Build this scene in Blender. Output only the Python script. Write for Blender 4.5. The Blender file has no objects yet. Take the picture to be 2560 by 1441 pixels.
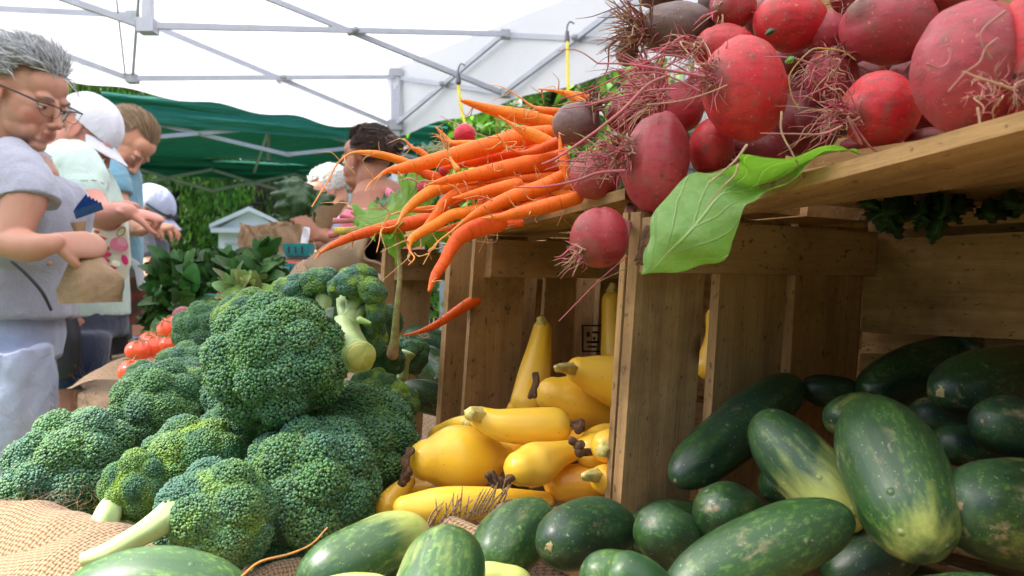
import bpy, math, random
import numpy as np
from mathutils import Vector
R = math.radians
C = bpy.context.scene.collection
rng = np.random.default_rng(7)
# ---------------------------------------------------------------- camera
HC = 1.02
FPX = 1991.0
cam_d = bpy.data.cameras.new('camera'); cam = bpy.data.objects.new('camera', cam_d); C.objects.link(cam)
cam.location = (0, 0, HC); cam.rotation_euler = (R(90), 0, 0)
cam_d.lens = 28.0; cam_d.sensor_width = 36.0; cam_d.clip_start = 0.02; cam_d.clip_end = 500
cam_d.dof.use_dof = True; cam_d.dof.focus_distance = 0.62; cam_d.dof.aperture_fstop = 15.0
sc = bpy.context.scene; sc.camera = cam
# ---------------------------------------------------------------- light
SUN_EL, SUN_AZ = 52, 262       # azimuth measured clockwise from +Y
w = bpy.data.worlds.new('World'); sc.world = w; w.use_nodes = True
wn = w.node_tree; sky = wn.nodes.new('ShaderNodeTexSky'); sky.sky_type = 'NISHITA'; sky.sun_disc = False
sky.sun_elevation = R(SUN_EL); sky.sun_rotation = R(SUN_AZ); sky.dust_density = 3.0; sky.air_density = 1.0
wn.links.new(sky.outputs[0], wn.nodes['Background'].inputs[0]); wn.nodes['Background'].inputs[1].default_value = 0.11
sun_d = bpy.data.lights.new('sun', 'SUN'); sun_d.energy = 4.0; sun_d.angle = R(22); sun_d.color = (1, .96, .9)
sun = bpy.data.objects.new('sun', sun_d); C.objects.link(sun)
sd = Vector((math.sin(R(SUN_AZ))*math.cos(R(SUN_EL)), math.cos(R(SUN_AZ))*math.cos(R(SUN_EL)), math.sin(R(SUN_EL))))
sun.rotation_euler = sd.to_track_quat('Z', 'Y').to_euler(); sun.location = (0, 0, 8)
sc.view_settings.view_transform = 'Standard'; sc.view_settings.look = 'None'
sc.view_settings.exposure = 1.95; sc.view_settings.gamma = 1.0; sc.view_settings.use_curve_mapping = False
sc.render.engine = 'CYCLES'
sc.cycles.use_denoising = True
sc.cycles.max_bounces = 8; sc.cycles.diffuse_bounces = 4; sc.cycles.transparent_max_bounces = 12
# ---------------------------------------------------------------- helpers
def V(px, py, d):
    """a point of the place: what the photo shows at column px and row py, d metres ahead"""
    return np.array([(px-1280)/FPX*d, d, HC-(py-720.5)/FPX*d])
def unit(v):
    v = np.asarray(v, float); return v/(np.linalg.norm(v)+1e-12)
ORG = {}
def tag(o, label=None, cat=None, group=None, kind=None):
    if label: o['label'] = label
    if cat: o['category'] = cat
    if group: o['group'] = group
    if kind: o['kind'] = kind
    return o
def empty(name, loc, label=None, cat=None, group=None):
    o = bpy.data.objects.new(name, None); C.objects.link(o); o.location = loc; o.empty_display_size = .05
    ORG[o.name] = np.array(loc, float)
    return tag(o, label, cat, group)
_wr = np.random.default_rng(3)
_wk = _wr.normal(size=(24, 3)); _wp = _wr.uniform(0, 6.28, 24)
def wob(P, scale, seed=0, octv=3):
    """smooth pseudo noise, about -1..1, for points P (n,3)"""
    P = np.asarray(P, float)*scale+seed*7.31; s = np.zeros(P.shape[:-1]); a = 1.0
    for o in range(octv):
        k = _wk[o*8:(o+1)*8]; s = s+a*np.sin(P@k.T*(2**o)+_wp[o*8:(o+1)*8]).sum(-1)/3.2; a *= .5
    return s/1.6
def cr(P, n):
    """Catmull-Rom resample rows of P, n samples per span"""
    P = np.asarray(P, float)
    if len(P) == 2: 
        t = np.linspace(0, 1, n+1)[:, None]; return P[0]*(1-t)+P[1]*t
    Q = np.vstack([2*P[0]-P[1], P, 2*P[-1]-P[-2]]); out = []
    for i in range(1, len(Q)-2):
        t = np.linspace(0, 1, n, endpoint=False)[:, None]
        a, b, c, d = Q[i-1], Q[i], Q[i+1], Q[i+2]
        out.append(.5*((2*b)+(-a+c)*t+(2*a-5*b+4*c-d)*t*t+(-a+3*b-3*c+d)*t**3))
    out.append(P[-1:]); return np.vstack(out)
class M:
    def __init__(s): s.v = []; s.f = []; s.l = []; s.t = []; s.n = 0
    def add(s, v, f, loc=None, tint=None):
        v = np.asarray(v, float).reshape(-1, 3); n = len(v)
        for g in (f if isinstance(f, list) else [f]): s.f.append(np.asarray(g, int)+s.n)
        s.v.append(v); s.l.append(v if loc is None else np.asarray(loc, float).reshape(-1, 3))
        if tint is None: tint = (1, 1, 1)
        s.t.append(np.broadcast_to(np.asarray(tint, float), (n, 3))); s.n += n; return s
    def tube(s, P, r, n=12, res=6, ell=1.0, cap='round', tint=None, up=None, noise=0, nscale=20, ribs=0, rib_a=0):
        P = np.asarray(P, float); r = np.broadcast_to(np.asarray(r, float), (len(P),))
        Q = cr(np.column_stack([P, r]), res); P = Q[:, :3]; r = np.maximum(Q[:, 3], 1e-5)
        T = np.gradient(P, axis=0); T /= np.linalg.norm(T, axis=1)[:, None]+1e-12
        a = np.array(up, float) if up is not None else (np.array([0, 0, 1.]) if abs(T[0, 2]) < .9 else np.array([1., 0, 0]))
        N = np.zeros_like(P); N[0] = unit(a-T[0]*(a@T[0]))
        for i in range(1, len(P)):
            b = (a if up is not None else N[i-1]); b = b-T[i]*(b@T[i]); N[i] = unit(b)
        B = np.cross(T, N)
        if cap == 'round':
            def capr(p, t, nn, bb, rr, sg):
                A = np.radians([80, 62, 42, 20]); A = A if sg < 0 else A[::-1]
                return (p+sg*t*rr*np.sin(A)[:, None], np.tile(t, (4, 1)), np.tile(nn, (4, 1)), np.tile(bb, (4, 1)), rr*np.cos(A))
            a0 = capr(P[0], T[0], N[0], B[0], r[0], -1); a1 = capr(P[-1], T[-1], N[-1], B[-1], r[-1], 1)
            P, T, N, B, r = [np.concatenate([x, y, z]) for x, y, z in zip(a0, (P, T, N, B, r), a1)]
        L = np.concatenate([[0], np.cumsum(np.linalg.norm(np.diff(P, axis=0), axis=1))])
        th = np.linspace(0, 2*np.pi, n, endpoint=False); c, sn = np.cos(th), np.sin(th)
        rr = r[:, None]*np.ones(n)
        if ribs: rr = rr*(1+rib_a*np.cos(ribs*th))
        if noise: 
            X = P[:, None]+r[:, None, None]*(c[None, :, None]*N[:, None]+sn[None, :, None]*B[:, None])
            rr = rr*(1+noise*wob(X, nscale, s.n % 97))
        W = P[:, None]+rr[..., None]*(c[None, :, None]*N[:, None]+ell*sn[None, :, None]*B[:, None])
        loc = np.stack([L[:, None]*np.ones(n), r[:, None]*c, r[:, None]*sn], -1)
        k = len(P); i = np.arange(k-1)[:, None]*n; j = np.arange(n)[None]; j2 = (j+1) % n
        F = np.stack([i+j, i+j2, i+n+j2, i+n+j], -1).reshape(-1, 4)
        tn = None
        if tint is not None:
            tint = np.asarray(tint, float)
            if tint.ndim == 2:                     # one tint per control point
                tc = tint[np.clip(np.round(np.linspace(0, len(tint)-1, k)).astype(int), 0, len(tint)-1)]
                x = np.linspace(0, len(tint)-1, k); tc = np.stack([np.interp(x, np.arange(len(tint)), tint[:, q]) for q in range(3)], -1)
                tn = np.repeat(tc, n, 0); tn = np.vstack([tn, tc[:1], tc[-1:]])
            else: tn = tint
        e0, e1 = P[0], P[-1]
        if cap == 'round':
            pass
        Wf = W.reshape(-1, 3); lf = loc.reshape(-1, 3); m = len(Wf)
        Wf = np.vstack([Wf, e0, e1]); lf = np.vstack([lf, [0, 0, 0], [L[-1], 0, 0]])
        j = np.arange(n); j2 = (j+1) % n
        F0 = np.stack([np.full(n, m), j2, j], -1); F1 = np.stack([np.full(n, m+1), (k-1)*n+j, (k-1)*n+j2], -1)
        return s.add(Wf, [F, F0, F1], lf, tn)
    def ball(s, c, r, ax=None, n=20, tint=None, noise=0, nscale=10, fn=None):
        m = max(6, n//2+2); ph = np.linspace(0, np.pi, m)[1:-1]; th = np.linspace(0, 2*np.pi, n, endpoint=False)
        D = np.stack([np.sin(ph)[:, None]*np.cos(th), np.sin(ph)[:, None]*np.sin(th), np.cos(ph)[:, None]*np.ones(n)], -1).reshape(-1, 3)
        D = np.vstack([D, [0, 0, 1], [0, 0, -1]]); r = np.broadcast_to(np.asarray(r, float), (3,))
        X = D.copy()
        if noise: X = X*(1+noise*wob(D, nscale, s.n % 89))[:, None]
        if fn is not None: X = fn(D, X)
        X = X*r
        if ax is not None: X = X@np.asarray(ax, float)
        k = m-2; i = np.arange(k-1)[:, None]*n; j = np.arange(n)[None]; j2 = (j+1) % n
        F = np.stack([i+j, i+n+j, i+n+j2, i+j2], -1).reshape(-1, 4)
        j = np.arange(n); j2 = (j+1) % n; q = k*n
        return s.add(X+np.asarray(c, float), [F, np.stack([np.full(n, q), j, j2], -1), np.stack([np.full(n, q+1), (k-1)*n+j2, (k-1)*n+j], -1)], D*r, tint)
    def hexa(s, p8, tint=None, seed=None):
        """p8: bottom four then top four corners; grain runs from p8[0] to p8[1]"""
        p8 = np.asarray(p8, float); a = np.linalg.norm(p8[1]-p8[0]); b = np.linalg.norm(p8[3]-p8[0]); c = np.linalg.norm(p8[4]-p8[0])
        o = rng.uniform(0, 20, 3)
        L = np.array([[0, 0, 0], [a, 0, 0], [a, b, 0], [0, b, 0], [0, 0, c], [a, 0, c], [a, b, c], [0, b, c]])+o
        F = [[0, 3, 2, 1], [4, 5, 6, 7], [0, 1, 5, 4], [1, 2, 6, 5], [2, 3, 7, 6], [3, 0, 4, 7]]
        vi = np.array(F).ravel()                    # split corners so edges stay sharp
        return s.add(p8[vi], np.arange(24).reshape(6, 4), L[vi], tint)
    def box(s, c, h, ax=None, tint=None):
        c = np.asarray(c, float); A = np.eye(3) if ax is None else np.asarray(ax, float); h = np.asarray(h, float)
        q = [(-1, -1, -1), (1, -1, -1), (1, 1, -1), (-1, 1, -1), (-1, -1, 1), (1, -1, 1), (1, 1, 1), (-1, 1, 1)]
        return s.hexa([c+(np.array(k)*h)@A for k in q], tint)
    def bar(s, a, b, w, h=None, tint=None):
        a = np.asarray(a, float); b = np.asarray(b, float); t = unit(b-a); u = np.array([0, 0, 1.]) if abs(t[2]) < .95 else np.array([1., 0, 0])
        x = unit(np.cross(t, u)); z = np.cross(x, t); h = h or w
        return s.box((a+b)/2, (np.linalg.norm(b-a)/2, w/2, h/2), [t, x, z], tint)
    def grid(s, G, tint=None, loc=None):
        G = np.asarray(G, float); a, b = G.shape[:2]; i = np.arange(a-1)[:, None]*b; j = np.arange(b-1)[None]
        F = np.stack([i+j, i+j+1, i+b+j+1, i+b+j], -1).reshape(-1, 4)
        return s.add(G.reshape(-1, 3), F, None if loc is None else np.asarray(loc).reshape(-1, 3), None if tint is None else np.asarray(tint).reshape(-1, 3) if np.ndim(tint) > 1 else tint)
    def leaves(s, c, d, nrm, ln, wd, tint=None, bend=.2):
        """many small pointed leaves: centres c, long axes d, normals nrm"""
        n = len(c); d = d/(np.linalg.norm(d, axis=1)[:, None]+1e-9); x = np.cross(d, nrm); x /= np.linalg.norm(x, axis=1)[:, None]+1e-9
        z = np.cross(x, d); ln = np.broadcast_to(ln, (n,))[:, None]; wd = np.broadcast_to(wd, (n,))[:, None]
        P = np.stack([c-d*ln*.5, c-d*ln*.12+x*wd*.5-z*ln*bend*.3, c+d*ln*.5-z*ln*bend, c-d*ln*.12-x*wd*.5-z*ln*bend*.3, c-d*ln*.05], 1)
        F = (np.arange(n)[:, None, None]*5+np.array([[0, 1, 4], [1, 2, 4], [2, 3, 4], [3, 0, 4]])[None]).reshape(-1, 3)
        t = None
        if tint is not None: t = np.repeat(np.broadcast_to(tint, (n, 3)), 5, 0)
        return s.add(P.reshape(-1, 3), F, None, t)
    def build(s, name, mat, parent=None, smooth=True, label=None, cat=None, group=None, kind=None, org=None):
        v = np.vstack(s.v); l = np.vstack(s.l); t = np.vstack(s.t)
        c = (v.min(0)+v.max(0))/2 if org is None else np.asarray(org, float)
        me = bpy.data.meshes.new(name); me.vertices.add(len(v)); me.vertices.foreach_set('co', (v-c).astype(np.float32).ravel())
        ls = np.concatenate([f.ravel() for f in s.f]); tot = np.concatenate([np.full(len(f), f.shape[1]) for f in s.f])
        st = np.concatenate([[0], np.cumsum(tot)[:-1]])
        me.loops.add(len(ls)); me.loops.foreach_set('vertex_index', ls.astype(np.int32))
        me.polygons.add(len(tot)); me.polygons.foreach_set('loop_start', st.astype(np.int32)); me.polygons.foreach_set('loop_total', tot.astype(np.int32))
        me.polygons.foreach_set('use_smooth', np.full(len(tot), smooth, bool))
        a = me.attributes.new('loc', 'FLOAT_VECTOR', 'POINT'); a.data.foreach_set('vector', l.astype(np.float32).ravel())
        a = me.attributes.new('tint', 'FLOAT_COLOR', 'POINT'); a.data.foreach_set('color', np.column_stack([t, np.ones(len(t))]).astype(np.float32).ravel())
        me.update(calc_edges=True); me.validate()
        if mat: me.materials.append(mat)
        o = bpy.data.objects.new(name, me); C.objects.link(o)
        if parent is not None: o.parent = parent; o.location = c-ORG[parent.name]
        else: o.location = c
        ORG[o.name] = c
        return tag(o, label, cat, group, kind)
# ---------------------------------------------------------------- materials
MAT = {}
class NT:
    def __init__(s, name):
        s.m = bpy.data.materials.new(name); s.m.use_nodes = True; s.t = s.m.node_tree; s.b = s.t.nodes['Principled BSDF']; MAT[name] = s.m
        s.out = s.t.nodes['Material Output']
    def n(s, ty, **k):
        q = s.t.nodes.new('ShaderNode'+ty)
        for a, b in k.items(): setattr(q, a, b)
        return q
    def put(s, sock, val):
        if hasattr(val, 'is_output') or isinstance(val, bpy.types.NodeSocket): s.t.links.new(val, sock)
        else:
            if isinstance(val, (tuple, list)) and len(val) == 3 and sock.type == 'RGBA': val = (*val, 1)
            sock.default_value = val
    def attr(s, name): q = s.n('Attribute'); q.attribute_name = name; return q.outputs['Color'] if name == 'tint' else q.outputs['Vector']
    def obj(s): return s.n('TexCoord').outputs['Object']
    def rnd(s): return s.n('ObjectInfo').outputs['Random']
    def isl(s): return s.n('NewGeometry').outputs['Random Per Island']
    def map(s, v, sc=(1, 1, 1), off=None):
        q = s.n('Mapping'); s.put(q.inputs[0], v); q.inputs['Scale'].default_value = sc
        if off is not None: s.put(q.inputs['Location'], off)
        return q.outputs[0]
    def noise(s, v, scale=5, det=3, ro=.5, dist=0):
        q = s.n('TexNoise'); s.put(q.inputs['Vector'], v); q.inputs['Scale'].default_value = scale; q.inputs['Detail'].default_value = det
        q.inputs['Roughness'].default_value = ro; q.inputs['Distortion'].default_value = dist; return q.outputs['Fac']
    def voro(s, v, scale=5, out='Distance', feat='F1'):
        q = s.n('TexVoronoi', feature=feat); s.put(q.inputs['Vector'], v); q.inputs['Scale'].default_value = scale; return q.outputs[out]
    def math(s, op, a, b=0., c=0.):
        q = s.n('Math', operation=op); s.put(q.inputs[0], a); s.put(q.inputs[1], b)
        if op in ('MULTIPLY_ADD', 'SMOOTH_MIN', 'COMPARE'): s.put(q.inputs[2], c)
        return q.outputs[0]
    def ramp(s, f, *st):
        q = s.n('ValToRGB'); s.put(q.inputs[0], f); e = q.color_ramp.elements
        while len(e) < len(st): e.new(.5)
        for i, (p, c) in enumerate(st):
            e[i].position = p; e[i].color = (c, c, c, 1) if isinstance(c, (int, float)) else (*c, 1)
        return q.outputs[0]
    def mix(s, f, a, b, ty='MIX'):
        q = s.n('Mix', data_type='RGBA', blend_type=ty); s.put(q.inputs[0], f); s.put(q.inputs[6], a); s.put(q.inputs[7], b); return q.outputs[2]
    def sep(s, v): q = s.n('SeparateXYZ'); s.put(q.inputs[0], v); return q.outputs
    def bump(s, h, st=.5, d=.001, nrm=None):
        q = s.n('Bump'); s.put(q.inputs['Height'], h); q.inputs['Strength'].default_value = st; q.inputs['Distance'].default_value = d
        if nrm is not None: s.put(q.inputs['Normal'], nrm)
        return q.outputs[0]
    def set(s, **k):
        for a, b in k.items():
            s.put(s.b.inputs[{'col': 'Base Color', 'rough': 'Roughness', 'nrm': 'Normal', 'metal': 'Metallic', 'coat': 'Coat Weight', 'coatr': 'Coat Roughness', 'sss': 'Subsurface Weight', 'ssr': 'Subsurface Radius', 'sss_scale': 'Subsurface Scale', 'spec': 'Specular IOR Level', 'sheen': 'Sheen Weight', 'alpha': 'Alpha', 'trans': 'Transmission Weight'}[a]], b)
        return s
    def translucent(s, col, f=.4, nrm=None):
        q = s.n('BsdfTranslucent'); s.put(q.inputs[0], col); x = s.n('MixShader'); s.put(x.inputs[0], f)
        if nrm is not None: s.put(q.inputs[1], nrm)
        s.t.links.new(s.b.outputs[0], x.inputs[1]); s.t.links.new(q.outputs[0], x.inputs[2]); s.t.links.new(x.outputs[0], s.out.inputs[0]); return s
def plain(name, col, rough=.6, var=.15, nscale=8, metal=0, bump=0, bscale=40, bd=.002, spec=.5, useobj=True, sheen=0, coat=0):
    q = NT(name); v = q.obj(); f = q.noise(v, nscale, 4, .6)
    dk = tuple(c*(1-var) for c in col); lt = tuple(min(1, c*(1+var)) for c in col)
    q.set(col=q.ramp(f, (.3, dk), (.7, lt)), rough=rough, metal=metal, spec=spec, sheen=sheen, coat=coat)
    if bump: q.set(nrm=q.bump(q.noise(v, bscale, 4, .6), bump, bd))
    return q.m
# wood of the crates
q = NT('crate_wood'); L = q.attr('loc'); g1 = q.noise(q.map(L, (6, 90, 90)), 1, 5, .65, .4); g2 = q.noise(q.map(L, (40, 500, 500)), 1, 3, .6)
kn = q.voro(q.map(L, (9, 22, 9)), 1); kn = q.ramp(kn, (.04, 1.), (.12, 0.)); big = q.noise(L, 14, 5, .7)
rg = q.n('TexWave', wave_type='RINGS', rings_direction='SPHERICAL'); 
c = q.ramp(g1, (.25, (.22, .10, .035)), (.5, (.44, .24, .09)), (.75, (.60, .37, .17)))
c = q.mix(q.ramp(q.isl(), (0, .05), (1, .5)), c, (.37, .27, .14)); c = q.mix(q.ramp(big, (.45, 0.), (.70, .65)), c, (.13, .075, .035))
c = q.mix(q.ramp(g2, (.55, 0.), (.8, .35)), c, (.16, .09, .04)); c = q.mix(kn, c, (.12, .05, .02))
sp = q.ramp(q.noise(q.map(L, (120, 200, 200)), 1, 3, .6), (.62, 0.), (.69, .75)); c = q.mix(sp, c, (.09, .05, .03))
h = q.math('ADD', q.math('MULTIPLY', g1, .7), q.math('MULTIPLY', g2, .5)); q.set(col=c, rough=.75, spec=.25, nrm=q.bump(h, .7, .0012))
# burlap
def burlap(name, per, fine=True):
    q = NT(name); L = q.attr('loc'); x, y, z = q.sep(L)
    jx = q.math('ADD', x, q.math('MULTIPLY', q.noise(L, 60, 2), per*1.2)); jy = q.math('ADD', y, q.math('MULTIPLY', q.noise(q.map(L, (1, 1, 1), (3, 5, 1)), 55, 2), per*1.2))
    k = math.pi/per
    sx = q.math('ABSOLUTE', q.math('SINE', q.math('MULTIPLY', jx, k))); sy = q.math('ABSOLUTE', q.math('SINE', q.math('MULTIPLY', jy, k)))
    ch = q.math('GREATER_THAN', q.math('MULTIPLY', q.math('SINE', q.math('MULTIPLY', jx, k)), q.math('SINE', q.math('MULTIPLY', jy, k))), 0)
    hx = q.math('MULTIPLY', sx, q.math('MULTIPLY_ADD', ch, .5, .5)); hy = q.math('MULTIPLY', sy, q.math('SUBTRACT', 1., q.math('MULTIPLY', ch, .5)))
    h = q.math('MAXIMUM', hx, hy); fz = q.noise(q.map(L, (1, 1, 1)), 900, 3, .7)
    big = q.noise(L, 12, 3)
    c = q.ramp(h, (.2, (.06, .03, .014)), (.45, (.20, .115, .06)), (.9, (.36, .24, .135))); c = q.mix(q.ramp(big, (.3, 0.), (.7, .3)), c, (.34, .225, .135), 'MIX')
    c = q.mix(q.ramp(fz, (.35, .25), (.6, 0.)), c, (.2, .11, .05))
    q.set(col=c, rough=.95, spec=.1, sheen=.2, nrm=q.bump(q.math('ADD', h, q.math('MULTIPLY', fz, .5)), .9, per*.35)); return q.m
burlap('burlap', .0032); burlap('burlap_far', .006)
# beets: the skin colour comes with the mesh, soil and scuffs are added
q = NT('beet_skin'); T = q.attr('tint'); O = q.map(q.obj(), (1, 1, 1), q.rnd()); 
n1 = q.noise(O, 30, 4, .6); n2 = q.noise(O, 130, 4, .7); n3 = q.noise(q.map(O, (1, 1, 3)), 90, 4, .65)
c = q.mix(q.ramp(n1, (.35, 0.), (.75, .45)), T, q.mix(.5, T, (.40, .16, .13))); c = q.mix(q.ramp(n3, (.50, 0.), (.66, .5)), c, q.mix(.75, T, (.07, .015, .02)))
c = q.mix(q.ramp(n2, (.53, 0.), (.66, .6)), c, (.20, .10, .07)); c = q.mix(q.ramp(q.noise(O, 420, 2, .6), (.66, 0.), (.70, .55)), c, (.42, .27, .19))
sc_ = q.ramp(q.voro(O, 34), (.05, 1.), (.09, 0.)); c = q.mix(q.math('MULTIPLY', sc_, .7), c, (.10, .05, .04))
q.set(col=c, rough=q.ramp(n2, (.4, .42), (.7, .62)), spec=.4, sss=.06, sss_scale=.004, ssr=(1, .2, .1), nrm=q.bump(q.math('ADD', q.math('ADD', n2, q.math('MULTIPLY', n1, .8)), q.math('MULTIPLY', sc_, -.6)), .45, .0012))
q = NT('root_fibre'); T = q.attr('tint'); O = q.obj(); n1 = q.noise(O, 160, 3, .6); c = q.mix(q.ramp(n1, (.35, 0.), (.62, .75)), T, (.30, .17, .11)); q.set(col=c, rough=.7, nrm=q.bump(n1, .5, .0006))
# carrots
q = NT('carrot_skin'); L = q.attr('loc'); T = q.attr('tint'); O = q.map(L, (1, 1, 1), q.rnd())
r1 = q.noise(q.map(O, (520, 45, 45)), 1, 3, .6); r2 = q.noise(q.map(O, (60, 20, 20)), 1, 3, .6); r3 = q.noise(q.map(O, (900, 300, 300)), 1, 2, .6)
c = q.mix(q.ramp(r2, (.35, 0.), (.7, .5)), T, q.mix(1., T, (.85, .62, .5), 'MULTIPLY')); c = q.mix(q.ramp(r1, (.60, 0.), (.68, .55)), c, q.mix(1., T, (.55, .35, .25), 'MULTIPLY'))
c = q.mix(q.ramp(r3, (.68, 0.), (.76, .5)), c, (.30, .12, .03))
q.set(col=c, rough=.5, spec=.35, sss=.12, sss_scale=.003, ssr=(1, .4, .1), nrm=q.bump(q.math('SUBTRACT', q.math('MULTIPLY', r2, .8), q.ramp(r1, (.5, 0.), (.7, .6))), .55, .001))
# cucumbers: tint.r pale yellow patch, tint.g lightness
q = NT('cucumber_skin'); L = q.attr('loc'); T = q.attr('tint'); tr, tg, tb = q.sep(T); O = q.map(L, (1, 1, 1), q.rnd())
st = q.noise(q.map(O, (7, 75, 75)), 1, 4, .6); sp = q.noise(q.map(O, (190, 420, 420)), 1, 3, .7); big = q.noise(O, 22, 3, .6); wx = q.noise(O, 14, 2, .5)
dark = q.mix(q.ramp(st, (.35, 0.), (.7, 1.)), (.006, .019, .011), (.017, .060, .016)); dark = q.mix(q.ramp(wx, (.45, 0.), (.7, .55)), dark, (.022, .060, .040))
light = q.mix(q.ramp(st, (.35, 0.), (.7, 1.)), (.028, .090, .024), (.08, .18, .04)); c = q.mix(tg, dark, light)
m = q.math('MULTIPLY', q.ramp(sp, (.52, 0.), (.64, 1.)), q.ramp(st, (.42, 0.), (.54, 1.))); c = q.mix(q.math('MULTIPLY', m, q.math('MULTIPLY_ADD', tg, .5, .16)), c, (.20, .36, .06))
ye = q.math('ADD', tr, q.math('ADD', q.math('MULTIPLY', q.math('SUBTRACT', big, .5), .8), q.math('MULTIPLY', q.math('SUBTRACT', st, .5), .8))); c = q.mix(q.ramp(ye, (.38, 0.), (.75, .9)), c, (.52, .56, .14))
du = q.ramp(q.noise(q.map(O, (30, 60, 60)), 1, 5, .75), (.55, 0.), (.66, .65)); c = q.mix(q.math('MULTIPLY', du, q.ramp(big, (.48, 0.), (.6, 1.))), c, (.42, .33, .19))
c = q.mix(q.ramp(q.noise(O, 600, 2, .6), (.67, 0.), (.72, .6)), c, (.36, .38, .24))
wv = q.voro(q.map(O, (1, 1, 1)), 62); wart = q.ramp(wv, (.0, 1.), (.13, 0.)); c = q.mix(q.math('MULTIPLY', wart, .5), c, (.30, .33, .2))
q.set(col=c, rough=q.ramp(wx, (.35, .33), (.7, .52)), spec=.5, nrm=q.bump(q.math('ADD', q.math('MULTIPLY', wart, 2.6), q.math('ADD', q.math('MULTIPLY', st, .7), q.math('MULTIPLY', sp, .12))), .5, .0012))
# squash
q = NT('squash_skin'); L = q.attr('loc'); T = q.attr('tint'); O = q.map(L, (1, 1, 1), q.rnd()); st = q.noise(q.map(O, (6, 90, 90)), 1, 3, .5); big = q.noise(O, 25, 3, .6)
c = q.mix(q.ramp(st, (.4, 0.), (.7, .5)), (.90, .54, .03), (.93, .64, .08)); c = q.mix(q.ramp(big, (.4, 0.), (.75, .6)), c, (.87, .57, .13)); c = q.mix(1., c, T, 'MULTIPLY')
sc_ = q.ramp(q.noise(q.map(O, (70, 110, 110)), 1, 5, .8), (.66, 0.), (.74, .6)); c = q.mix(q.math('MULTIPLY', sc_, q.ramp(big, (.45, 0.), (.6, 1.))), c, (.45, .24, .07))
c = q.mix(q.ramp(q.noise(O, 300, 2), (.72, 0.), (.76, .5)), c, (.4, .2, .05))
q.set(col=c, rough=.30, spec=.5, sss=.12, sss_scale=.004, ssr=(1, .6, .1), nrm=q.bump(q.math('ADD', st, q.math('MULTIPLY', q.noise(O, 200, 2), .15)), .35, .0012))
plain('squash_stem', (.62, .52, .16), .6, .3, 200, bump=.6, bscale=300, bd=.001)
plain('dried_blossom', (.11, .055, .025), .9, .6, 160, bump=1, bscale=260, bd=.003)
# broccoli
q = NT('broccoli_buds'); T = q.attr('tint'); n1 = q.noise(q.obj(), 500, 2, .6); c = q.mix(1., T, q.ramp(n1, (.3, (.65, .7, .6)), (.7, (1.2, 1.15, 1.2))), 'MULTIPLY')
q.set(col=c, rough=.5, spec=.4, nrm=q.bump(n1, .4, .0006))
q = NT('broccoli_stalk'); L = q.attr('loc'); T = q.attr('tint'); n1 = q.noise(q.map(L, (20, 90, 90)), 1, 4, .6); n2 = q.noise(L, 160, 3, .6)
c = q.mix(q.ramp(n1, (.3, 0.), (.7, 1.)), (.26, .40, .12), (.52, .62, .30)); c = q.mix(q.ramp(n2, (.6, 0.), (.7, .4)), c, (.36, .32, .14)); c = q.mix(1., c, T, 'MULTIPLY')
q.set(col=c, rough=.42, spec=.4, sss=.1, sss_scale=.004, nrm=q.bump(n1, .4, .001))
# leaves with veins: loc = (along, across -1..1, side phase)
def leafmat(name, c1, c2, vein, k=9, f=.35, rough=.45):
    q = NT(name); L = q.attr('loc'); x, y, z = q.sep(L); ay = q.math('ABSOLUTE', y); O = q.obj()
    ph = q.math('ADD', q.math('MULTIPLY', q.math('SUBTRACT', x, q.math('MULTIPLY', ay, .28)), k), q.math('MULTIPLY', q.noise(O, 30, 2), .7))
    fr = q.math('ABSOLUTE', q.math('SUBTRACT', q.math('FRACT', ph), .5)); v1 = q.ramp(fr, (.0, 1.), (.07, 0.)); v2 = q.ramp(ay, (.015, 1.), (.05, 0.))
    v3 = q.ramp(q.voro(O, 150, feat='DISTANCE_TO_EDGE'), (.0, .16), (.05, 0.)); v = q.math('MAXIMUM', q.math('MAXIMUM', v1, v2), v3)
    n1 = q.noise(O, 25, 4, .6); c = q.ramp(n1, (.3, c1), (.7, c2)); c = q.mix(q.math('MULTIPLY', v, .6), c, vein)
    nb = q.bump(q.math('ADD', q.math('MULTIPLY', q.math('MAXIMUM', v1, v2), .35), q.math('MULTIPLY', q.noise(O, 55, 3), 1.6)), .8, .003)
    q.set(col=c, rough=rough, spec=.4, nrm=nb); q.translucent(q.mix(1., c, (1.3, 1.5, .5), 'MULTIPLY'), f, nb); return q.m
leafmat('big_leaf', (.14, .29, .055), (.22, .40, .09), (.48, .66, .28), 7)
leafmat('chard_leaf', (.10, .27, .02), (.22, .42, .03), (.36, .42, .08), 7, .5)
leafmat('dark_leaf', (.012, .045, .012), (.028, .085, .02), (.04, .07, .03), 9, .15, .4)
leafmat('kale_leaf', (.035, .10, .03), (.07, .17, .04), (.12, .2, .08), 7, .25)
q = NT('foliage'); T = q.attr('tint'); q.set(col=T, rough=.55, spec=.3); q.translucent(q.mix(1., T, (1.2, 1.4, .6), 'MULTIPLY'), .4)
q = NT('basil_leaf'); T = q.attr('tint'); n1 = q.noise(q.obj(), 80, 2); q.set(col=q.mix(1., T, q.ramp(n1, (.3, .75), (.7, 1.2)), 'MULTIPLY'), rough=.5, spec=.3); q.translucent(T, .15)
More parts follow.
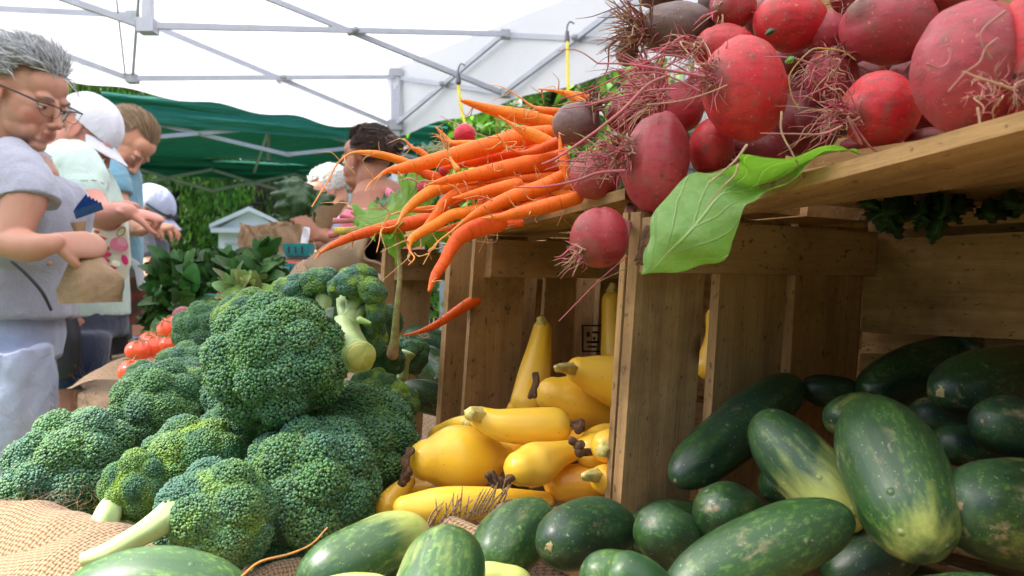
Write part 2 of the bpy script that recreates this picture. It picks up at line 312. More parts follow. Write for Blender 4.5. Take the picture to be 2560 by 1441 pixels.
# canopies
q = NT('white_canopy_cloth'); O = q.obj(); n1 = q.noise(O, 3, 3, .5); q.set(col=(.88, .88, .92), rough=.8, spec=.2, nrm=q.bump(n1, .3, .05)); q.translucent((.90, .90, .94), .5)
q = NT('green_canopy_cloth'); O = q.obj(); n1 = q.noise(q.map(O, (.6, .6, 5)), 2, 4, .6); q.set(col=(.012, .155, .105), rough=.6, spec=.35, nrm=q.bump(n1, .8, .12)); q.translucent((.01, .10, .07), .05)
plain('white_tube', (.36, .38, .45), .4, .08, 20, bump=.1); plain('dark_plastic', (.02, .02, .025), .5); plain('grey_plastic', (.25, .26, .29), .5)
plain('yellow_cord', (.75, .62, .03), .6, .2, 300); plain('wire', (.08, .08, .09), .35, metal=.8)
plain('soil', (.05, .032, .022), .95, .5, 80, bump=1, bscale=200, bd=.003)
# ================================================================ the setting
q = NT('grass_ground'); O = q.obj(); n1 = q.noise(O, 1.5, 5, .7); n2 = q.noise(O, 40, 4, .7)
q.set(col=q.mix(q.ramp(n2, (.3, 0.), (.7, 1.)), q.ramp(n1, (.3, (.03, .06, .015)), (.7, (.06, .11, .025))), (.09, .14, .03)), rough=.9, nrm=q.bump(n2, 1, .03))
m = M(); n = 41; xs = np.linspace(-90, 90, n); ys = np.linspace(-30, 150, n); X, Y = np.meshgrid(xs, ys); m.grid(np.stack([X, Y, .02*wob(np.stack([X, Y, X*0], -1).reshape(-1, 3), .5).reshape(n, n)], -1))
m.build('ground', MAT['grass_ground'], kind='structure')
m = M(); k = 16000; c = np.column_stack([rng.uniform(-7, 3, k), rng.uniform(1.6, 12, k), np.full(k, .05)]); d = rng.normal(size=(k, 3))*.35+[0, 0, 1]; nr = rng.normal(size=(k, 3)); nr[:, 2] = 0
m.leaves(c, d, nr, rng.uniform(.05, .12, k), .007, rng.uniform(.6, 1.2, (k, 1))*np.array([.07, .14, .025])); m.build('grass', MAT['foliage'], kind='stuff')
# ---- the produce stand: a long trestle table under burlap
ZT = HC-.225
def edge(y): return -.157-.43*y
tb = empty('market_table', (0, 1.4, 0), 'long trestle table under rough burlap that carries the vegetables', 'table')
plain('table_wood', (.3, .2, .11), .7, .3, 6)
m = M(); m.hexa([(edge(-.2)+.02, -.2, ZT-.04), (edge(-.2)+1.6, -.2, ZT-.04), (edge(3)+1.9, 3, ZT-.04), (edge(3)+.02, 3, ZT-.04)]+[(edge(-.2)+.02, -.2, ZT-.015), (edge(-.2)+1.6, -.2, ZT-.015), (edge(3)+1.9, 3, ZT-.015), (edge(3)+.02, 3, ZT-.015)])
m.build('tabletop', MAT['table_wood'], tb, smooth=False)
for (x, y) in [(-.2, .1), (.9, .1), (-1.2, 2.7), (.3, 2.7)]:
    m = M(); m.bar((x, y, 0), (x, y, ZT-.04), .05); m.build('leg', MAT['table_wood'], tb, smooth=False)
m = M(); ys = np.linspace(-.2, 3, 160); us = np.concatenate([np.linspace(-.5, -.02, 26), np.linspace(0, 1.7, 70)])
G = []; L = []
for y in ys:
    for u in us:
        e = edge(y)+.02*math.sin(y*9)+.012*math.sin(y*31)
        if u < 0: G.append((e-.03-.02*math.sin(y*22)*(-u)*3, y, ZT+u+.0)); L.append((u, y*1.1, 0))
        else: G.append((e+u-.03*math.exp(-u*20), y, ZT-.012*math.exp(-u*30)+.012*(math.sin(u*13+y*9)+math.sin(y*17-u*7))*min(1, u*6))); L.append((u, y*1.1, 0))
m.grid(np.array(G).reshape(len(ys), len(us), 3), None, np.array(L)); bc = m.build('burlap_cover', MAT['burlap_far'], label='rough tan burlap spread over the long produce table', cat='cloth')
# raised roll of burlap at the front corner of the table
def roll(ctrl, prof, nm_, n1=60, lab=None, par=bc, mt='burlap', cat=None, seed=1, thick=.0):
    """sheet swept along ctrl (points), prof = cross profile (offset side, up) in metres"""
    P = cr(ctrl, n1//(len(ctrl)-1)); T = np.gradient(P, axis=0); T /= np.linalg.norm(T, axis=1)[:, None]; S = np.cross(T, [0, 0, 1.]); S /= np.linalg.norm(S, axis=1)[:, None]
    Q = cr(prof, 10); Lq = np.concatenate([[0], np.cumsum(np.linalg.norm(np.diff(Q, axis=0), axis=1))]); Lp = np.concatenate([[0], np.cumsum(np.linalg.norm(np.diff(P, axis=0), axis=1))])
    G = P[:, None]+S[:, None]*Q[None, :, :1]+np.array([0, 0, 1.])*Q[None, :, 1:2]
    G = G+.004*wob(G.reshape(-1, 3), 28, seed).reshape(G.shape[:2])[..., None]*np.array([.5, .3, 1])
    L = np.stack([np.broadcast_to(Lp[:, None], G.shape[:2]), np.broadcast_to(Lq[None], G.shape[:2]), G[..., 0]*0], -1)
    m = M(); m.grid(G, None, L); return m.build(nm_, MAT[mt], par, label=lab, cat=cat)
c0 = [V(-90, 1300, .60), V(60, 1300, .565), V(200, 1340, .535), V(330, 1385, .52), V(420, 1440, .50)]
roll([p-[0, 0, .008] for p in c0], [(-.02, -.062), (.012, -.052), (.036, -.036), (.043, -.012), (.026, .012), (0, .02), (-.03, .005), (-.05, -.03), (-.06, -.08)], 'burlap_fold')
roll([V(-120, 1450, .53), V(100, 1440, .495), V(300, 1490, .475)], [(.1, -.03), (.05, -.02), (.0, .012), (-.05, .014), (-.08, -.01)], 'burlap_fold', seed=4)
# frayed end of burlap in front of the squash
m = M(); P0, Px, Py = V(1085, 1325, .50), V(1240, 1275, .515)-V(1085, 1325, .50), V(1215, 1385, .47)-V(1085, 1325, .50)
s_, t_ = np.meshgrid(np.linspace(-.2, 1.05, 40), np.linspace(0, 1.3, 30), indexing='ij')
G = P0+s_[..., None]*Px+t_[..., None]*Py+.006*np.sin(s_*7)[..., None]*np.array([0, 0, 1]); L = np.stack([s_*.045, t_*.04, s_*0], -1); m.grid(G, None, L)
for k in range(26):
    a = P0+(-.2+1.25*k/25)*Px; dd = np.array([.004*rng.normal()+.006, .004, .012+.005*rng.random()]); m.tube([a, a+dd*.6+rng.normal(size=3)*.0008, a+dd*1.2+rng.normal(size=3)*.0015], [.0006, .0006, .0003], n=5, res=3)
for k in range(16):
    a = P0+Px*1.05+Py*(k/12); m.tube([a, a+[.006, .002, .004+.003*rng.random()], a+[.013+.004*rng.random(), .003, .008+.004*rng.normal()]], [.0006, .0006, .0003], n=5, res=3)
m.build('frayed_flap', MAT['burlap'], bc)
roll([V(560, 1480, .50), V(690, 1415, .52), V(760, 1392, .53)], [(.05, -.03), (.02, -.005), (0, .004), (-.03, -.012)], 'burlap_fold', seed=6)
# loose jute hairs along the cloth edge and the fold
m = M()
for k in range(230):
    if k < 90: a = V(rng.uniform(20, 320), 1245+rng.uniform(-8, 30), .56)+[0, 0, .0]; s = .007
    else: y = rng.uniform(.9, 2.2); a = np.array([edge(y)+.02*math.sin(y*9)+.012*math.sin(y*31)-.02, y, ZT+.006]); s = .022
    d = rng.normal(size=3)*s; m.tube([a, a+d*.5+rng.normal(size=3)*s*.3, a+d+[0, 0, s*.4]], [.00016 if k < 90 else .0006, .00012, .00006 if k < 90 else .0003], n=3, res=3)
m.build('loose_threads', MAT['burlap'], bc)
# ---- crates lying on their sides, open towards the shoppers
U = np.array([math.cos(R(35)), math.sin(R(35)), 0]); W_ = np.array([math.sin(R(35)), -math.cos(R(35)), 0])
def crate(A, zt, label, depth=.275, width=.25, slats=((0, .0785), (.0865, .169), (.176, .272)), zb=-.222, right=True):
    A = np.array([A[0], A[1], 0.]); o = empty('wooden_crate', A+[.0, 0, HC+zb], label, 'crate', 'wooden crates lying on their sides')
    def P(t, s, z): return A+U*t+W_*s+np.array([.064*(z-.05), 0, HC+z])
    th = .008
    def bx(m, t0, t1, s0, s1, z0, z1, grain='z'):
        j = rng.normal(size=8)*.0012
        c = {'z': [(t0, s0, z0), (t0, s0, z1), (t0, s1, z1), (t0, s1, z0), (t1, s0, z0), (t1, s0, z1), (t1, s1, z1), (t1, s1, z0)],
             't': [(t0, s0, z0), (t1, s0, z0), (t1, s1, z0), (t0, s1, z0), (t0, s0, z1), (t1, s0, z1), (t1, s1, z1), (t0, s1, z1)],
             's': [(t0, s0, z0), (t0, s1, z0), (t1, s1, z0), (t1, s0, z0), (t0, s0, z1), (t0, s1, z1), (t1, s1, z1), (t1, s0, z1)]}[grain]
        m.hexa([P(a+j[i]*.8, b, z) for i, (a, b, z) in enumerate(c)])
    m = M()
    for a, b in slats: bx(m, a, b, -th, 0, zb+.012, zt-.012)
    m.build('side_panel', MAT['crate_wood'], o, smooth=False)
    m = M()
    for a, b in ((0, .075), (.095, .165), (.19, .27)): bx(m, a, b, width, width+th, zb+.012, zt-.012)
    if right: m.build('side_panel', MAT['crate_wood'], o, smooth=False)
    m = M(); 
    for z0, z1 in ((-.20, -.125), (-.118, -.055), (-.037, .0405), (.0475, zt)):
        if z1 > z0+.005: bx(m, depth, depth+th, 0, width, z0, z1, 's')
    m.build('back_panel', MAT['crate_wood'], o, smooth=False)
    m = M()
    for a, b in ((.0, .085), (.1, .18), (.195, .275)): bx(m, a, b, 0, width, zb, zb+.01, 's')
    m.build('bottom_panel', MAT['crate_wood'], o, smooth=False)
    m = M(); bx(m, .012, depth-.004, .0005, .011, zt-.052, zt-.016, 't'); bx(m, .012, depth-.004, width-.011, width-.0005, zt-.052, zt-.016, 't'); m.build('rail', MAT['crate_wood'], o, smooth=False)
    return o, P, bx
A1 = (.075, .514); A2 = (-.034, .75); A3 = (-.158, 1.0)
c1, P1, bx1 = crate(A1, .062, 'wooden crate on its side holding the dark green cucumbers', width=.30, slats=((.010, .0755), (.0935, .169), (.180, .272)))
c2, P2, bx2 = crate(A2, .062, 'wooden crate on its side with the yellow squash spilling out', width=.232, right=False, slats=((0, .061), (.088, .127), (.160, .235)))
c3, P3, bx3 = crate(A3, .062, 'dim wooden crate behind the broccoli with cucumbers inside', width=.215, slats=((0, .068), (.115, .18), (.21, .27)))
# top boards: first crate, a slightly twisted plank
m = M(); a, b, c, d = V(1660, 560, .50), V(2800, 262, .285), V(2800, 425, .45), V(1830, 523, .60)
e = [a, b, c, d]; up = np.array([0, 0, .0075]); m.hexa(e+[p+up for p in e]); m.build('top_board', MAT['crate_wood'], c1, smooth=False)
m = M(); bx1(m, .05, .168, -.01, .5, .068, .076, 's'); bx1(m, .169, .30, -.01, .5, .068, .076, 's'); m.build('top_board', MAT['crate_wood'], c1, smooth=False)
m = M(); a, b, c, d = V(1222, 584, .75), V(1562, 499, .535), V(1700, 545, .67), V(1290, 596, .86)
e = [a, b, c, d]; m.hexa(e+[p+up for p in e]); m.build('top_board', MAT['crate_wood'], c2, smooth=False)
m = M(); bx2(m, .09, .17, 0, .23, .060, .068, 's'); bx2(m, .18, .275, 0, .23, .060, .068, 's'); m.build('top_board', MAT['crate_wood'], c2, smooth=False)
m = M(); bx3(m, -.005, .085, 0, .215, .061, .068, 's'); bx3(m, .09, .17, 0, .215, .061, .068, 's'); bx3(m, .18, .275, 0, .215, .061, .068, 's'); m.build('top_board', MAT['crate_wood'], c3, smooth=False)
# crates added behind, closed bottoms towards us to block leaking light
for (t0, s0, z0, z1, wd_, lab) in [(.31, -.02, -.222, .075, .52, 'crate added behind the cucumber crate to stop light leaking through its gaps'), (.26, -.14, .078, .42, .62, 'upper tier crate added behind the beets to close bright gaps')]:
    o = empty('wooden_crate', np.array([A1[0], A1[1], 0])+U*t0+W_*s0+np.array([0, 0, HC+z0]), lab, 'crate', 'wooden crates added behind the produce to block light')
    for nm_, ta, tb in (('bottom_panel', 0, .01), ('back_panel', .19, .20)):
        m = M(); nb = 4
        for k in range(nb): bx1(m, t0+ta, t0+tb, s0, s0+wd_, z0+(z1-z0)*k/nb, z0+(z1-z0)*(k+.985)/nb, 's')
        m.build(nm_, MAT['crate_wood'], o, smooth=False)
    for sa in (0, wd_-.008): m = M(); bx1(m, t0+.01, t0+.19, s0+sa, s0+sa+.008, z0, z1); m.build('side_panel', MAT['crate_wood'], o, smooth=False)
for Aq, bxq, lab in ((A2, bx2, 'crate added behind the squash crate to close its bright gaps'), (A3, bx3, 'crate added behind the dim crate to close its bright gaps')):  # two more added crates, closing gaps that daylight showed through
    o = empty('wooden_crate', np.array([Aq[0], Aq[1], 0])+U*.30+np.array([0, 0, HC-.222]), lab, 'crate', 'wooden crates added behind the produce to block light')
    for nm_, ta, tb in (('bottom_panel', .30, .31), ('back_panel', .50, .51)):
        m = M()
        for k in range(3): bxq(m, ta, tb, -.06, .30, -.222+.094*k, -.222+.094*(k+.98), 's')
        m.build(nm_, MAT['crate_wood'], o, smooth=False)
    for sa in (-.06, .292): m = M(); bxq(m, .311, .499, sa, sa+.008, -.222, .06); m.build('side_panel', MAT['crate_wood'], o, smooth=False)
# extra laths of the crate sides seen edge on
m = M(); A1v = np.array([A1[0], A1[1], 0])
def P12(t, s, z): return A1v+U*t+W_*s+np.array([.064*(z-.05), 0, HC+z])
for t0, t1 in ((.009, .064), (.104, .160), (.182, .26)):
    p = [(t0, -.0145, -.21), (t0, -.0145, .05), (t0, -.0095, .05), (t0, -.0095, -.21), (t1, -.0145, -.21), (t1, -.0145, .05), (t1, -.0095, .05), (t1, -.0095, -.21)]
    m.hexa([P12(*k) for k in p])
m.build('side_panel', MAT['crate_wood'], c2, smooth=False)
m = M(); A23 = np.array([-.0602, .80, 0])
for t0, t1 in ((0, .082), (.13, .18), (.22, .26)):
    p = [(t0, -.009, -.2), (t0, -.009, .056), (t0, 0, .056), (t0, 0, -.2), (t1, -.009, -.2), (t1, -.009, .056), (t1, 0, .056), (t1, 0, -.2)]
    m.hexa([A23+U*k[0]+W_*k[1]+np.array([.064*(k[2]-.05), 0, HC+k[2]]) for k in p])
m.build('side_panel', MAT['crate_wood'], c3, smooth=False)
# crate stamp (ink mark burnt on a slat inside the squash crate)
m = M(); plain('ink', (.02, .015, .012), .9)
for (x0, y0, x1, y1) in [(1448, 812, 1504, 816), (1448, 812, 1452, 880), (1500, 812, 1504, 880), (1448, 876, 1504, 880), (1460, 830, 1468, 842), (1474, 828, 1490, 834), (1460, 852, 1490, 858), (1476, 842, 1482, 850), (1462, 864, 1484, 869)]:
    def onw(px, py):                        # on the inner face of the slat wall
        k = (px-1280)/FPX; t = (k*A2[1]-A2[0])/(U[0]-k*U[1]); y = A2[1]+U[1]*t; return np.array([k*y, y, HC-(py-720.5)/FPX*y])+W_*.004
    m.hexa([onw(x0, y1), onw(x1, y1), onw(x1, y1)+W_*.0005, onw(x0, y1)+W_*.0005, onw(x0, y0), onw(x1, y0), onw(x1, y0)+W_*.0005, onw(x0, y0)+W_*.0005])
m.build('stamp_mark', MAT['ink'], c2, smooth=False)
# ---- white pop-up canopy over the stand
F_ = np.array([-.655, 4.5]); J_ = np.array([-1.66, 3.484]); K_ = np.array([-.03, 3.74]); H_ = np.array([-1.274, 2.787])
L_ = F_+2*(J_-F_); Bv = K_-F_; R_ = F_+5.0*Bv; N_ = R_+(L_-F_); H2 = H_+2.4*Bv
wc = empty('white_canopy', (*F_, 0), 'large white pop-up canopy stretched over the vegetable stand', 'canopy')
zt_, zb_ = HC+1.19, HC+.915; ze = HC+1.26
def p3(p, z): return np.array([p[0], p[1], z])
def truss(a, b, z1, z0, n, th=.015, par=None, mt='white_tube'):
    a = np.array(a, float); b = np.array(b, float); off = .012*np.array([-(b-a)[1], (b-a)[0]])/np.linalg.norm(b-a)
    m = M(); jl = []
    for i in range(n):
        p = a+(b-a)*i/n; r = a+(b-a)*(i+1)/n
        m.bar(p3(p+off, z1), p3(r+off, z0), th, th*1.5); m.bar(p3(p-off, z0), p3(r-off, z1), th, th*1.5)
        mid = p3((p+r)/2, (z0+z1)/2); jl.append(M().tube([mid-np.append(off, 0)*2.4, mid+np.append(off, 0)*2.4], .014, n=10, res=1))
        for pp in ((p, r) if i == n-1 else (p,)): 
            for z in (z0, z1): jl.append(M().box(p3(pp, z), np.array((.020, .020, .017))*(1+.12*rng.random())))
    o = m.build('truss', MAT[mt], par, smooth=False); [j.build('joint', MAT['grey_plastic'], o, smooth=False) for j in jl]; return o
truss(F_, J_, zt_, zb_, 1, par=wc); truss(J_, L_, zt_, zb_, 1, par=wc); truss(F_, R_, zt_, zb_, 5, par=wc); truss(K_, H_, zt_, zb_, 1, par=wc); truss(H_, H_+(H_-K_), zt_, zb_, 1, par=wc)
truss(L_, N_, zt_, zb_, 5, par=wc); truss(R_, N_, zt_, zb_, 2, par=wc)
m = M(); m.bar(p3(J_, zb_), p3(H_, HC+1.45), .012); m.bar(p3(J_+[-.03, 0], zb_), p3(H_+[-.12, -.1], HC+1.5), .007); m.bar(p3(H_, zb_-.01), p3(H_, HC+2.2), .032); m.box(p3(H_, zb_), (.029, .028, .024)); m.build('centre_pole', MAT['white_tube'], wc, smooth=False)
for p in (F_, R_, L_, N_):
    m = M(); m.bar(p3(p, 0), p3(p, HC+1.22), .045); m.bar(p3(p, 0), p3(p, .05), .12)
    o = m.build('leg', MAT['white_tube'], wc, smooth=False); M().box(p3(p, zb_), (.04, .04, .028)).build('slider', MAT['grey_plastic'], o, smooth=False); M().box(p3(p, zt_+.02), (.036, .036, .022)).build('bracket', MAT['grey_plastic'], o, smooth=False)
m = M(); o4 = [F_, R_, N_, L_]; cen = sum(o4)/4; e4 = [p+(p-cen)/np.linalg.norm(p-cen)*.05 for p in o4]; rid = [H_, H2]
n = 26
def patch(a, b, c, d):    # a,b lower edge; c,d upper edge
    G = np.array([[(np.array(a)*(1-u)+np.array(b)*u)*(1-v)+(np.array(d)*(1-u)+np.array(c)*u)*v-np.array([0, 0, .16*math.sin(math.pi*v)*.6+.05*math.sin(math.pi*u)*(1-v)*0]) for v in np.linspace(0, 1, n)] for u in np.linspace(0, 1, n)]); m.grid(G)
zp = HC+2.15
patch(p3(e4[0], ze), p3(e4[1], ze), p3(H2, zp), p3(H_, zp)); patch(p3(e4[1], ze), p3(e4[2], ze), p3(H2, zp), p3(H2, zp))
patch(p3(e4[2], ze), p3(e4[3], ze), p3(H_, zp), p3(H2, zp)); patch(p3(e4[3], ze), p3(e4[0], ze), p3(H_, zp), p3(H_, zp))
m.build('roof_cloth', MAT['white_canopy_cloth'], wc)
for i in range(4):
    a, b = e4[i], e4[(i+1) % 4]; m = M(); nn = 60; out = unit((a+b)/2-cen)
    G = np.array([[p3(a*(1-u)+b*u+out*(.012*math.sin(u*40)*v+.01*math.sin(u*13+1)*v), ze-(.385+.012*math.cos(u*math.pi*14))*v) for v in np.linspace(0, 1, 8)] for u in np.linspace(0, 1, nn)]); m.grid(G); m.build('valance', MAT['white_canopy_cloth'], wc)
m = M(); m.tube([p3(F_, HC+.93), p3(F_+[.0, -.005], HC+1.1), p3(F_, HC+1.2), p3(F_, HC+1.29)], [.04, .035, .05, .012], n=10, ell=.5, noise=.15, nscale=20); m.build('corner_cloth', MAT['white_canopy_cloth'], wc)
# bungee cords hanging from the frame
for (pts, lab) in [([(1418, 95, 2.9), (1419, 150, 2.88), (1420, 235, 2.86)], 'yellow elastic cord with black hook hanging nearest the beets'), ([(1146, 200, 2.9), (1147, 225, 2.9), (1155, 280, 2.88), (1168, 330, 2.86)], 'yellow elastic cord hanging behind the small red radish')]:
    P = [V(*p) for p in pts]; m = M(); m.tube(P, .0055, n=8); o = m.build('elastic_cord', MAT['yellow_cord'], label=lab, cat='cord', group='elastic cords hanging from the canopy frame')
    t = P[0]; m = M(); m.tube([t-[0, 0, .01], t+[0, 0, .02]], [.010, .007], n=8); m.tube([t+[0, 0, .015], t+[.0, 0, .04], t+[.010, 0, .058], t+[.024, 0, .052]], .0028, n=6); m.build('hook', MAT['wire'], o)
# ---- green canopy of the next stall
GL = np.array([-2.99, 5.8]); GR = np.array([-.56, 6.9]); gd = np.array([-1.13, 2.62]); GB, GC = GR+gd, GL+gd; gz = HC+1.22; gt = gz+.21
gc = empty('green_canopy', (*GL, 0), 'dark green pop-up canopy over the neighbouring stall', 'canopy')
cg = (GL+GR+GB+GC)/4; pk = p3(cg, gt+.62); n = 24; m = M()
for a, b in ((GL, GR), (GR, GB), (GB, GC), (GC, GL)):
    G = np.array([[(p3(a, gt)*(1-u)+p3(b, gt)*u)*(1-v)+pk*v-np.array([0, 0, .12*math.sin(math.pi*v)+.02*math.sin(u*9)*(1-v)]) for v in np.linspace(0, 1, n)] for u in np.linspace(0, 1, n)]); m.grid(G)
m.build('roof_cloth', MAT['green_canopy_cloth'], gc)
for a, b in ((GL, GR), (GR, GB), (GB, GC), (GC, GL)):
    out = unit((a+b)/2-cg); m = M(); nn = 90
    G = np.array([[p3(a*(1-u)+b*u+out*(.012*math.sin(v*9+u*5)+.008*math.sin(v*17-u*9)+.01*math.sin(u*3)*v), gt-.005*math.sin(u*math.pi)-(gt-gz)*v) for v in np.linspace(0, 1, 20)] for u in np.linspace(0, 1, nn)]); m.grid(G); m.build('valance', MAT['green_canopy_cloth'], gc)
for a, b, k in ((GL, GR, 2), (GR, GB, 2), (GB, GC, 3), (GC, GL, 2)):
    i_ = .04*unit(cg-(a+b)/2); truss(a+i_, b+i_, gz+.08, gz-.15, k, .02, gc)
for p in (GL, GR, GB, GC):
    q_ = p+.05*unit(cg-p); m = M(); m.bar(p3(q_, 0), p3(q_, gz+.1), .045); m.build('leg', MAT['white_tube'], gc, smooth=False)
m = M(); m.bar(p3((GL+GR)/2, gz+.08), p3(cg, gt+.1), .022); m.bar(p3((GB+GC)/2, gz+.08), p3(cg, gt+.1), .022); m.bar(p3(cg, gt-.2), p3(cg, gt+.6), .03); m.build('centre_pole', MAT['white_tube'], gc, smooth=False)
# ================================================================ vegetables
CR = (1, 1, 1)
def C4(p): return (700+p[0]/2.059, 150+p[1]/2.059)
def C5(p): return (1400+p[0]/2.0586, p[1]/2.0586)
def C6(p): return (900+p[0]/1.945, 700+p[1]/1.945)
def C7(p): return (1550+p[0]/1.7139, 600+p[1]/1.7139)
def C0(p): return (p[0], p[1])
# ---------------- broccoli
def crown_mesh(nl, seed, bead=.0026, yellow=.25, flat=1.0, loose=0.0, fine=True):
    """unit-radius crown (radius 1 = R) of floret clumps; returns two M (beads, skin) in local metres for R=.055"""
    r_ = np.random.default_rng(seed); Rr = .055
    k = np.arange(nl)+.5; ph = np.arccos(1-1.75*k/nl); th = np.pi*(1+5**.5)*k+seed
    Cn = np.stack([np.cos(th)*np.sin(ph), np.sin(th)*np.sin(ph), np.cos(ph)], -1)+r_.normal(size=(nl, 3))*.10
    Cn /= np.linalg.norm(Cn, axis=1)[:, None]; rl = r_.uniform(.34, .50, nl)*(16/nl)**.4; dl = 1-rl*r_.uniform(.85, 1.05, nl); Cn = Cn*dl[:, None]
    yl = r_.random(nl)*yellow*1.6
    def rad(D):
        b = D@Cn.T; disc = b*b-(Cn*Cn).sum(1)+rl**2; t = np.where(disc > 0, b+np.sqrt(np.maximum(disc, 0)), 0); t = np.maximum(t, .80-loose)
        w_ = t**26; s = (w_.sum(1)/w_.shape[1]*2.2)**(1/26)
        return np.minimum(t.max(1)*1.01, np.maximum(s, t.max(1)*.97)), t
    def surf(D):
        r, t = rad(D); P = D*r[:, None]
        sub = wob(P, 9, seed, 2)*.02; return D*(r+sub)[:, None], t
    N = int(4*np.pi*Rr**2*.93/(bead*.88)**2/.9); i = np.arange(N)+.5; ph = np.arccos(1-1.86*i/N); th = np.pi*(1+5**.5)*i
    D = np.stack([np.cos(th)*np.sin(ph), np.sin(th)*np.sin(ph), np.cos(ph)], -1); D += r_.normal(size=D.shape)*.010; D /= np.linalg.norm(D, axis=1)[:, None]
    P, t = surf(D); a = unit_rows(np.cross(D, [.3, .5, .8])); b = np.cross(D, a); e = .02
    Pa, _ = surf(unit_rows(D+a*e)); Pb, _ = surf(unit_rows(D+b*e)); Nn = unit_rows(np.cross(Pa-P, Pb-P)); Nn *= np.sign((Nn*D).sum(1))[:, None]
    st = np.sort(t, 1); crease = 1-np.clip((st[:, -1]-st[:, -2])/.05, 0, 1)
    y = np.clip(yl[t.argmax(1)]+.55*(wob(P, 3.1, seed+2, 2)-.25)*yellow*2+crease*yellow*.9+r_.normal(size=N)*.10, 0, 1)
    bl = np.clip(.5+wob(P, 2.3, seed+5, 2)*.6+r_.normal(size=N)*.25, 0, 1)
    g = np.array([.066, .165, .118])*bl[:, None]+np.array([.056, .170, .055])*(1-bl[:, None]); yy = np.array([.24, .38, .045])
    tint = g*(1-y[:, None])+yy*y[:, None]; tint *= r_.uniform(.7, 1.3, (N, 1)); P = P*Rr
    sz = bead*.62*r_.uniform(.75, 1.25, N); P = P+Nn*(r_.normal(size=N)*.0006)[:, None]
    lat = [(1, 0, 0)]+[(math.cos(.95), math.sin(.95)*math.cos(q_), math.sin(.95)*math.sin(q_)) for q_ in np.arange(5)*1.2566]+[(-.15, 1.0*math.cos(q_), 1.0*math.sin(q_)) for q_ in np.arange(5)*1.2566+.63]
    lat = np.array(lat); u = unit_rows(np.cross(Nn, [.2, .9, .3])); v = np.cross(Nn, u)
    VV = P[:, None]+sz[:, None, None]*(lat[None, :, :1]*Nn[:, None]+lat[None, :, 1:2]*u[:, None]+lat[None, :, 2:3]*v[:, None])
    f = [[0, 1+j, 1+(j+1) % 5] for j in range(5)]+[[1+j, 6+j, 1+(j+1) % 5] for j in range(5)]+[[6+j, 6+(j+1) % 5, 1+(j+1) % 5] for j in range(5)]
    F = (np.arange(N)[:, None, None]*11+np.array(f)[None]).reshape(-1, 3); B = M(); B.add(VV.reshape(-1, 3), F, None, np.repeat(tint, 11, 0))
    B.ball((0, 0, 0), Rr*.985, n=64, fn=lambda D_, X: surf(D_)[0]*.985, tint=(.05, .10, .025)); return B
def unit_rows(a): return a/(np.linalg.norm(a, axis=-1, keepdims=True)+1e-12)
CROWNS = {}
def crown(kind):
    if kind not in CROWNS:
        a = {'tight': (30, 3, .0022, .10), 'tight2': (24, 11, .0022, .16), 'knobbly': (15, 5, .0022, .26), 'knobbly2': (18, 21, .0022, .38), 'yellow': (20, 8, .0025, .62), 'dark': (26, 31, .0026, .05), 'floret': (9, 6, .0062, .62), 'floret2': (11, 16, .0060, .42)}[kind]
        B = crown_mesh(*a); o = B.build('crown', MAT['broccoli_buds'], org=(0, 0, 0)); CROWNS[kind] = o.data; bpy.data.objects.remove(o)
    return CROWNS[kind]
from mathutils import Matrix
def broccoli(cpx, cpy, d, rpx, kind, label, up=(0, -.3, 1), sx=1, sy=1, sz=1, spin=0, stalk=None, zn=0):
    c = V(cpx, cpy, d); s = rpx*d/FPX/.055; u = Vector(unit(up))
    o = empty('broccoli', c, label, 'broccoli', 'heads of broccoli heaped on the burlap')
    k = bpy.data.objects.new('crown', crown(kind)); C.objects.link(k); k.parent = o; q_ = u.to_track_quat('Z', 'Y').to_matrix().to_4x4()@Matrix.Rotation(spin, 4, 'Z')
    k.rotation_euler = q_.to_euler(); k.scale = (s*sx, s*sy, s*sz)
    m = M(); a = c-np.array(u)*s*.03
    if stalk is None: m.tube([a, a-np.array(u)*s*.035, a-np.array(u)*s*.075], [s*.022, s*.017, s*.019], n=14, ell=1.1, noise=.08, nscale=60)
    else:
        pts = [V(*p[:3]) for p in stalk]; rr = [p[3]*p[2]/FPX for p in stalk]; m.tube(pts, rr, n=18, cap='flat', noise=.10, nscale=70, ribs=5, rib_a=.05)
    m.build('stalk', MAT['broccoli_stalk'], o); return o
def cutface(o, p, d, rpx, nd, stalkname='cut_end'):
    c = V(p[0], p[1], d); n_ = unit(nd); t = n_; r = rpx*d/FPX; m = M(); m.tube([c-t*.003, c+t*.0012], [r, r*.97], n=24, res=1, cap='flat', tint=(1.15, .95, .75)); m.build(stalkname, MAT['broccoli_stalk'], [k for k in o.children if k.name.startswith('stalk')][0])
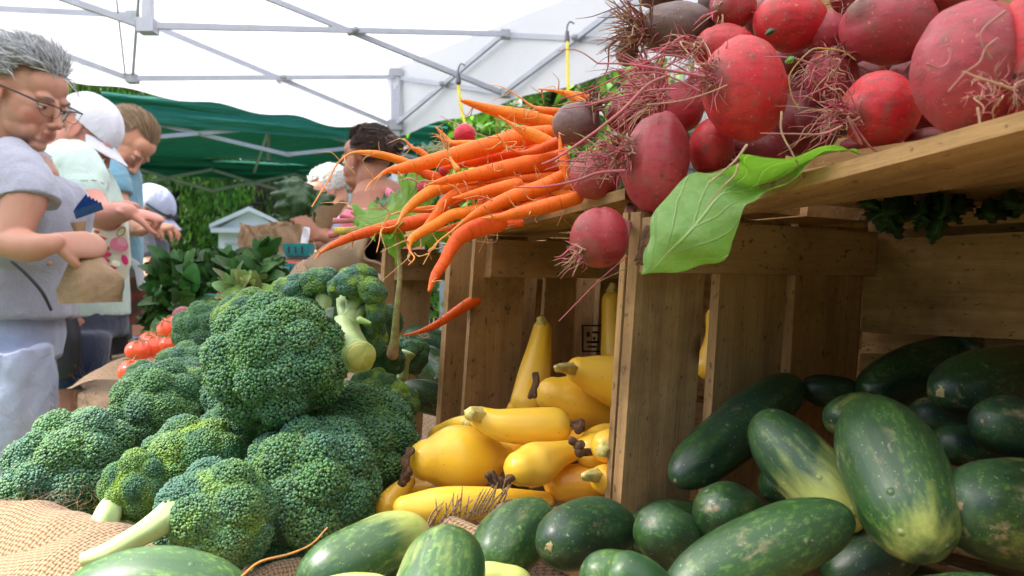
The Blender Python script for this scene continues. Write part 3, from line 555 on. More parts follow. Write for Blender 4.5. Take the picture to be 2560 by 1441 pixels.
BR = [
 (690, 905, .60, 176, 'tight', 'biggest dark green broccoli head, round and tight, in the middle of the heap', (-.25, -.75, .5), 1, 1.0, 1.0, .3),
 (178, 1168, .66, 158, 'tight2', 'wide dark green broccoli head at the burlap edge, nearest the jeans', (-.3, -.55, .8), 1.02, 1, .88, 1.0),
 (545, 1292, .515, 152, 'knobbly', 'bluish green broccoli head with a long pale stalk, just above the palest cucumber', (.3, -.8, .6), 1, 1, .95, 2.2),
 (352, 1218, .57, 92, 'knobbly2', 'small yellowish knobbly broccoli head between the two wide front heads', (-.1, -.8, .6), 1, 1, 1.15, .4),
 (480, 1150, .60, 122, 'knobbly2', 'yellow green broccoli head behind the long pale stalk', (-.1, -.5, .8), 1.1, 1, .9, 3.3),
 (778, 1215, .575, 180, 'tight2', 'large round broccoli head beside the fattest yellow squash', (.15, -.75, .65), 1, 1, 1, 4.0),
 (395, 1020, .74, 118, 'tight2', 'broccoli head with a fresh green side, directly above the small knobbly head', (-.2, -.5, .8), 1.05, 1, 1, 5.1),
 (470, 1000, .78, 100, 'knobbly', 'smaller broccoli head tucked behind the biggest head, half hidden', (0, -.4, .9), 1, 1, 1, 1.1),
 (885, 1100, .66, 168, 'tight', 'dark flat-topped broccoli head under the cut stalk, next to the squash', (.2, -.45, .85), 1.0, 1, .82, 1.7),
 (515, 830, .95, 82, 'tight', 'bluish broccoli head just right of the red tomatoes', (-.3, -.3, .9), 1, 1, 1, .8),
 (462, 925, .86, 78, 'tight2', 'dusty green broccoli head below the bluish one near the tomatoes', (-.3, -.4, .9), 1.2, 1, .9, 2.9),
 (362, 958, .90, 58, 'tight2', 'smallest broccoli head at the left slope of the heap beside the tomatoes', (-.4, -.4, .8), 1, 1, 1, .2),
 (620, 800, .78, 92, 'knobbly2', 'lime tinted broccoli head at the top left of the biggest head', (-.2, -.3, .9), 1, 1, .85, .5),
 (760, 800, .70, 92, 'tight', 'grey green broccoli head tucked between the biggest head and the thick cut stalk', (.1, -.3, .9), 1, 1, 1, 2.5),
 (735, 725, .70, 52, 'floret', 'little yellow green broccoli sprig left of the upright florets', (-.3, -.2, .9), 1, 1, .8, 2.0),
 (800, 706, .69, 52, 'floret2', 'broccoli floret cluster on a pale stem at the top of the heap', (-.1, -.1, 1), 1.0, 1, .75, 1.0, [(806, 725, .69, 22), (812, 790, .685, 17), (826, 850, .68, 20)]),
 (930, 820, .72, 70, 'dark', 'dark shaded broccoli head behind the thick cut stalk', (.6, .3, .3), .8, 1, 1.2, 1.0),
 (1022, 890, .82, 56, 'dark', 'small broccoli with its branching stalk showing, in front of the dim crate', (.5, -.1, .8), .9, 1, 1, 1.5, [(1022, 880, .79, 18), (1012, 905, .79, 12), (1005, 950, .79, 14)]),
 (965, 900, .76, 50, 'dark', 'small dark broccoli head beside the standing chard stem', (.1, -.6, .7), 1, 1, 1, .5),
 (930, 975, .70, 60, 'knobbly2', 'broccoli with yellowish open florets right below the cut stalk', (.2, -.6, .7), 1.1, 1, .9, 3.5),
 (985, 1010, .70, 64, 'yellow', 'yellow flecked broccoli head touching the dim crate with the zucchini', (.5, -.4, .8), 1, 1, 1, 1.5),
 (575, 1080, .67, 80, 'dark', 'shadowed broccoli head deep in the gap under the biggest head', (0, -.6, .8), 1, 1, 1, 4.5),
 (700, 1390, .56, 80, 'dark', 'shadowed broccoli head at the bottom of the heap above the long orange root hair', (0, -.6, .8), 1, 1, 1, 2.4),
 (640, 1010, .74, 130, 'dark', 'dark broccoli head buried behind the biggest head', (0, -.2, 1), 1, 1, 1, 3.1),
]
for b in BR: broccoli(*b[:6], up=b[6], sx=b[7], sy=b[8], sz=b[9], spin=b[10], stalk=b[11] if len(b) > 11 else ([(470, 1255, .50, 44), (400, 1305, .485, 34), (330, 1350, .475, 28), (262, 1385, .470, 24), (205, 1400, .468, 17)] if b[0] == 545 else None))
# the open head with its thick cut stalk
c = V(893, 770, .63); bo = empty('broccoli', c, 'upright light green broccoli with a thick pale stalk cut flat towards us', 'broccoli', 'heads of broccoli heaped on the burlap')
m = M(); r = .63/FPX
m.tube([V(862, 800, .65), V(868, 845, .64), V(885, 880, .625), V(898, 892, .603)], [30*r, 36*r, 40*r, 39*r], n=22, cap='flat', noise=.06, nscale=60, ribs=5, rib_a=.05)
for (a, b, c_, w0) in [((866, 830), (878, 780), (884, 730), 24), ((872, 810), (900, 780), (922, 758), 14), ((868, 805), (858, 775), (852, 748), 15), ((866, 790), (892, 755), (905, 725), 12)]:
    m.tube([V(*a, .645), V(*b, .650), V(*c_, .665)], [w0*1.2*r, w0*r, w0*.8*r], n=12, noise=.08, nscale=80)
for (a, b) in [((845, 850), (835, 880)), ((860, 900), (850, 960)), ((900, 800), (925, 808)), ((845, 820), (828, 812))]: m.tube([V(*a, .62), V(*b, .618)], [9*r, 4*r], n=8, tint=(.8, .95, .7))
st = m.build('stalk', MAT['broccoli_stalk'], bo)
m = M(); cc = V(901, 890, .5995); m.tube([cc, cc+[.0005, -.0015, -.0004]], [37*r, 36*r], n=28, res=1, cap='flat', tint=(1.1, .92, .62)); m.tube([cc+[0, -.0016, 0], cc+[.0003, -.0022, -.0002]], [31*r, 30*r], n=28, res=1, cap='flat', tint=(1.25, 1.02, .72)); m.build('cut_end', MAT['broccoli_stalk'], st)
for i, (px, py, rp, kd, up, dz) in enumerate([(880, 706, 48, 'floret', (0, -.1, 1), 0.006), (928, 726, 42, 'floret2', (.5, -.1, .8), .002), (846, 718, 32, 'floret', (-.5, -.1, .8), .008), (940, 775, 38, 'floret', (.9, 0, .2), .010), (905, 690, 38, 'floret2', (.3, .2, 1), .012), (935, 850, 42, 'floret2', (.8, .3, -.2), .04), (895, 742, 30, 'floret', (.2, .3, 1), .02), (925, 815, 40, 'floret2', (.5, .5, .3), .03)]):
    k = bpy.data.objects.new('floret', crown(kd)); C.objects.link(k); k.parent = bo; p = V(px, py, .65+dz); p = V(px, py, .640+dz*.7); k.location = p-ORG[bo.name]; s = rp*(.65+dz)/FPX/.055
    k.rotation_euler = Vector(up).to_track_quat('Z', 'Y').to_euler(); k.scale = (s, s, s*.8)
m = M(); m.tube([V(835, 830, .60), V(822, 800, .60), V(826, 775, .605), V(838, 768, .61)], [6*r, 14*r, 12*r, 2*r], n=8, ell=.15); m.build('leaf', MAT['dark_leaf'], bo)
m = M(); m.tube([V(285, 1250, .56), V(272, 1285, .545), V(262, 1318, .54)], [.006, .0085, .0095], n=18, cap='flat', noise=.1, nscale=90, ribs=5, rib_a=.05); m.build('broccoli_stub', MAT['broccoli_stalk'], label='pale cut broccoli stub between the burlap roll and the knobbly head', cat='broccoli')
# ---------------- cucumbers
def cuke(pts, rad, label, y=0., g=.2, conv=C7, scar=None, ends=(.55, .55), star=None):
    P = np.array([V(*conv(p[:2]), p[2]) for p in pts]); r = np.array(rad, float); sc_ = {C7: 1.7139, C6: 1.945, C0: 1.}[conv]
    r = r/sc_*np.array([p[2] for p in pts])/FPX; L = cr(np.column_stack([P, r]), 5)
    r_ = np.random.default_rng(abs(hash(label)) % 1000 if 0 else sum(map(ord, label))); n = 40
    m = M(); yy = np.broadcast_to(np.asarray(y, float), (len(P),)) if np.ndim(y) else np.full(len(P), y); gg = np.broadcast_to(np.asarray(g, float), (len(P),))
    t0 = unit(P[0]-P[1]); t1 = unit(P[-1]-P[-2]); rm = r.max(); r0, r1 = max(r[0], .82*rm), max(r[-1], .82*rm); k0, k1 = min(r[0], rm)*1.0, min(r[-1], rm)*1.0
    A_ = np.vstack([P[0]+t0*k0, P[1:-1] if len(P) > 2 else (P[:1]+P[-1:])/2, P[-1]+t1*k1]); gq = np.linspace(0, 1, len(P)); u = (1-np.cos(np.linspace(0, np.pi, 46)))/2
    Cc = cr(A_, 20); Lc = np.concatenate([[0], np.cumsum(np.linalg.norm(np.diff(Cc, axis=0), axis=1))]); Lc /= Lc[-1]; Q = np.stack([np.interp(u, Lc, Cc[:, k]) for k in range(3)], -1)
    g_ = r0*(1-u)**2+(4*rm-r0-r1)*u*(1-u)+r1*u*u; g_ = np.minimum(g_, rm*1.02); ee = 3.2; prof = np.maximum(g_*(1-np.abs(2*u-1)**ee)**(1/2.5), rm*.015)
    m.tube(Q, prof*(1+.015*np.sin(u*13+r_.random()*6)), n=n, res=1, cap='flat', noise=.022, nscale=38, ribs=int(r_.integers(5, 8)), rib_a=.012, tint=np.stack([np.clip(np.interp(u, gq, yy), 0, 1), np.clip(np.interp(u, gq, gg), 0, 1)*.75, u*0], -1))
    o = m.build('cucumber', MAT['cucumber_skin'], label=label, cat='cucumber', group='cucumbers in and before the crate')
    e = Q[0]; m = M(); rs = rm*(.16 if star else .10); m.ball(e-t0*rm*.03, (rs, rs, rm*.035), frame_(t0), n=14, noise=.35, nscale=3.5, tint=(.30, .36, .10) if star else (.24, .20, .09)); m.build('blossom_scar', MAT['root_fibre'], o)
    return o
def frame_(z):
    z = unit(z); x = unit(np.cross(z, [.3, .2, .9])); return np.array([x, np.cross(z, x), z])
K7 = [
 ([(300, 980, .50), (500, 820, .535), (700, 655, .58)], (112, 124, 108), 'dark glossy cucumber leaning against the crate side, pointing up to the right', 0, .12),
 ([(660, 830, .47), (770, 960, .455), (940, 1120, .44)], (108, 150, 140), 'mottled cucumber with a yellow belly stripe beside the tallest one', (.2, .55, .85), .3),
 ([(1085, 800, .435), (1170, 980, .41), (1270, 1230, .385)], (128, 212, 150), 'tall fat cucumber standing on end in the middle of the crate', (.08, .12, .42), (.35, .5, .8)),
 ([(890, 1220, .395), (620, 1320, .385), (330, 1480, .375)], (118, 160, 150), 'long speckled cucumber lying in front, slanting down to the left', (.15, .15, .25), (.25, .45, .6)),
 ([(1560, 1150, .385), (1700, 1170, .40), (1900, 1190, .42)], (190, 235, 200), 'fat cucumber cut by the right side of the picture with a tan scar on top', (.15, .45, .3), .35),
 ([(1430, 640, .48), (1600, 610, .51), (1780, 570, .54)], (118, 150, 120), 'dark cucumber high in the crate with a yellow star scar on its end', (.1, 0, 0), .08, C7, None, None, 1),
 ([(1620, 790, .43), (1800, 830, .45)], (122, 130), 'dark rounded cucumber end above the fat one with the tan scar', 0, .14),
 ([(1090, 640, .585), (1300, 560, .61), (1470, 500, .63)], (80, 125, 85), 'dark cucumber at the back wall under the slatted gap', .05, .12),
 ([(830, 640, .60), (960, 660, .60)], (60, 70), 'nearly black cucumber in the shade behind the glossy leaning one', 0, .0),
 ([(960, 760, .50), (1040, 740, .51)], (88, 90), 'small pale cucumber end peeping out behind the tallest one', .4, .5),
 ([(440, 1170, .44), (490, 1210, .47), (560, 1250, .50)], (140, 150, 130), 'round cucumber end with a dusty brown crown, right of the crate post', (.15, .05, 0), .18),
 ([(180, 1250, .44), (240, 1300, .45)], (115, 130), 'grey green cucumber end just left of the dusty crowned one', .05, .3),
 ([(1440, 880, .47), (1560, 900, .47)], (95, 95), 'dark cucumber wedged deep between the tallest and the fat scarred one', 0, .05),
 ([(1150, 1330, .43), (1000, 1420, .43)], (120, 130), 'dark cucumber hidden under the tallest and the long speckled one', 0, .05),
 ([(1560, 1530, .36), (1250, 1560, .36)], (110, 110), 'cucumber back showing along the bottom below the tallest one', .1, .3),
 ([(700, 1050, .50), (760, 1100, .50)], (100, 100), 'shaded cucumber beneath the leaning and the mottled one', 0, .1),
 ([(40, 1450, .365), (130, 1520, .365)], (110, 120), 'pale speckled cucumber end at the bottom, left of the long slanting one', .3, .75),
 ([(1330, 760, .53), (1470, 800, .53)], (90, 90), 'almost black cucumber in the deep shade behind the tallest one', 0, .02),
]
for a in K7: cuke(*a)
K6 = [
 ([(985, 1270, .43), (1090, 1235, .45), (1210, 1215, .47)], (128, 168, 140), 'dark cucumber with a green star scar facing us at the foot of the crate post', 0, .12, C7, None, None, 1),
 ([(860, 1190, .485), (760, 1240, .475), (690, 1330, .46)], (105, 160, 150), 'striped green cucumber next to the frayed burlap', (.1, .15, .1), .45),
 ([(1180, 1440, .385), (1260, 1480, .385), (1400, 1560, .38)], (110, 150, 160), 'light green spiny cucumber end at the bottom under the star scarred one', (.25, .3, .3), .75),
 ([(440, 1330, .40), (400, 1440, .39), (370, 1560, .38)], (118, 215, 215), 'blunt green cucumber standing up with a tan star scar on its tip', (.5, .35, .25), (.9, .75, .6)),
 ([(230, 1250, .455), (60, 1330, .44), (-140, 1440, .43)], (112, 170, 170), 'long cucumber fading to creamy yellow at its right end', (.95, .35, .15), (1., .65, .45)),
 ([(620, 1440, .43), (760, 1470, .43)], (70, 75), 'yellow green cucumber back low between the two blunt ones', .85, 1.),
 ([(60, 1520, .375), (-120, 1530, .375)], (95, 95), 'creamy cucumber sliver at the very bottom below the long yellow tipped one', .9, 1.),
]
for a in K6: cuke(*a[:5], conv=C6, star=1 if len(a) > 5 else None)
cuke([(560, 1510, .40), (390, 1475, .40), (200, 1530, .40)], (80, 108, 90), 'palest bluish green cucumber in the bottom corner below the long broccoli stalk', (.1, .05, .25), (.8, .95, .9), conv=C0)
# zucchini in the dim third crate
for p, r, l in [([(1060, 900, .95), (1140, 960, .93)], (42, 46), 'dark zucchini in the dim crate, upper one behind the small broccoli'), ([(1035, 985, .88), (1130, 1010, .90)], (40, 42), 'dark zucchini in the dim crate, lower one near its floor'), ([(1040, 845, 1.0), (1110, 865, 1.0)], (34, 36), 'dark zucchini in the dim crate, topmost and farthest back')]:
    cuke(p, r, l, 0, .12, conv=C0)
for f in [([(1700, 1500, .50), (1900, 1560, .50)], (120, 120)), ([(2200, 1500, .45), (2350, 1560, .45)], (120, 120)), ([(1050, 1560, .45), (1300, 1600, .45)], (110, 110)), ([(1650, 1330, .52), (1800, 1340, .55)], (80, 80))]:
    cuke(*f, 'cucumber buried out of sight beneath the heap in or before the crate', 0, .2, conv=C0)
# ---------------- squash
def squash(pts, rad, label, stem=None, blossom=None, tint=(1, 1, 1)):
    P = np.array([V(*C6(p[:2]), p[2]) for p in pts]); r = np.array(rad)/1.945*np.array([p[2] for p in pts])/FPX
    m = M(); m.tube(P, r, n=40, res=9, noise=.018, nscale=30, ribs=8, rib_a=.010, tint=tint)
    o = m.build('squash', MAT['squash_skin'], label=label, cat='squash', group='yellow squash spilling out of the second crate')
    if stem:
        p = [V(*C6(q[:2]), q[2]) for q in stem]; rr = [q[3]/1.945*q[2]/FPX for q in stem]; m = M(); m.tube(p, rr, n=15, cap='flat', ribs=5, rib_a=.16, noise=.05); m.build('stem', MAT['squash_stem'], o)
    if blossom:
        p = [V(*C6(q[:2]), q[2]) for q in blossom]; rr = [q[3]/1.945*q[2]/FPX for q in blossom]; m = M()
        for s_ in range(4):
            m.tube([a+rng.normal(size=3)*b*.45 for a, b in zip(p, rr)], [b*.62 for b in rr], n=10, res=5, noise=.5, nscale=170)
        m.build('dried_blossom', MAT['dried_blossom'], o)
    return o
squash([(330, 875, .60), (440, 870, .61), (560, 868, .62), (680, 862, .635)], (100, 158, 145, 70), 'fattest yellow squash with a big dried blossom touching the broccoli', blossom=[(250, 835, .585, 20), (232, 880, .582, 26), (215, 920, .58, 26), (225, 965, .58, 34)])
squash([(590, 675, .60), (680, 705, .60), (820, 712, .605), (940, 712, .61)], (58, 78, 90, 92), 'smooth yellow squash lying level on top of the fattest one, stem end left', stem=[(600, 665, .60, 40), (555, 655, .59, 34), (530, 648, .583, 27)], blossom=[(1035, 700, .605, 16), (1062, 715, .60, 26), (1070, 725, .60, 24)])
squash([(785, 915, .565), (860, 895, .575), (980, 845, .59), (1100, 810, .61)], (88, 108, 62, 45), 'pear shaped yellow squash in the middle with a curled dried blossom below', blossom=[(715, 965, .555, 26), (690, 1000, .55, 16), (655, 985, .55, 20), (630, 945, .55, 20)])
squash([(1130, 830, .60), (1200, 800, .63), (1300, 780, .66)], (86, 100, 60), 'rounded yellow squash with a ragged dried blossom, right of the pear shaped one', blossom=[(1130, 835, .565, 14), (1080, 835, .56, 24), (1040, 815, .56, 36)])
squash([(1200, 810, .555), (1280, 790, .59)], (78, 85), 'yellow squash seen stem end on against the crate edge, upper of two', stem=[(1205, 825, .54, 44), (1170, 830, .53, 30)], tint=(1, .9, .7))
squash([(1190, 970, .54), (1290, 985, .58)], (72, 80), 'yellow squash seen stem end on against the crate edge, lower of two', stem=[(1150, 950, .535, 34), (1105, 955, .52, 26), (1085, 950, .515, 12)], tint=(1, .85, .6))
squash([(1065, 440, .66), (1150, 465, .665), (1260, 500, .67), (1380, 540, .68)], (66, 100, 125, 120), 'upper yellow squash reaching behind the crate edge with a pointed stem', stem=[(1040, 437, .655, 32), (1000, 430, .64, 24), (965, 430, .63, 20), (948, 422, .625, 8)])
squash([(940, 560, .685), (1040, 590, .69), (1180, 640, .70), (1300, 660, .70)], (88, 122, 108, 70), 'yellow squash under the pointed stem with an upright dried blossom', blossom=[(852, 455, .66, 14), (850, 510, .655, 17), (830, 555, .65, 20)])
squash([(885, 240, .76), (870, 340, .75), (850, 450, .74), (815, 600, .72)], (46, 62, 80, 88), 'tall yellow squash standing upright against the slats', stem=[(884, 215, .757, 30), (878, 190, .755, 22), (872, 178, .755, 16)])
squash([(1222, 100, .78), (1225, 200, .775), (1232, 360, .765)], (46, 50, 62), 'dim yellow squash standing at the back by the crate edge', stem=[(1222, 60, .78, 28), (1230, 15, .78, 12)])
squash([(220, 1110, .56), (400, 1100, .565), (640, 1080, .575), (900, 1075, .59)], (62, 92, 72, 45), 'long yellow squash lying along the bottom behind the burlap fray')
squash([(125, 1100, .59), (180, 1040, .60), (235, 985, .61)], (58, 52, 34), 'slim yellow squash slanting up against the broccoli', tint=(1, .92, .75))
squash([(980, 990, .60), (1100, 985, .60)], (88, 90), 'orange yellow squash behind the lower stem end one', tint=(1, .82, .6))
squash([(515, 700, .64), (460, 715, .65), (380, 760, .68)], (42, 44, 50), 'squash neck peeping out left of the level squash', stem=[(520, 700, .635, 26), (535, 705, .63, 22)])
for k, (a, b, dd, rr) in enumerate([(700, 810, .66, 60), (1010, 790, .65, 70), (840, 640, .72, 70), (1150, 720, .70, 75), (420, 1060, .62, 60), (900, 920, .63, 70), (300, 1010, .66, 50)]):
    squash([(a-60, b, dd), (a+60, b+10, dd)], (rr, rr*.9), ['sliver of yellow squash between the fattest and the level one', 'sliver of squash behind the curled blossom squash', 'pale squash between the upright one and the level one', 'orange tinted squash under the upper pair by the crate edge', 'squash under the fattest one', 'squash deep behind the pear shaped one', 'squash between broccoli and the fattest squash, low down'][k], tint=(1, .85, .65))  # all filler squash share one orange tint
squash([(1725, 180, .66), (1730, 280, .66), (1700, 420, .66)], (45, 52, 70), 'yellow squash glimpsed through the first gap between the crate slats')
# ---------------- carrots
OR = np.array([.92, .18, .010]); OR2 = np.array([.86, .12, .010]); OR3 = np.array([.95, .27, .02])
def carrot(pts, wd, d0, d1, label, col=OR, conv=C4, hairs=3):
    n = len(pts); sc_ = 2.059 if conv is C4 else 1; ds = np.linspace(d0, d1, n); P = np.array([V(*conv(p), dd) for p, dd in zip(pts, ds)]); r = np.array(wd)*np.where(np.array(wd) > 25, 1.1, 1.)/2/sc_*ds/FPX
    tip = np.array([.9, .42, .12]); tn = np.array([col*(1-k)+tip*k for k in np.clip(1-np.array(wd)/26., 0, 1)])
    m = M(); m.tube(P, r, n=20, res=9, noise=.045, nscale=70, tint=tn)
    o = m.build('carrot', MAT['carrot_skin'], label=label, cat='carrot', group='orange carrots heaped on the second crate')
    if hairs:
        m = M(); Q = cr(np.column_stack([P, r]), 6)
        for k in range(hairs):
            i = int(rng.uniform(.25, .95)*len(Q)); a = Q[i, :3]; s = rng.uniform(.008, .022); dd = unit(rng.normal(size=3)+[-.6, -.5, -.2])*s
            a = a+unit(dd)*Q[i, 3]*.85; m.tube([a, a+dd*.5+rng.normal(size=3)*s*.15, a+dd+rng.normal(size=3)*s*.3], [.0006, .0004, .0002], n=4, res=4, tint=(.85, .45, .16))
        m.build('root_hair', MAT['root_fibre'], o)
    return o
CRT = [
 ([(720, 560), (640, 527), (560, 500), (470, 482), (370, 480), (300, 530), (250, 620), (205, 690), (165, 755)], (44, 42, 38, 32, 13, 10, 9, 8, 6), .72, .66, 'carrot whose long thin tail arches over and hangs farthest left', OR3),
 ([(1380, 378), (1250, 400), (1050, 450), (900, 490), (750, 530), (620, 562), (555, 572), (500, 605), (460, 640), (440, 675)], (78, 86, 84, 78, 66, 48, 26, 11, 8, 5), .67, .60, 'thickest carrot on top of the pile with pale curled tip', OR*1.02),
 ([(1050, 690), (900, 640), (800, 605), (690, 560)], (48, 52, 48, 30), .73, .72, 'carrot running under the thickest one towards the chard leaf', OR2),
 ([(1440, 505), (1250, 545), (1100, 572), (950, 602), (850, 622), (780, 637), (740, 652)], (96, 88, 74, 56, 40, 14, 6), .645, .60, 'second thick carrot just below the thickest one', OR),
 ([(1440, 425), (1330, 462), (1240, 478), (1180, 455), (1140, 415), (1118, 385)], (62, 42, 22, 12, 8, 5), .625, .60, 'short carrot with an upcurved thread of a tail above the second thick one', OR2),
 ([(1390, 325), (1280, 298), (1150, 272), (1030, 240), (960, 217), (928, 210)], (70, 74, 62, 42, 26, 8), .74, .71, 'carrot pointing left at the top, in front of the canopy cloth', OR3),
 ([(1480, 268), (1370, 262), (1300, 240), (1230, 190), (1150, 142), (1065, 128)], (34, 36, 16, 8, 5, 3), .70, .70, 'thin carrot with a wiry tail rising above the top ones', OR),
 ([(1590, 250), (1540, 215), (1490, 180), (1420, 160), (1330, 150)], (50, 44, 34, 18, 5), .72, .72, 'carrot under the beet roots, lower of the two highest', OR3),
 ([(1640, 225), (1580, 195), (1520, 175), (1460, 163), (1400, 158)], (40, 36, 24, 12, 4), .74, .74, 'carrot under the beet roots, highest of all', OR),
 ([(1380, 425), (1300, 385), (1240, 362), (1190, 330), (1125, 288)], (60, 56, 38, 18, 5), .63, .63, 'carrot slanting down to the right across the thickest one', OR3),
 ([(1010, 432), (930, 432), (880, 428), (845, 392), (800, 343)], (34, 34, 30, 22, 7), .70, .70, 'forked little carrot curling upwards beside the radish', OR3),
 ([(900, 432), (860, 420), (805, 393)], (22, 18, 5), .695, .695, 'second prong of a small carrot below the radish', OR3),
 ([(780, 520), (720, 470), (680, 452), (638, 405)], (34, 28, 20, 6), .74, .74, 'tiny curved carrot end poking up left of the pale leaf', OR),
 ([(912, 562), (885, 520), (868, 480), (872, 425)], (30, 16, 9, 4), .59, .60, 'small carrot tip sticking straight up across the thickest one', OR3),
 ([(1478, 622), (1465, 545), (1448, 470), (1437, 375)], (18, 42, 26, 5), .585, .585, 'small carrot hanging tip up in front of the beets', OR),
 ([(1450, 545), (1330, 565), (1240, 590), (1160, 605)], (46, 48, 34, 14), .64, .64, 'dark orange carrot crosswise below the second thick one', OR2),
 ([(1420, 600), (1250, 612), (1100, 622), (1000, 640)], (44, 38, 30, 12), .635, .63, 'narrow carrot lying level in the middle of the pile', OR),
 ([(1060, 640), (960, 632), (900, 645), (800, 668), (720, 712), (655, 770), (622, 812), (600, 848), (545, 865), (440, 850)], (62, 64, 62, 60, 54, 38, 18, 9, 8, 4), .65, .60, 'carrot curving down left over the chard leaf with a looped tail', OR3),
 ([(1220, 645), (1100, 670), (980, 698), (890, 712)], (66, 62, 42, 10), .615, .61, 'carrot with a blunt left end in the centre of the pile', OR),
 ([(1460, 605), (1340, 660), (1200, 705), (1060, 768), (965, 820), (885, 882), (800, 950), (738, 1052)], (72, 74, 68, 56, 26, 12, 8, 4), .60, .565, 'long carrot sweeping across with a thread tail over the crate', OR),
 ([(1120, 738), (980, 780), (880, 802), (800, 850), (720, 892), (672, 930), (668, 980), (692, 1020), (662, 1056)], (50, 56, 56, 54, 46, 34, 13, 8, 4), .62, .58, 'carrot whose wriggly tail hangs before the dim crate opening', OR3),
 ([(1530, 712), (1400, 745), (1250, 782), (1120, 812), (1030, 816)], (60, 72, 58, 32, 5), .575, .565, 'carrot resting on the front edge of the crate top', OR),
 ([(1120, 838), (1010, 868), (930, 908), (880, 970), (845, 1040), (800, 1110), (768, 1186)], (92, 92, 78, 62, 56, 46, 18), .60, .57, 'stout carrot hanging down over the crate edge', OR2*1.04),
 ([(860, 800), (780, 815), (660, 845), (550, 862), (400, 902), (300, 942), (215, 988), (178, 1028)], (60, 62, 66, 58, 46, 34, 16, 4), .69, .64, 'long carrot reaching farthest down left under the chard leaf', OR2),
 ([(850, 768), (760, 770), (690, 775), (640, 780), (565, 800), (525, 860), (512, 930), (498, 990)], (36, 34, 24, 9, 7, 7, 6, 4), .66, .62, 'small carrot with a dangling hooked tail over the leaf', OR),
 ([(1040, 1228), (975, 1254), (900, 1302), (800, 1366), (700, 1406), (618, 1420)], (56, 54, 46, 34, 20, 4), .765, .70, 'single carrot poking out through the crate slats', OR2),
 ([(1650, 728), (1500, 700), (1420, 682), (1355, 670)], (40, 46, 32, 8), .60, .60, 'carrot lying beneath the small pink beet', OR3),
 ([(1280, 700), (1120, 728), (980, 782), (870, 803)], (52, 52, 44, 26), .635, .63, 'carrot filling the heap under the long sweeping one', OR2),
 ([(1000, 660), (930, 680), (850, 730), (800, 800), (745, 865), (690, 905)], (48, 54, 52, 44, 30, 12), .63, .60, 'carrot bending down through the tangle of tails', OR),
 ([(1230, 480), (1100, 500), (960, 530), (850, 552)], (52, 58, 52, 24), .68, .67, 'reddish carrot squeezed below the thickest one', OR2),
 ([(1160, 800), (1050, 815), (900, 860), (810, 880)], (40, 42, 34, 10), .655, .65, 'carrot end low in the heap above the dim crate', OR2),
 ([(1380, 600), (1300, 640), (1180, 655), (1050, 660)], (60, 60, 50, 24), .66, .66, 'carrot buried in the middle of the heap', OR2),
 ([(1560, 640), (1470, 655), (1360, 668)], (60, 62, 40), .63, .63, 'carrot half under the beets at the right of the heap', OR2),
 ([(1450, 480), (1350, 470), (1250, 440)], (70, 72, 50), .69, .69, 'carrot behind the two thick ones, near the grey beet', OR2),
 ([(1600, 640), (1520, 620), (1440, 600)], (50, 52, 40), .64, .64, 'carrot lying behind the little pink beet', OR),
 ([(1240, 840), (1140, 845), (1040, 835)], (36, 34, 20), .62, .62, 'dark carrot along the crate edge beside the stout hanging one', OR2),
 ([(1080, 560), (1000, 640), (900, 730)], (60, 60, 50), .70, .70, 'carrot hidden under the heap near the chard', OR2),
 ([(1300, 740), (1200, 720), (1050, 730)], (60, 66, 60), .67, .67, 'carrot at the bottom of the heap in the crate middle', OR2),
]
for k, (x0, y0, x1, y1, w_, dd) in enumerate([(1420, 520, 900, 640, 56, .70), (1450, 570, 960, 700, 54, .69), (1470, 640, 1000, 790, 56, .67), (1400, 700, 900, 850, 48, .68), (1440, 440, 1020, 520, 60, .73), (1380, 350, 1100, 400, 60, .76), (1500, 690, 1150, 790, 50, .64), (1250, 610, 800, 760, 50, .71), (1200, 560, 820, 650, 46, .73), (1300, 640, 1020, 800, 50, .655)]):
    CRT.append(([(x0, y0), (x0*.6+x1*.4, y0*.62+y1*.38), (x0*.25+x1*.75, y0*.28+y1*.72), (x1, y1)], (w_, w_, w_*.7, w_*.15), dd, dd-.01, ['carrot filling the heap behind the second thick one', 'carrot filling the heap behind the narrow level one', 'carrot filling the heap behind the long sweeping one', 'carrot low in the heap over the dim crate top', 'carrot behind the thickest one near the grey beet', 'carrot at the back of the heap under the top pointing one', 'carrot behind the front edge carrot', 'carrot behind the looped tail carrot', 'carrot behind the chard leaf top', 'carrot in the dark middle behind the blunt one'][k], OR2*(.9+.03*k)))
for c_ in CRT: carrot(*c_, hairs=5)
# long root threads of carrots
def thread(name, pts, r0, r1, d, lab, cat, col, conv=C0, n=5, par=None, grp=None, mt='root_fibre'):
    ds = np.linspace(d[0], d[1], len(pts)) if np.ndim(d) else [d]*len(pts); P = [V(*conv(p), dd) for p, dd in zip(pts, ds)]
    m = M(); m.tube(P, np.linspace(r0, r1, len(P)), n=n, res=8, tint=col); return m.build(name, MAT[mt], par, label=lab, cat=cat, group=grp)
thread('root_thread', [(605, 1441), (650, 1405), (725, 1385), (780, 1360), (818, 1320)], .0007, .0005, (.40, .44), 'thin orange root thread lying on the cucumbers below the broccoli', 'root', (.75, .28, .03))
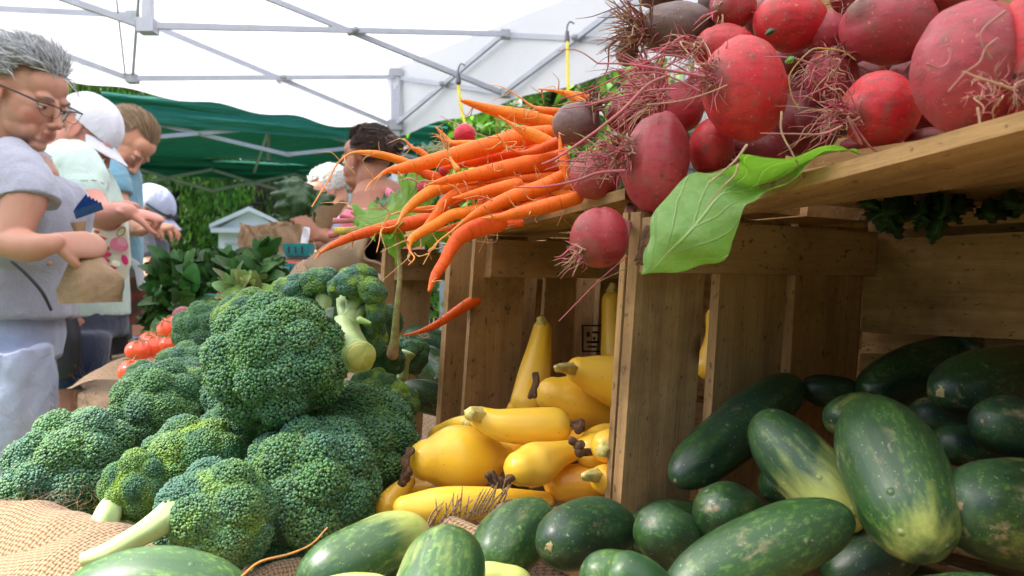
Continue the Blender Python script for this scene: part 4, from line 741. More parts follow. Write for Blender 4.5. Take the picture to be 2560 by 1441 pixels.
# ---------------- beets
RED = np.array([.58, .014, .024]); PINK = np.array([.38, .036, .055]); DRED = np.array([.26, .016, .026]); BRN = np.array([.11, .062, .058]); GRY = np.array([.15, .105, .095])
ROOT_P = (.62, .09, .17); ROOT_T = (.55, .34, .20); ROOT_R = (.34, .035, .06); ROOT_B = (.14, .04, .03)
def beet(cx, cy, rx, ry, d, col, label, root=None, rdir=(-1, 0), nroot=20, rlen=130, rcol=ROOT_P, spread=.6, rw=1.3, soil=0, tilt=0, lump=.05, conv=C5, depth=1., seed=None):
    k = 2.0586 if conv is C5 else 1.; px, py = conv((cx, cy)); c = V(px, py, d); s = d/FPX/k; ca, sa = math.cos(R(tilt)), math.sin(R(tilt))
    sd_ = (sum(map(ord, label)) % 50)
    def fn(D, X):
        f = 1+lump*wob(D, 1.4, sd_, 2)+.022*wob(D, 3.5, sd_+3, 2)-.035*np.exp(-((np.arctan2(D[:, 0], D[:, 2])-(sd_ % 5-2)*.5)/.10)**2)*(D[:, 1] < .3)
        if root is not None:
            rd = unit([(root[0]-cx)/rx, -(depth if len(root) > 2 else .35), -(root[1]-cy)/ry]); t = D@rd; f = f+.10*np.exp(-(1-t)*22)-.03*np.exp(-((1-t-.14)/.07)**2)
        return X*f[:, None]
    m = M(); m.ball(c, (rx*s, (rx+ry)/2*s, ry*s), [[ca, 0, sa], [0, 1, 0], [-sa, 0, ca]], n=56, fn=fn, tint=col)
    if root is not None:
        Dn = unit_rows((m.v[0]-c)/np.array([rx*s, (rx+ry)/2*s, ry*s])); k_ = np.clip(1.1*np.exp(-(1-Dn@unit([(root[0]-cx)/rx, -.35, -(root[1]-cy)/ry]))*16)+.25*np.clip(wob(Dn, 2.2, sd_, 3), 0, 1), 0, .85)[:, None]; m.t[0] = m.t[0]*(1-k_)+np.array([.14, .075, .055])*k_
    o = m.build('beet', MAT['beet_skin'], label=label, cat='beet', group='beets heaped on the crate tops')
    if root is not None:
        a0 = V(*conv(root[:2]), d)+[0, -(rx+ry)/2*s*.42, 0]; dv = unit([rdir[0], -.25, -rdir[1]]); m = M(); L = rlen*s
        r_ = np.random.default_rng(sd_+5)
        if nroot: m.tube([a0-dv*.004, a0, a0+dv*L*.10, a0+dv*L*.25+r_.normal(size=3)*L*.04], [.0065*rx*s/.03, .0042*rx*s/.03, .0022*rx*s/.03, .0009], n=9, res=4, noise=.3, nscale=260, tint=np.array(col)*.75)
        for i in range(int(nroot*2.2)):
            b = a0+r_.normal(size=3)*[.0035, .0025, .0035]*(rx*s/.026); dd = unit(dv+r_.normal(size=3)*spread); l_ = L*r_.uniform(.35, 1.1); g = np.array([0, 0, -1])*r_.uniform(0, .35)*l_
            w1, w2 = r_.normal(size=3)*l_*.10, r_.normal(size=3)*l_*.18
            cc = rcol if r_.random() < .5 else (ROOT_T if r_.random() < .6 else ROOT_R); th = rw*r_.uniform(.25, .8)*.001*d/.5
            m.tube([b, b+dd*l_*.35+w1, b+dd*l_*.7+w2+g*.5, b+dd*l_+w2*1.3+g], [th, th*.8, th*.5, th*.2], n=5, res=4, tint=cc)
            if r_.random() < .7:
                q_ = b+dd*l_*.45+w1; e_ = unit(dd+r_.normal(size=3)*.8)*l_*.35; m.tube([q_, q_+e_*.5+w1*.2, q_+e_], [th*.5, th*.35, th*.15], n=4, res=3, tint=cc)
        if m.n: ro = m.build('roots', MAT['root_fibre'], o)
        if soil:
            m = M()
            for i in range(soil): m.ball(a0+r_.normal(size=3)*[.004, .0022, .004]*(rx*s/.026), r_.uniform(.0005, .0015, 3), n=7, noise=.3, nscale=4)
            m.build('clinging_soil', MAT['soil'], o, smooth=False)
    return o
beet(600, 150, 210, 132, .60, GRY*.9, 'large brownish grey beet at the top with a shaggy root beard', (420, 190), (-1, -.1), 46, 260, ROOT_B, .55, 1.2, 14)
beet(520, -10, 115, 55, .62, BRN, 'dull brown beet cut by the top above the grey one', None)
beet(890, 40, 120, 112, .57, DRED*1.5, 'dusky red beet at the top right of the large grey one', (830, 60), (-1, .3), 6, 160)
beet(780, 10, 70, 70, .60, GRY, 'grey beet side wedged between two beets at the top', None)
beet(1185, 115, 188, 150, .55, RED, 'bright red beet at the top with a leaf scrap on its skin', (1230, 0), (.3, -1), 14, 120, ROOT_R)
beet(845, 250, 160, 120, .56, RED*.9+PINK*.1, 'red beet directly behind the big central one', (700, 260), (-1, .1), 14, 300, ROOT_P, .35)
beet(945, 455, 212, 268, .50, RED, 'big glossy red beet in the centre with soil clumps and long pink roots', (800, 430), (-1, -.05), 34, 240, ROOT_P, .5, 1.2, 60, tilt=8, lump=.04)
beet(485, 845, 170, 248, .525, PINK*.95+RED*.1, 'big dusty pink beet overhanging the crate corner', (330, 800), (-1, .1), 60, 170, ROOT_P, .75, 1.2, 8, tilt=-6, lump=.09)
beet(775, 760, 118, 150, .545, RED*.95, 'small red beet between the two big ones, above the green leaf', (850, 820), (.2, 1), 14, 120, ROOT_T, .8)
beet(1365, 165, 112, 112, .545, PINK, 'pink beet shoulder in the dark gap behind the split root', None)
beet(1400, 400, 135, 150, .53, DRED*1.3, 'dark red beet in the middle gap with a tangle of muddy roots', (1400, 300), (-.7, .6), 40, 200, ROOT_R, .9, 1.3, 30)
beet(1690, 140, 240, 192, .50, PINK, 'large dull pink beet at the top with a round brown scar', (1520, 70), (-.3, -.6), 5, 60)
beet(1650, 570, 195, 190, .465, RED, 'bright red beet on the plank with a fan of pink roots', (1455, 620), (-1, -.12), 30, 260, ROOT_P, .45, 1.2, 10, tilt=-8)
beet(2130, 350, 285, 340, .405, PINK*1.05, 'giant matte pink beet at the right end of the plank', (2240, 400), (.1, .5), 34, 170, ROOT_T, 1.0, .9, 26, lump=.05)
beet(2400, 300, 150, 330, .385, RED*.95, 'red beet cut by the right side of the picture', (2330, 430), (-.3, .7), 30, 170, ROOT_R, .9, .9, 30)
beet(185, 900, 130, 132, .565, PINK, 'small dusty pink beet beside the carrots', (290, 850), (-1, .2), 14, 140, ROOT_T, .8)
beet(205, 1222, 150, 158, .50, DRED*1.4, 'dark beet dangling below the crate top, in front of the squash crate', (120, 1300), (-.8, .35), 22, 130, ROOT_P, .6, 1.1, 14)
beet(85, 640, 125, 115, .60, BRN*1.2, 'brown beet lying on the carrots, root end up', (170, 560), (.1, -.6), 24, 150, ROOT_B, 1., 1.2, 24)
beet(450, 470, 115, 145, .58, PINK*.9, 'pink beet behind the tangle of long pink roots', (480, 400), (-.8, -.3), 20, 260, ROOT_P, .5)
beet(610, 560, 125, 130, .565, DRED*1.5, 'purplish red beet under the long pink roots', (520, 520), (-1, 0), 20, 320, ROOT_P, .4)
beet(345, 270, 60, 70, .61, GRY, 'small grey beet under the shaggy beard', None)
beet(330, 590, 90, 100, .60, DRED, 'dark beet deep behind the small dusty pink one', None)
beet(1010, 780, 150, 130, .56, DRED*.7, 'shade tinted beet beneath the big central one', None)  # tint darkened to stand in for shade under the central beet
beet(1250, 640, 190, 170, .56, DRED*.6, 'shade tinted beet behind the fan of roots', None)  # darkened tint carries the shade behind the roots
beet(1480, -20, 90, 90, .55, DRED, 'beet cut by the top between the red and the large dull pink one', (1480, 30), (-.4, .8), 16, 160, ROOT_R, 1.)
beet(1900, 480, 150, 200, .50, DRED*.8, 'shade tinted beet behind the giant one', None)  # shade behind the giant beet is put into the tint
beet(1250, 330, 150, 150, .60, DRED*.6, 'shade tinted beet behind the big central one', None)  # darkened tint in place of shade behind the central beet
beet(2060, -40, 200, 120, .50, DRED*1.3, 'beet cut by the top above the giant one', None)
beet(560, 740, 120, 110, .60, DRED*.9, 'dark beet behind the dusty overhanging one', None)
beet(1900, 720, 120, 60, .47, DRED*.7, 'low shade tinted beet on the plank left of the giant one', None)  # darkened tint paints the shade low on the plank
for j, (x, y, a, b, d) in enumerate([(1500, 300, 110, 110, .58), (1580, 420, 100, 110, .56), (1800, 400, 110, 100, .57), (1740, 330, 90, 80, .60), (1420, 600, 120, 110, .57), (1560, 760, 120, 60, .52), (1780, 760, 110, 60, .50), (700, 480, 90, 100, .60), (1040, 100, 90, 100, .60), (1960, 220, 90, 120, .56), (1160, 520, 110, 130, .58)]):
    beet(x, y, a, b, d, DRED*.75, ['beet in the dark between the two yellow stalk ends', 'beet hidden behind the fan of pink roots, upper', 'beet between the plank beet and the giant one', 'small beet under the large dull pink one', 'beet deep in the middle gap behind the muddy tangle', 'low beet on the plank behind the leaf end', 'low beet on the plank under the plank beet', 'small beet behind the pink roots', 'beet between the dusky and the bright red one', 'beet left of the giant one near the top', 'beet behind the big central one on its right'][j], None)  # filler beets, tints darkened so the gaps look shaded
# single long roots traced over the heap
def proot(pts, w0, w1, d, col, lab):
    thread('beet_root', pts, w0*d/FPX/2, w1*d/FPX/2, d, lab, 'root', col, C5, 6, grp='long beet roots reaching over the carrots')
proot([(740, 395), (600, 370), (480, 350), (330, 330), (195, 328)], 9, 4, .47, ROOT_P, 'long straight pink root pointing level to the left')
proot([(195, 328), (120, 275), (60, 255), (-10, 262)], 4, 2, .47, ROOT_P, 'thin pink root tip curling down at the far left')
proot([(560, 390), (450, 440), (330, 560), (200, 665), (80, 750), (-20, 815), (-90, 845)], 9, 5, .475, (.62, .12, .18), 'longest pink root running down left across the carrots')
proot([(330, 880), (200, 890), (100, 925), (0, 950), (-120, 965), (-240, 965)], 9, 3, .50, (.55, .08, .16), 'long pink root under the dusty beets pointing left')
proot([(720, 470), (600, 410), (500, 375), (380, 380)], 6, 4, .47, ROOT_P, 'pink root just below the straight one')
proot([(650, 300), (540, 285), (430, 330), (250, 420), (120, 480), (0, 510)], 5, 3, .50, (.5, .06, .10), 'curved red root crossing down to the carrots')
proot([(600, 460), (470, 465), (300, 500), (150, 540), (20, 560)], 5, 3, .49, ROOT_P, 'slender pink root lying over the brown beet')
proot([(860, 440), (760, 480), (620, 520), (450, 540)], 4, 3, .455, ROOT_T, 'tan root below the soil clump')
proot([(1290, 330), (1240, 310), (1150, 295), (1045, 297)], 6, 3, .455, ROOT_P, 'pink root with a tan tip by the leaf scrap')
proot([(1330, 250), (1290, 262), (1220, 330), (1180, 400), (1195, 500), (1230, 560)], 5, 3, .46, (.45, .27, .03), 'mustard yellow stalk bending round in the dark gap')
proot([(1330, 250), (1400, 255), (1460, 268), (1520, 310)], 5, 3, .46, (.5, .3, .03), 'yellow stalk tip over the muddy tangle')
proot([(1450, 650), (1350, 690), (1200, 690), (1035, 687)], 6, 3, .42, (.52, .16, .16), 'root stretching level left from the plank beet')
proot([(1550, 740), (1480, 600), (1600, 760), (1700, 800)], 8, 4, .42, (.3, .03, .05), 'crimson root hugging the front of the plank beet')
proot([(1640, 830), (1450, 850), (1330, 880), (1250, 920), (1120, 1040)], 6, 2, .405, (.38, .05, .08), 'crimson root falling over the plank edge')
proot([(1140, 580), (1140, 680), (1190, 780), (1230, 860), (1245, 920)], 6, 3, .405, ROOT_T, 'tan root hanging straight down before the plank')
proot([(960, 750), (900, 830), (830, 890), (760, 948)], 7, 3, .405, ROOT_T, 'tan forked root resting on the green leaf, upper')
proot([(915, 850), (900, 900), (840, 960), (750, 1060)], 6, 2, .40, ROOT_T, 'tan forked root resting on the green leaf, lower')
proot([(2150, 560), (2160, 640), (2140, 720), (2140, 765)], 8, 3, .34, ROOT_T, 'pale root hanging from the giant beet over the plank')
proot([(2320, 455), (2230, 425), (2150, 400), (2080, 370)], 8, 5, .335, ROOT_T, 'pale root crossing the giant beet')
proot([(500, 1240), (380, 1330), (340, 1380), (200, 1450)], 2, 2, .50, ROOT_T, 'hair thin root beside the dangling beet')
m = M(); m.tube([V(*C5(p), .50) for p in [(560, 1290), (520, 1380), (430, 1500), (330, 1600), (150, 1640)]], .0003, n=4, tint=ROOT_P); 
thread('beet_root', [(1570, 640), (1500, 700), (1440, 760), (1398, 803)], .0005, .0003, .52, 'fine pink root dangling inside the squash crate', 'root', ROOT_P, C0, 5, grp='long beet roots reaching over the carrots')
for j, pp in enumerate([[(2290, 60), (2180, 150), (2170, 220), (2220, 300)], [(2250, 200), (2190, 250), (2160, 320), (2080, 380), (2000, 470)], [(1890, 330), (1950, 350), (2000, 320), (2010, 240), (1960, 245)]]):
    proot(pp, 7, 4, .335, (.42, .16, .13) if j < 2 else ROOT_P, ['reddish root wandering over the giant beet, upper', 'reddish root wandering over the giant beet, lower', 'short pink root looped on the giant beet'][j])
for j, (cx, cy, sx_, sy_, d, n_, lab) in enumerate([(480, 470, 190, 120, .50, 46, 'tangle of fine pink and tan roots left of the big central beet'), (230, 820, 130, 110, .505, 40, 'tangle of fine roots between the carrots and the dusty pink beet'), (2230, 470, 130, 110, .345, 40, 'tangle of pale roots on the face of the giant beet'), (1370, 420, 120, 110, .475, 36, 'muddy tangle of roots in the dark middle gap')]):
    r_ = np.random.default_rng(60+j); m = M(); k = d/FPX/2.0586
    for i in range(n_):
        a = V(*C5((cx+r_.normal()*sx_*.45, cy+r_.normal()*sy_*.45)), d+abs(r_.normal())*.008); dd = unit(np.array([-1, -.2, .15*r_.normal()])+r_.normal(size=3)*(.55 if j < 2 else 1.2)); l = r_.uniform(60, 190)*k; w1, w2 = r_.normal(size=3)*l*.13, r_.normal(size=3)*l*.2; th = r_.uniform(.00022, .0007)*d/.5
        m.tube([a, a+dd*l*.35+w1, a+dd*l*.7+w2, a+dd*l+w2*1.4-[0, 0, l*.15]], [th, th*.9, th*.6, th*.25], n=5, res=4, tint=[ROOT_P, ROOT_T, ROOT_R, (.5, .16, .17)][r_.integers(4)])
    m.build('root_tangle', MAT['root_fibre'], label=lab, cat='roots', kind='stuff')
# stems of the hanging beet
m = M()
for k in range(4): m.tube([V(1550+k*5, 590, .51), V(1562+k*4, 555, .53), V(1572+k*5, 515, .55)], .0022, n=8, tint=(.25, .02, .05))
m.build('beet_stalks', MAT['root_fibre'], label='bundle of dark red beet stalks above the dangling beet', cat='stalks')
# radish among the carrots
m = M(); c = V(1162, 337, .78); m.ball(c, (.0112, .011, .0105), n=36, tint=(.62, .012, .045), noise=.02); o = m.build('radish', MAT['beet_skin'], label='small smooth red radish sitting on the carrots before the trees', cat='radish')
m = M(); m.tube([c+[0, 0, .010], V(1150, 315, .78), V(1130, 305, .78), V(1100, 290, .78)], [.0022, .0012, .0006, .0003], n=7, tint=(.8, .5, .5)); m.build('taproot', MAT['root_fibre'], o)
for (a, b, rr, l) in [(1110, 425, 14, 'red radish half hidden in the carrots, beside the pale leaf'), (1060, 470, 18, 'red radish half hidden under the thickest carrot tip'), (1090, 580, 22, 'dark red radish low under the carrots, over the crate')]:
    m = M(); c = V(a, b, .72); m.ball(c, rr*.72/FPX, n=24, tint=(.5, .015, .05)); o = m.build('radish', MAT['beet_skin'], label=l, cat='radish')
    m = M(); m.tube([c, c+[-.012, -.004, .008], c+[-.026, -.004, .004]], [.002, .0008, .0003], n=6, tint=(.8, .5, .5)); m.build('taproot', MAT['root_fibre'], o)
# brown beet greens stub & dirt at the crate post
m = M()
for k in range(9): m.tube([V(1622+rng.normal()*4, 575+rng.normal()*6, .50), V(1615+rng.normal()*5, 610, .497), V(1598+rng.normal()*5, 650+rng.normal()*8, .495)], [.0018, .0024, .0008], n=7, noise=.4, nscale=200)
m.build('dead_leaf', MAT['dried_blossom'], label='shrivelled brown leaf stuck to the crate post', cat='leaf')
# ---------------- leaves
def leaf(secs, name, mt, label, cat='leaf', wav=.002, n1=10, n2=21, thick=.0006, seed=0, par=None, grp=None):
    S = [np.concatenate([V(*a) for a in s]) for s in secs]; S = cr(np.array(S), n1).reshape(-1, 3, 3); t = np.linspace(-1, 1, n2); u = np.linspace(0, 1, len(S))
    w_ = np.stack([t*(t-1)/2, 1-t*t, t*(t+1)/2], 0); G = np.einsum('kt,skc->stc', w_, S)
    TT = np.gradient(G, axis=0); TW = np.gradient(G, axis=1); Nn = unit_rows(np.cross(TT, TW)+1e-9)
    wv = wav*(.9*wob(G.reshape(-1, 3), 60, seed, 2).reshape(G.shape[:2])+1.2*np.abs(t)[None]**2*np.sin(u*38+seed)[:, None]); G = G+Nn*wv[..., None]
    L = np.stack([np.broadcast_to(u[:, None], G.shape[:2]), np.broadcast_to(t[None], G.shape[:2]), 0*G[..., 0]], -1)
    m = M(); m.grid(G, None, L); return m.build(name, MAT[mt], par, label=label, cat=cat, group=grp)
leaf([[(1604, 686, .405)]*3, [(1610, 652, .405), (1636, 670, .402), (1672, 682, .405)], [(1620, 608, .406), (1662, 640, .40), (1742, 668, .405)], [(1630, 550, .41), (1714, 590, .395), (1806, 650, .405)], [(1665, 492, .42), (1758, 540, .405), (1838, 596, .405)], [(1725, 440, .435), (1805, 485, .415), (1858, 525, .405)],
      [(1795, 428, .435), (1850, 478, .425), (1888, 492, .402)], [(1846, 405, .405), (1895, 470, .432), (1938, 470, .396)], [(1862, 390, .398), (1945, 445, .430), (1995, 436, .390)], [(1985, 392, .394), (2030, 398, .415), (2062, 372, .386)], [(2095, 366, .392), (2110, 376, .40), (2125, 372, .388)], [(2148, 385, .395), (2149, 386, .396), (2150, 388, .395)]],
     'beet_leaf', 'big_leaf', 'large bright green leaf drooping over the plank of the cucumber crate', wav=.0008)
leaf([[(884, 560, .70)]*3, [(905, 580, .68), (900, 545, .70), (893, 520, .72)], [(950, 590, .66), (945, 545, .69), (935, 508, .72)], [(1010, 575, .67), (1000, 530, .70), (985, 490, .73)], [(1050, 540, .70), (1030, 490, .72), (1006, 445, .74)], [(1085, 500, .73), (1060, 460, .74), (1035, 432, .75)], [(1110, 470, .76), (1105, 465, .76), (1100, 460, .76)]],
     'chard_leaf', 'chard_leaf', 'bright translucent green chard leaf under the carrots', wav=.004, seed=2)
leaf([[(930, 505, .74)]*3, [(950, 512, .73), (955, 500, .74), (965, 485, .75)], [(1000, 500, .73), (1000, 488, .74), (1000, 475, .76)], [(1035, 480, .74)]*3], 'chard_leaf', 'kale_leaf', 'pale folded edge of a chard leaf beside the pink shirt', wav=.003, seed=3)
leaf([[(1075, 600, .70)]*3, [(1060, 575, .70), (1040, 600, .69), (1000, 615, .68)], [(1100, 560, .70), (1085, 585, .69), (1060, 610, .68)], [(1150, 560, .70), (1140, 585, .70), (1130, 605, .69)], [(1180, 590, .70)]*3], 'chard_leaf', 'chard_leaf', 'green chard leaf lying under the carrot tails at the crate edge', wav=.003, seed=5)
o = leaf([[(1000, 700, .685)]*3, [(985, 650, .69), (998, 640, .685), (1002, 630, .69)], [(955, 595, .70), (985, 590, .685), (1010, 592, .69)], [(965, 570, .71), (990, 565, .69), (1020, 570, .69)]], 'chard_leaf', 'chard_leaf', 'narrow green chard leaf on a long stem standing before the dim crate', wav=.001, seed=7)
m = M(); m.tube([V(992, 590, .684), V(1000, 680, .68), V(993, 760, .68), (V(985, 880, .69))], [.0016, .0022, .0024, .0045], n=10, tint=(.42, .48, .16)); m.tube([V(988, 840, .688), V(982, 885, .69)], [.0034, .0055], n=10, tint=(.42, .30, .12)); m.build('stem', MAT['root_fibre'], o)
leaf([[(1040, 385, .80)]*3, [(1050, 362, .79), (1060, 372, .78), (1065, 385, .78)], [(1090, 358, .79), (1095, 370, .78), (1100, 382, .77)], [(1130, 372, .78)]*3], 'chard_leaf', 'kale_leaf', 'pale green leaf behind the thickest carrot, below the radish', seed=8)
leaf([[(655, 740, .80)]*3, [(665, 718, .80), (680, 735, .79), (690, 755, .79)], [(700, 700, .81), (710, 718, .80), (720, 735, .79)], [(745, 702, .81)]*3], 'loose_leaf', 'chard_leaf', 'small curved green leaf left of the upright broccoli florets', seed=9, wav=.001)
for k, (x, y) in enumerate([(1925, 80), (1975, 150)]):
    leaf([[(x-14, y+8, .455)]*3, [(x-2, y-8, .455), (x, y, .452), (x+4, y+8, .455)], [(x+16, y-6, .455)]*3], 'leaf_scrap', 'dark_leaf' if k == 0 else 'big_leaf', ['dark leaf scrap stuck on the bright red beet', 'pale green leaf scrap in the gap of the beets'][k], wav=.0004)
# rainbow chard stems left of the leaf
for k, (a, b, w0, col, l) in enumerate([((835, 578), (905, 573), 20, (.75, .55, .03), 'yellow chard stem, cut end left'), ((833, 553), (915, 545), 15, (.72, .16, .24), 'upper pink chard stem above the yellow one'), ((822, 588), (845, 583), 17, (.72, .12, .18), 'short pink chard stem left of the yellow one'), ((850, 540), (930, 556), 12, (.55, .06, .10), 'crimson chard stem behind the pink one'), ((868, 516), (925, 530), 12, (.85, .5, .42), 'pale pink chard stem under the leaf fold'), ((880, 528), (940, 565), 14, (.8, .35, .2), 'salmon chard stem beside the leaf'), ((875, 575), (930, 590), 18, (.45, .10, .08), 'dark red chard stem right of the yellow one')]):
    m = M(); m.tube([V(*a, .78), V((a[0]+b[0])/2, (a[1]+b[1])/2+2, .78), V(*b, .78)], w0/2*.78/FPX, n=12, cap='flat', ell=.7, tint=col); m.build('rainbow_chard', MAT['root_fibre'], label=l, cat='chard', group='cut rainbow chard stems at the end of the carrots')
thread('carrot_thread', [(905, 530), (870, 510), (830, 507), (802, 508)], .0008, .0003, .76, 'fine pale orange root thread in front of the chard', 'root', (.85, .45, .2))
# dark greens hanging inside the first crate
m_ = []
for k in range(26):
    x = rng.uniform(2070, 2560); y = rng.uniform(495, 560)+(x-2070)*.01; d = rng.uniform(.50, .60); h = rng.uniform(30, 75); w1 = rng.uniform(25, 50)
    leafs = [[(x, y-20, d)]*3, [(x-w1*.7, y+h*.3, d), (x, y+h*.3, d-.01), (x+w1*.7, y+h*.25, d)], [(x-w1*.8, y+h*.7, d), (x+4, y+h*.7, d-.01), (x+w1*.8, y+h*.65, d)], [(x+rng.uniform(-10, 10), y+h, d)]*3]; m_.append(leafs)
r9 = np.random.default_rng(11); m_ = []
for k in range(16):
    x = r9.uniform(2160, 2560) if k < 9 else r9.uniform(2220, 2400); y = 500+r9.uniform(-10, 25); d = .54+.007*(k % 7); h = r9.uniform(30, 60) if k < 9 else r9.uniform(60, 115); w1 = r9.uniform(26, 60); z_ = r9.uniform(-60, 60)
    m_.append([[(x, y-25, d)]*3, [(x-w1*.7, y+h*.3, d+.01), (x, y+h*.3, d-.01), (x+w1*.7, y+h*.25, d+.01)], [(x-w1*.8+z_*.5, y+h*.65, d+.01), (x+4+z_*.5, y+h*.7, d-.01), (x+w1*.8+z_*.5, y+h*.6, d+.01)], [(x+z_, y+h, d)]*3])
gr = empty('greens_bunch', V(2300, 530, .55), 'bunch of dark leafy greens hanging under the plank at the back of the crate', 'greens')
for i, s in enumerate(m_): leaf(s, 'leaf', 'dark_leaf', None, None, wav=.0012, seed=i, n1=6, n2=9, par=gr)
# ---------------- tomatoes
q = NT('tomato_skin'); q.set(col=q.mix(q.ramp(q.noise(q.obj(), 18, 2), (.4, 0.), (.7, 1.)), (.74, .05, .02), (.80, .11, .03)), rough=.22, spec=.5, sss=.1, sss_scale=.005)
for k, (x, y, rr, d, l) in enumerate([(425, 822, 33, 1.25, 'highest tomato with its green calyx turned towards us'), (345, 878, 31, 1.15, 'darker red tomato at the left of the tomato row'), (385, 868, 34, 1.18, 'orange red tomato in front of the highest one'), (420, 862, 22, 1.12, 'tomato just right of the orange red one, against the broccoli'), (332, 930, 36, 1.02, 'lowest tomato half hidden by the broccoli'), (375, 852, 26, 1.3, 'tomato at the back of the row')]):
    c = V(x, y, d); r = rr*d/FPX
    def fn(D, X):
        a = np.arctan2(D[:, 1], D[:, 0]); return X*(1+.035*np.cos(5*a)*np.abs(D[:, 2]))[:, None]*np.array([1, 1, .84])
    ax = Vector((-.3, -.6, .7) if k == 0 else (.2, -.2, 1)).to_track_quat('Z', 'Y').to_matrix().transposed(); ax = np.array(ax)
    m = M(); m.ball(c, r, ax, n=36, fn=fn); o = m.build('tomato', MAT['tomato_skin'], label=l, cat='tomato', group='red tomatoes behind the broccoli')
    m = M(); t = ax[2]; top = c+t*r*.80
    for j in range(5):
        a = j*1.256; dr = ax[0]*math.cos(a)+ax[1]*math.sin(a); m.tube([top, top+dr*r*.5+t*r*.06, top+dr*r*.85-t*r*.12], [r*.06, r*.055, r*.01], n=6, ell=.4, tint=(.10, .20, .03))
    m.tube([top, top+t*r*.35+ax[0]*r*.1], r*.05, n=6, tint=(.12, .22, .04)); m.build('calyx', MAT['root_fibre'], o)
# ================================================================ people
q = NT('skin'); T = q.attr('tint'); O = q.obj(); n1 = q.noise(O, 22, 4, .6); n2 = q.noise(O, 300, 3, .6)
c = q.mix(q.ramp(n1, (.35, 0.), (.75, .5)), T, q.mix(1., T, (1.0, .72, .66), 'MULTIPLY')); q.set(col=c, rough=.5, spec=.35, sss=.12, sss_scale=.01, ssr=(1, .35, .2), nrm=q.bump(q.math('ADD', n2, n1), .25, .002))
q = NT('hair'); q.set(col=q.attr('tint'), rough=.5, spec=.4)
q = NT('tinted'); T = q.attr('tint'); q.set(col=T, rough=.45)
def cloth(name, col, var=.1, weave=350, rough=.9, wr=14, st=.5, sheen=.3):
    q = NT(name); O = q.obj(); n1 = q.noise(O, wr, 3, .5, .8); n2 = q.noise(O, weave, 2, .6); n3 = q.noise(O, 5, 2)
    c = q.mix(q.ramp(n2, (.3, 0.), (.7, 1.)), tuple(x*(1-var) for x in col), tuple(min(1, x*(1+var)) for x in col)); c = q.mix(q.ramp(n3, (.35, .0), (.65, .12)), c, (.5, .5, .52))
    q.set(col=c, rough=rough, spec=.15, sheen=sheen, nrm=q.bump(q.math('ADD', n1, q.math('MULTIPLY', n2, .06)), st, .02)); return q.m
cloth('grey_tee', (.33, .34, .43), .12); cloth('pale_jeans', (.40, .45, .62), .12, 500); cloth('mint_blouse', (.52, .68, .62), .06); cloth('blue_tee', (.11, .29, .40), .1); cloth('navy_denim', (.012, .022, .065), .3, 400)
cloth('charcoal_shirt', (.055, .062, .08)); cloth('white_cap_cloth', (.66, .67, .76), .04, 400); cloth('lavender_cap_cloth', (.40, .45, .62), .05, 400); cloth('pink_top', (.72, .16, .28)); cloth('lavender_shirt', (.42, .42, .68)); cloth('dark_trousers', (.03, .03, .04)); cloth('striped_apron', (.16, .10, .22), .5, 60)
def remesh(m, vox, name, mat, parent=None, smooth=3, tintfn=None, disp=0, dscale=(8, 8, 8), seed=0, **kw):
    t = m.build('tmp', None); f = t.modifiers.new('r', 'REMESH'); f.mode = 'VOXEL'; f.voxel_size = vox; g = t.modifiers.new('s', 'SMOOTH'); g.iterations = smooth; g.factor = .6
    dg = bpy.context.evaluated_depsgraph_get(); me = bpy.data.meshes.new_from_object(t.evaluated_get(dg)); c0 = np.array(t.location); old = t.data
    bpy.data.objects.remove(t); bpy.data.meshes.remove(old)
    n = len(me.vertices); co = np.empty(n*3, np.float32); me.vertices.foreach_get('co', co); co = co.reshape(-1, 3)+c0
    nr = np.empty(n*3, np.float32); me.vertices.foreach_get('normal', nr); nr = nr.reshape(-1, 3)
    if disp: co = co+nr*(disp*wob(co*np.array(dscale), 1, seed, 3))[:, None]
    np_ = len(me.polygons); lt = np.empty(np_, np.int32); me.polygons.foreach_get('loop_total', lt); lv = np.empty(len(me.loops), np.int32); me.loops.foreach_get('vertex_index', lv)
    bpy.data.meshes.remove(me); q4 = lt == 4
    m2 = M(); m2.add(co, lv.reshape(-1, 4) if q4.all() else [lv[np.repeat(q4, lt)].reshape(-1, 4), lv[np.repeat(lt == 3, lt)].reshape(-1, 3)], None, tintfn(co) if tintfn else None)
    return m2.build(name, MAT[mat], parent, **kw)
def frame(f, u=(0, 0, 1)):
    f = unit(f); x = unit(np.cross(f, u)); return np.array([x, f, np.cross(x, f)])
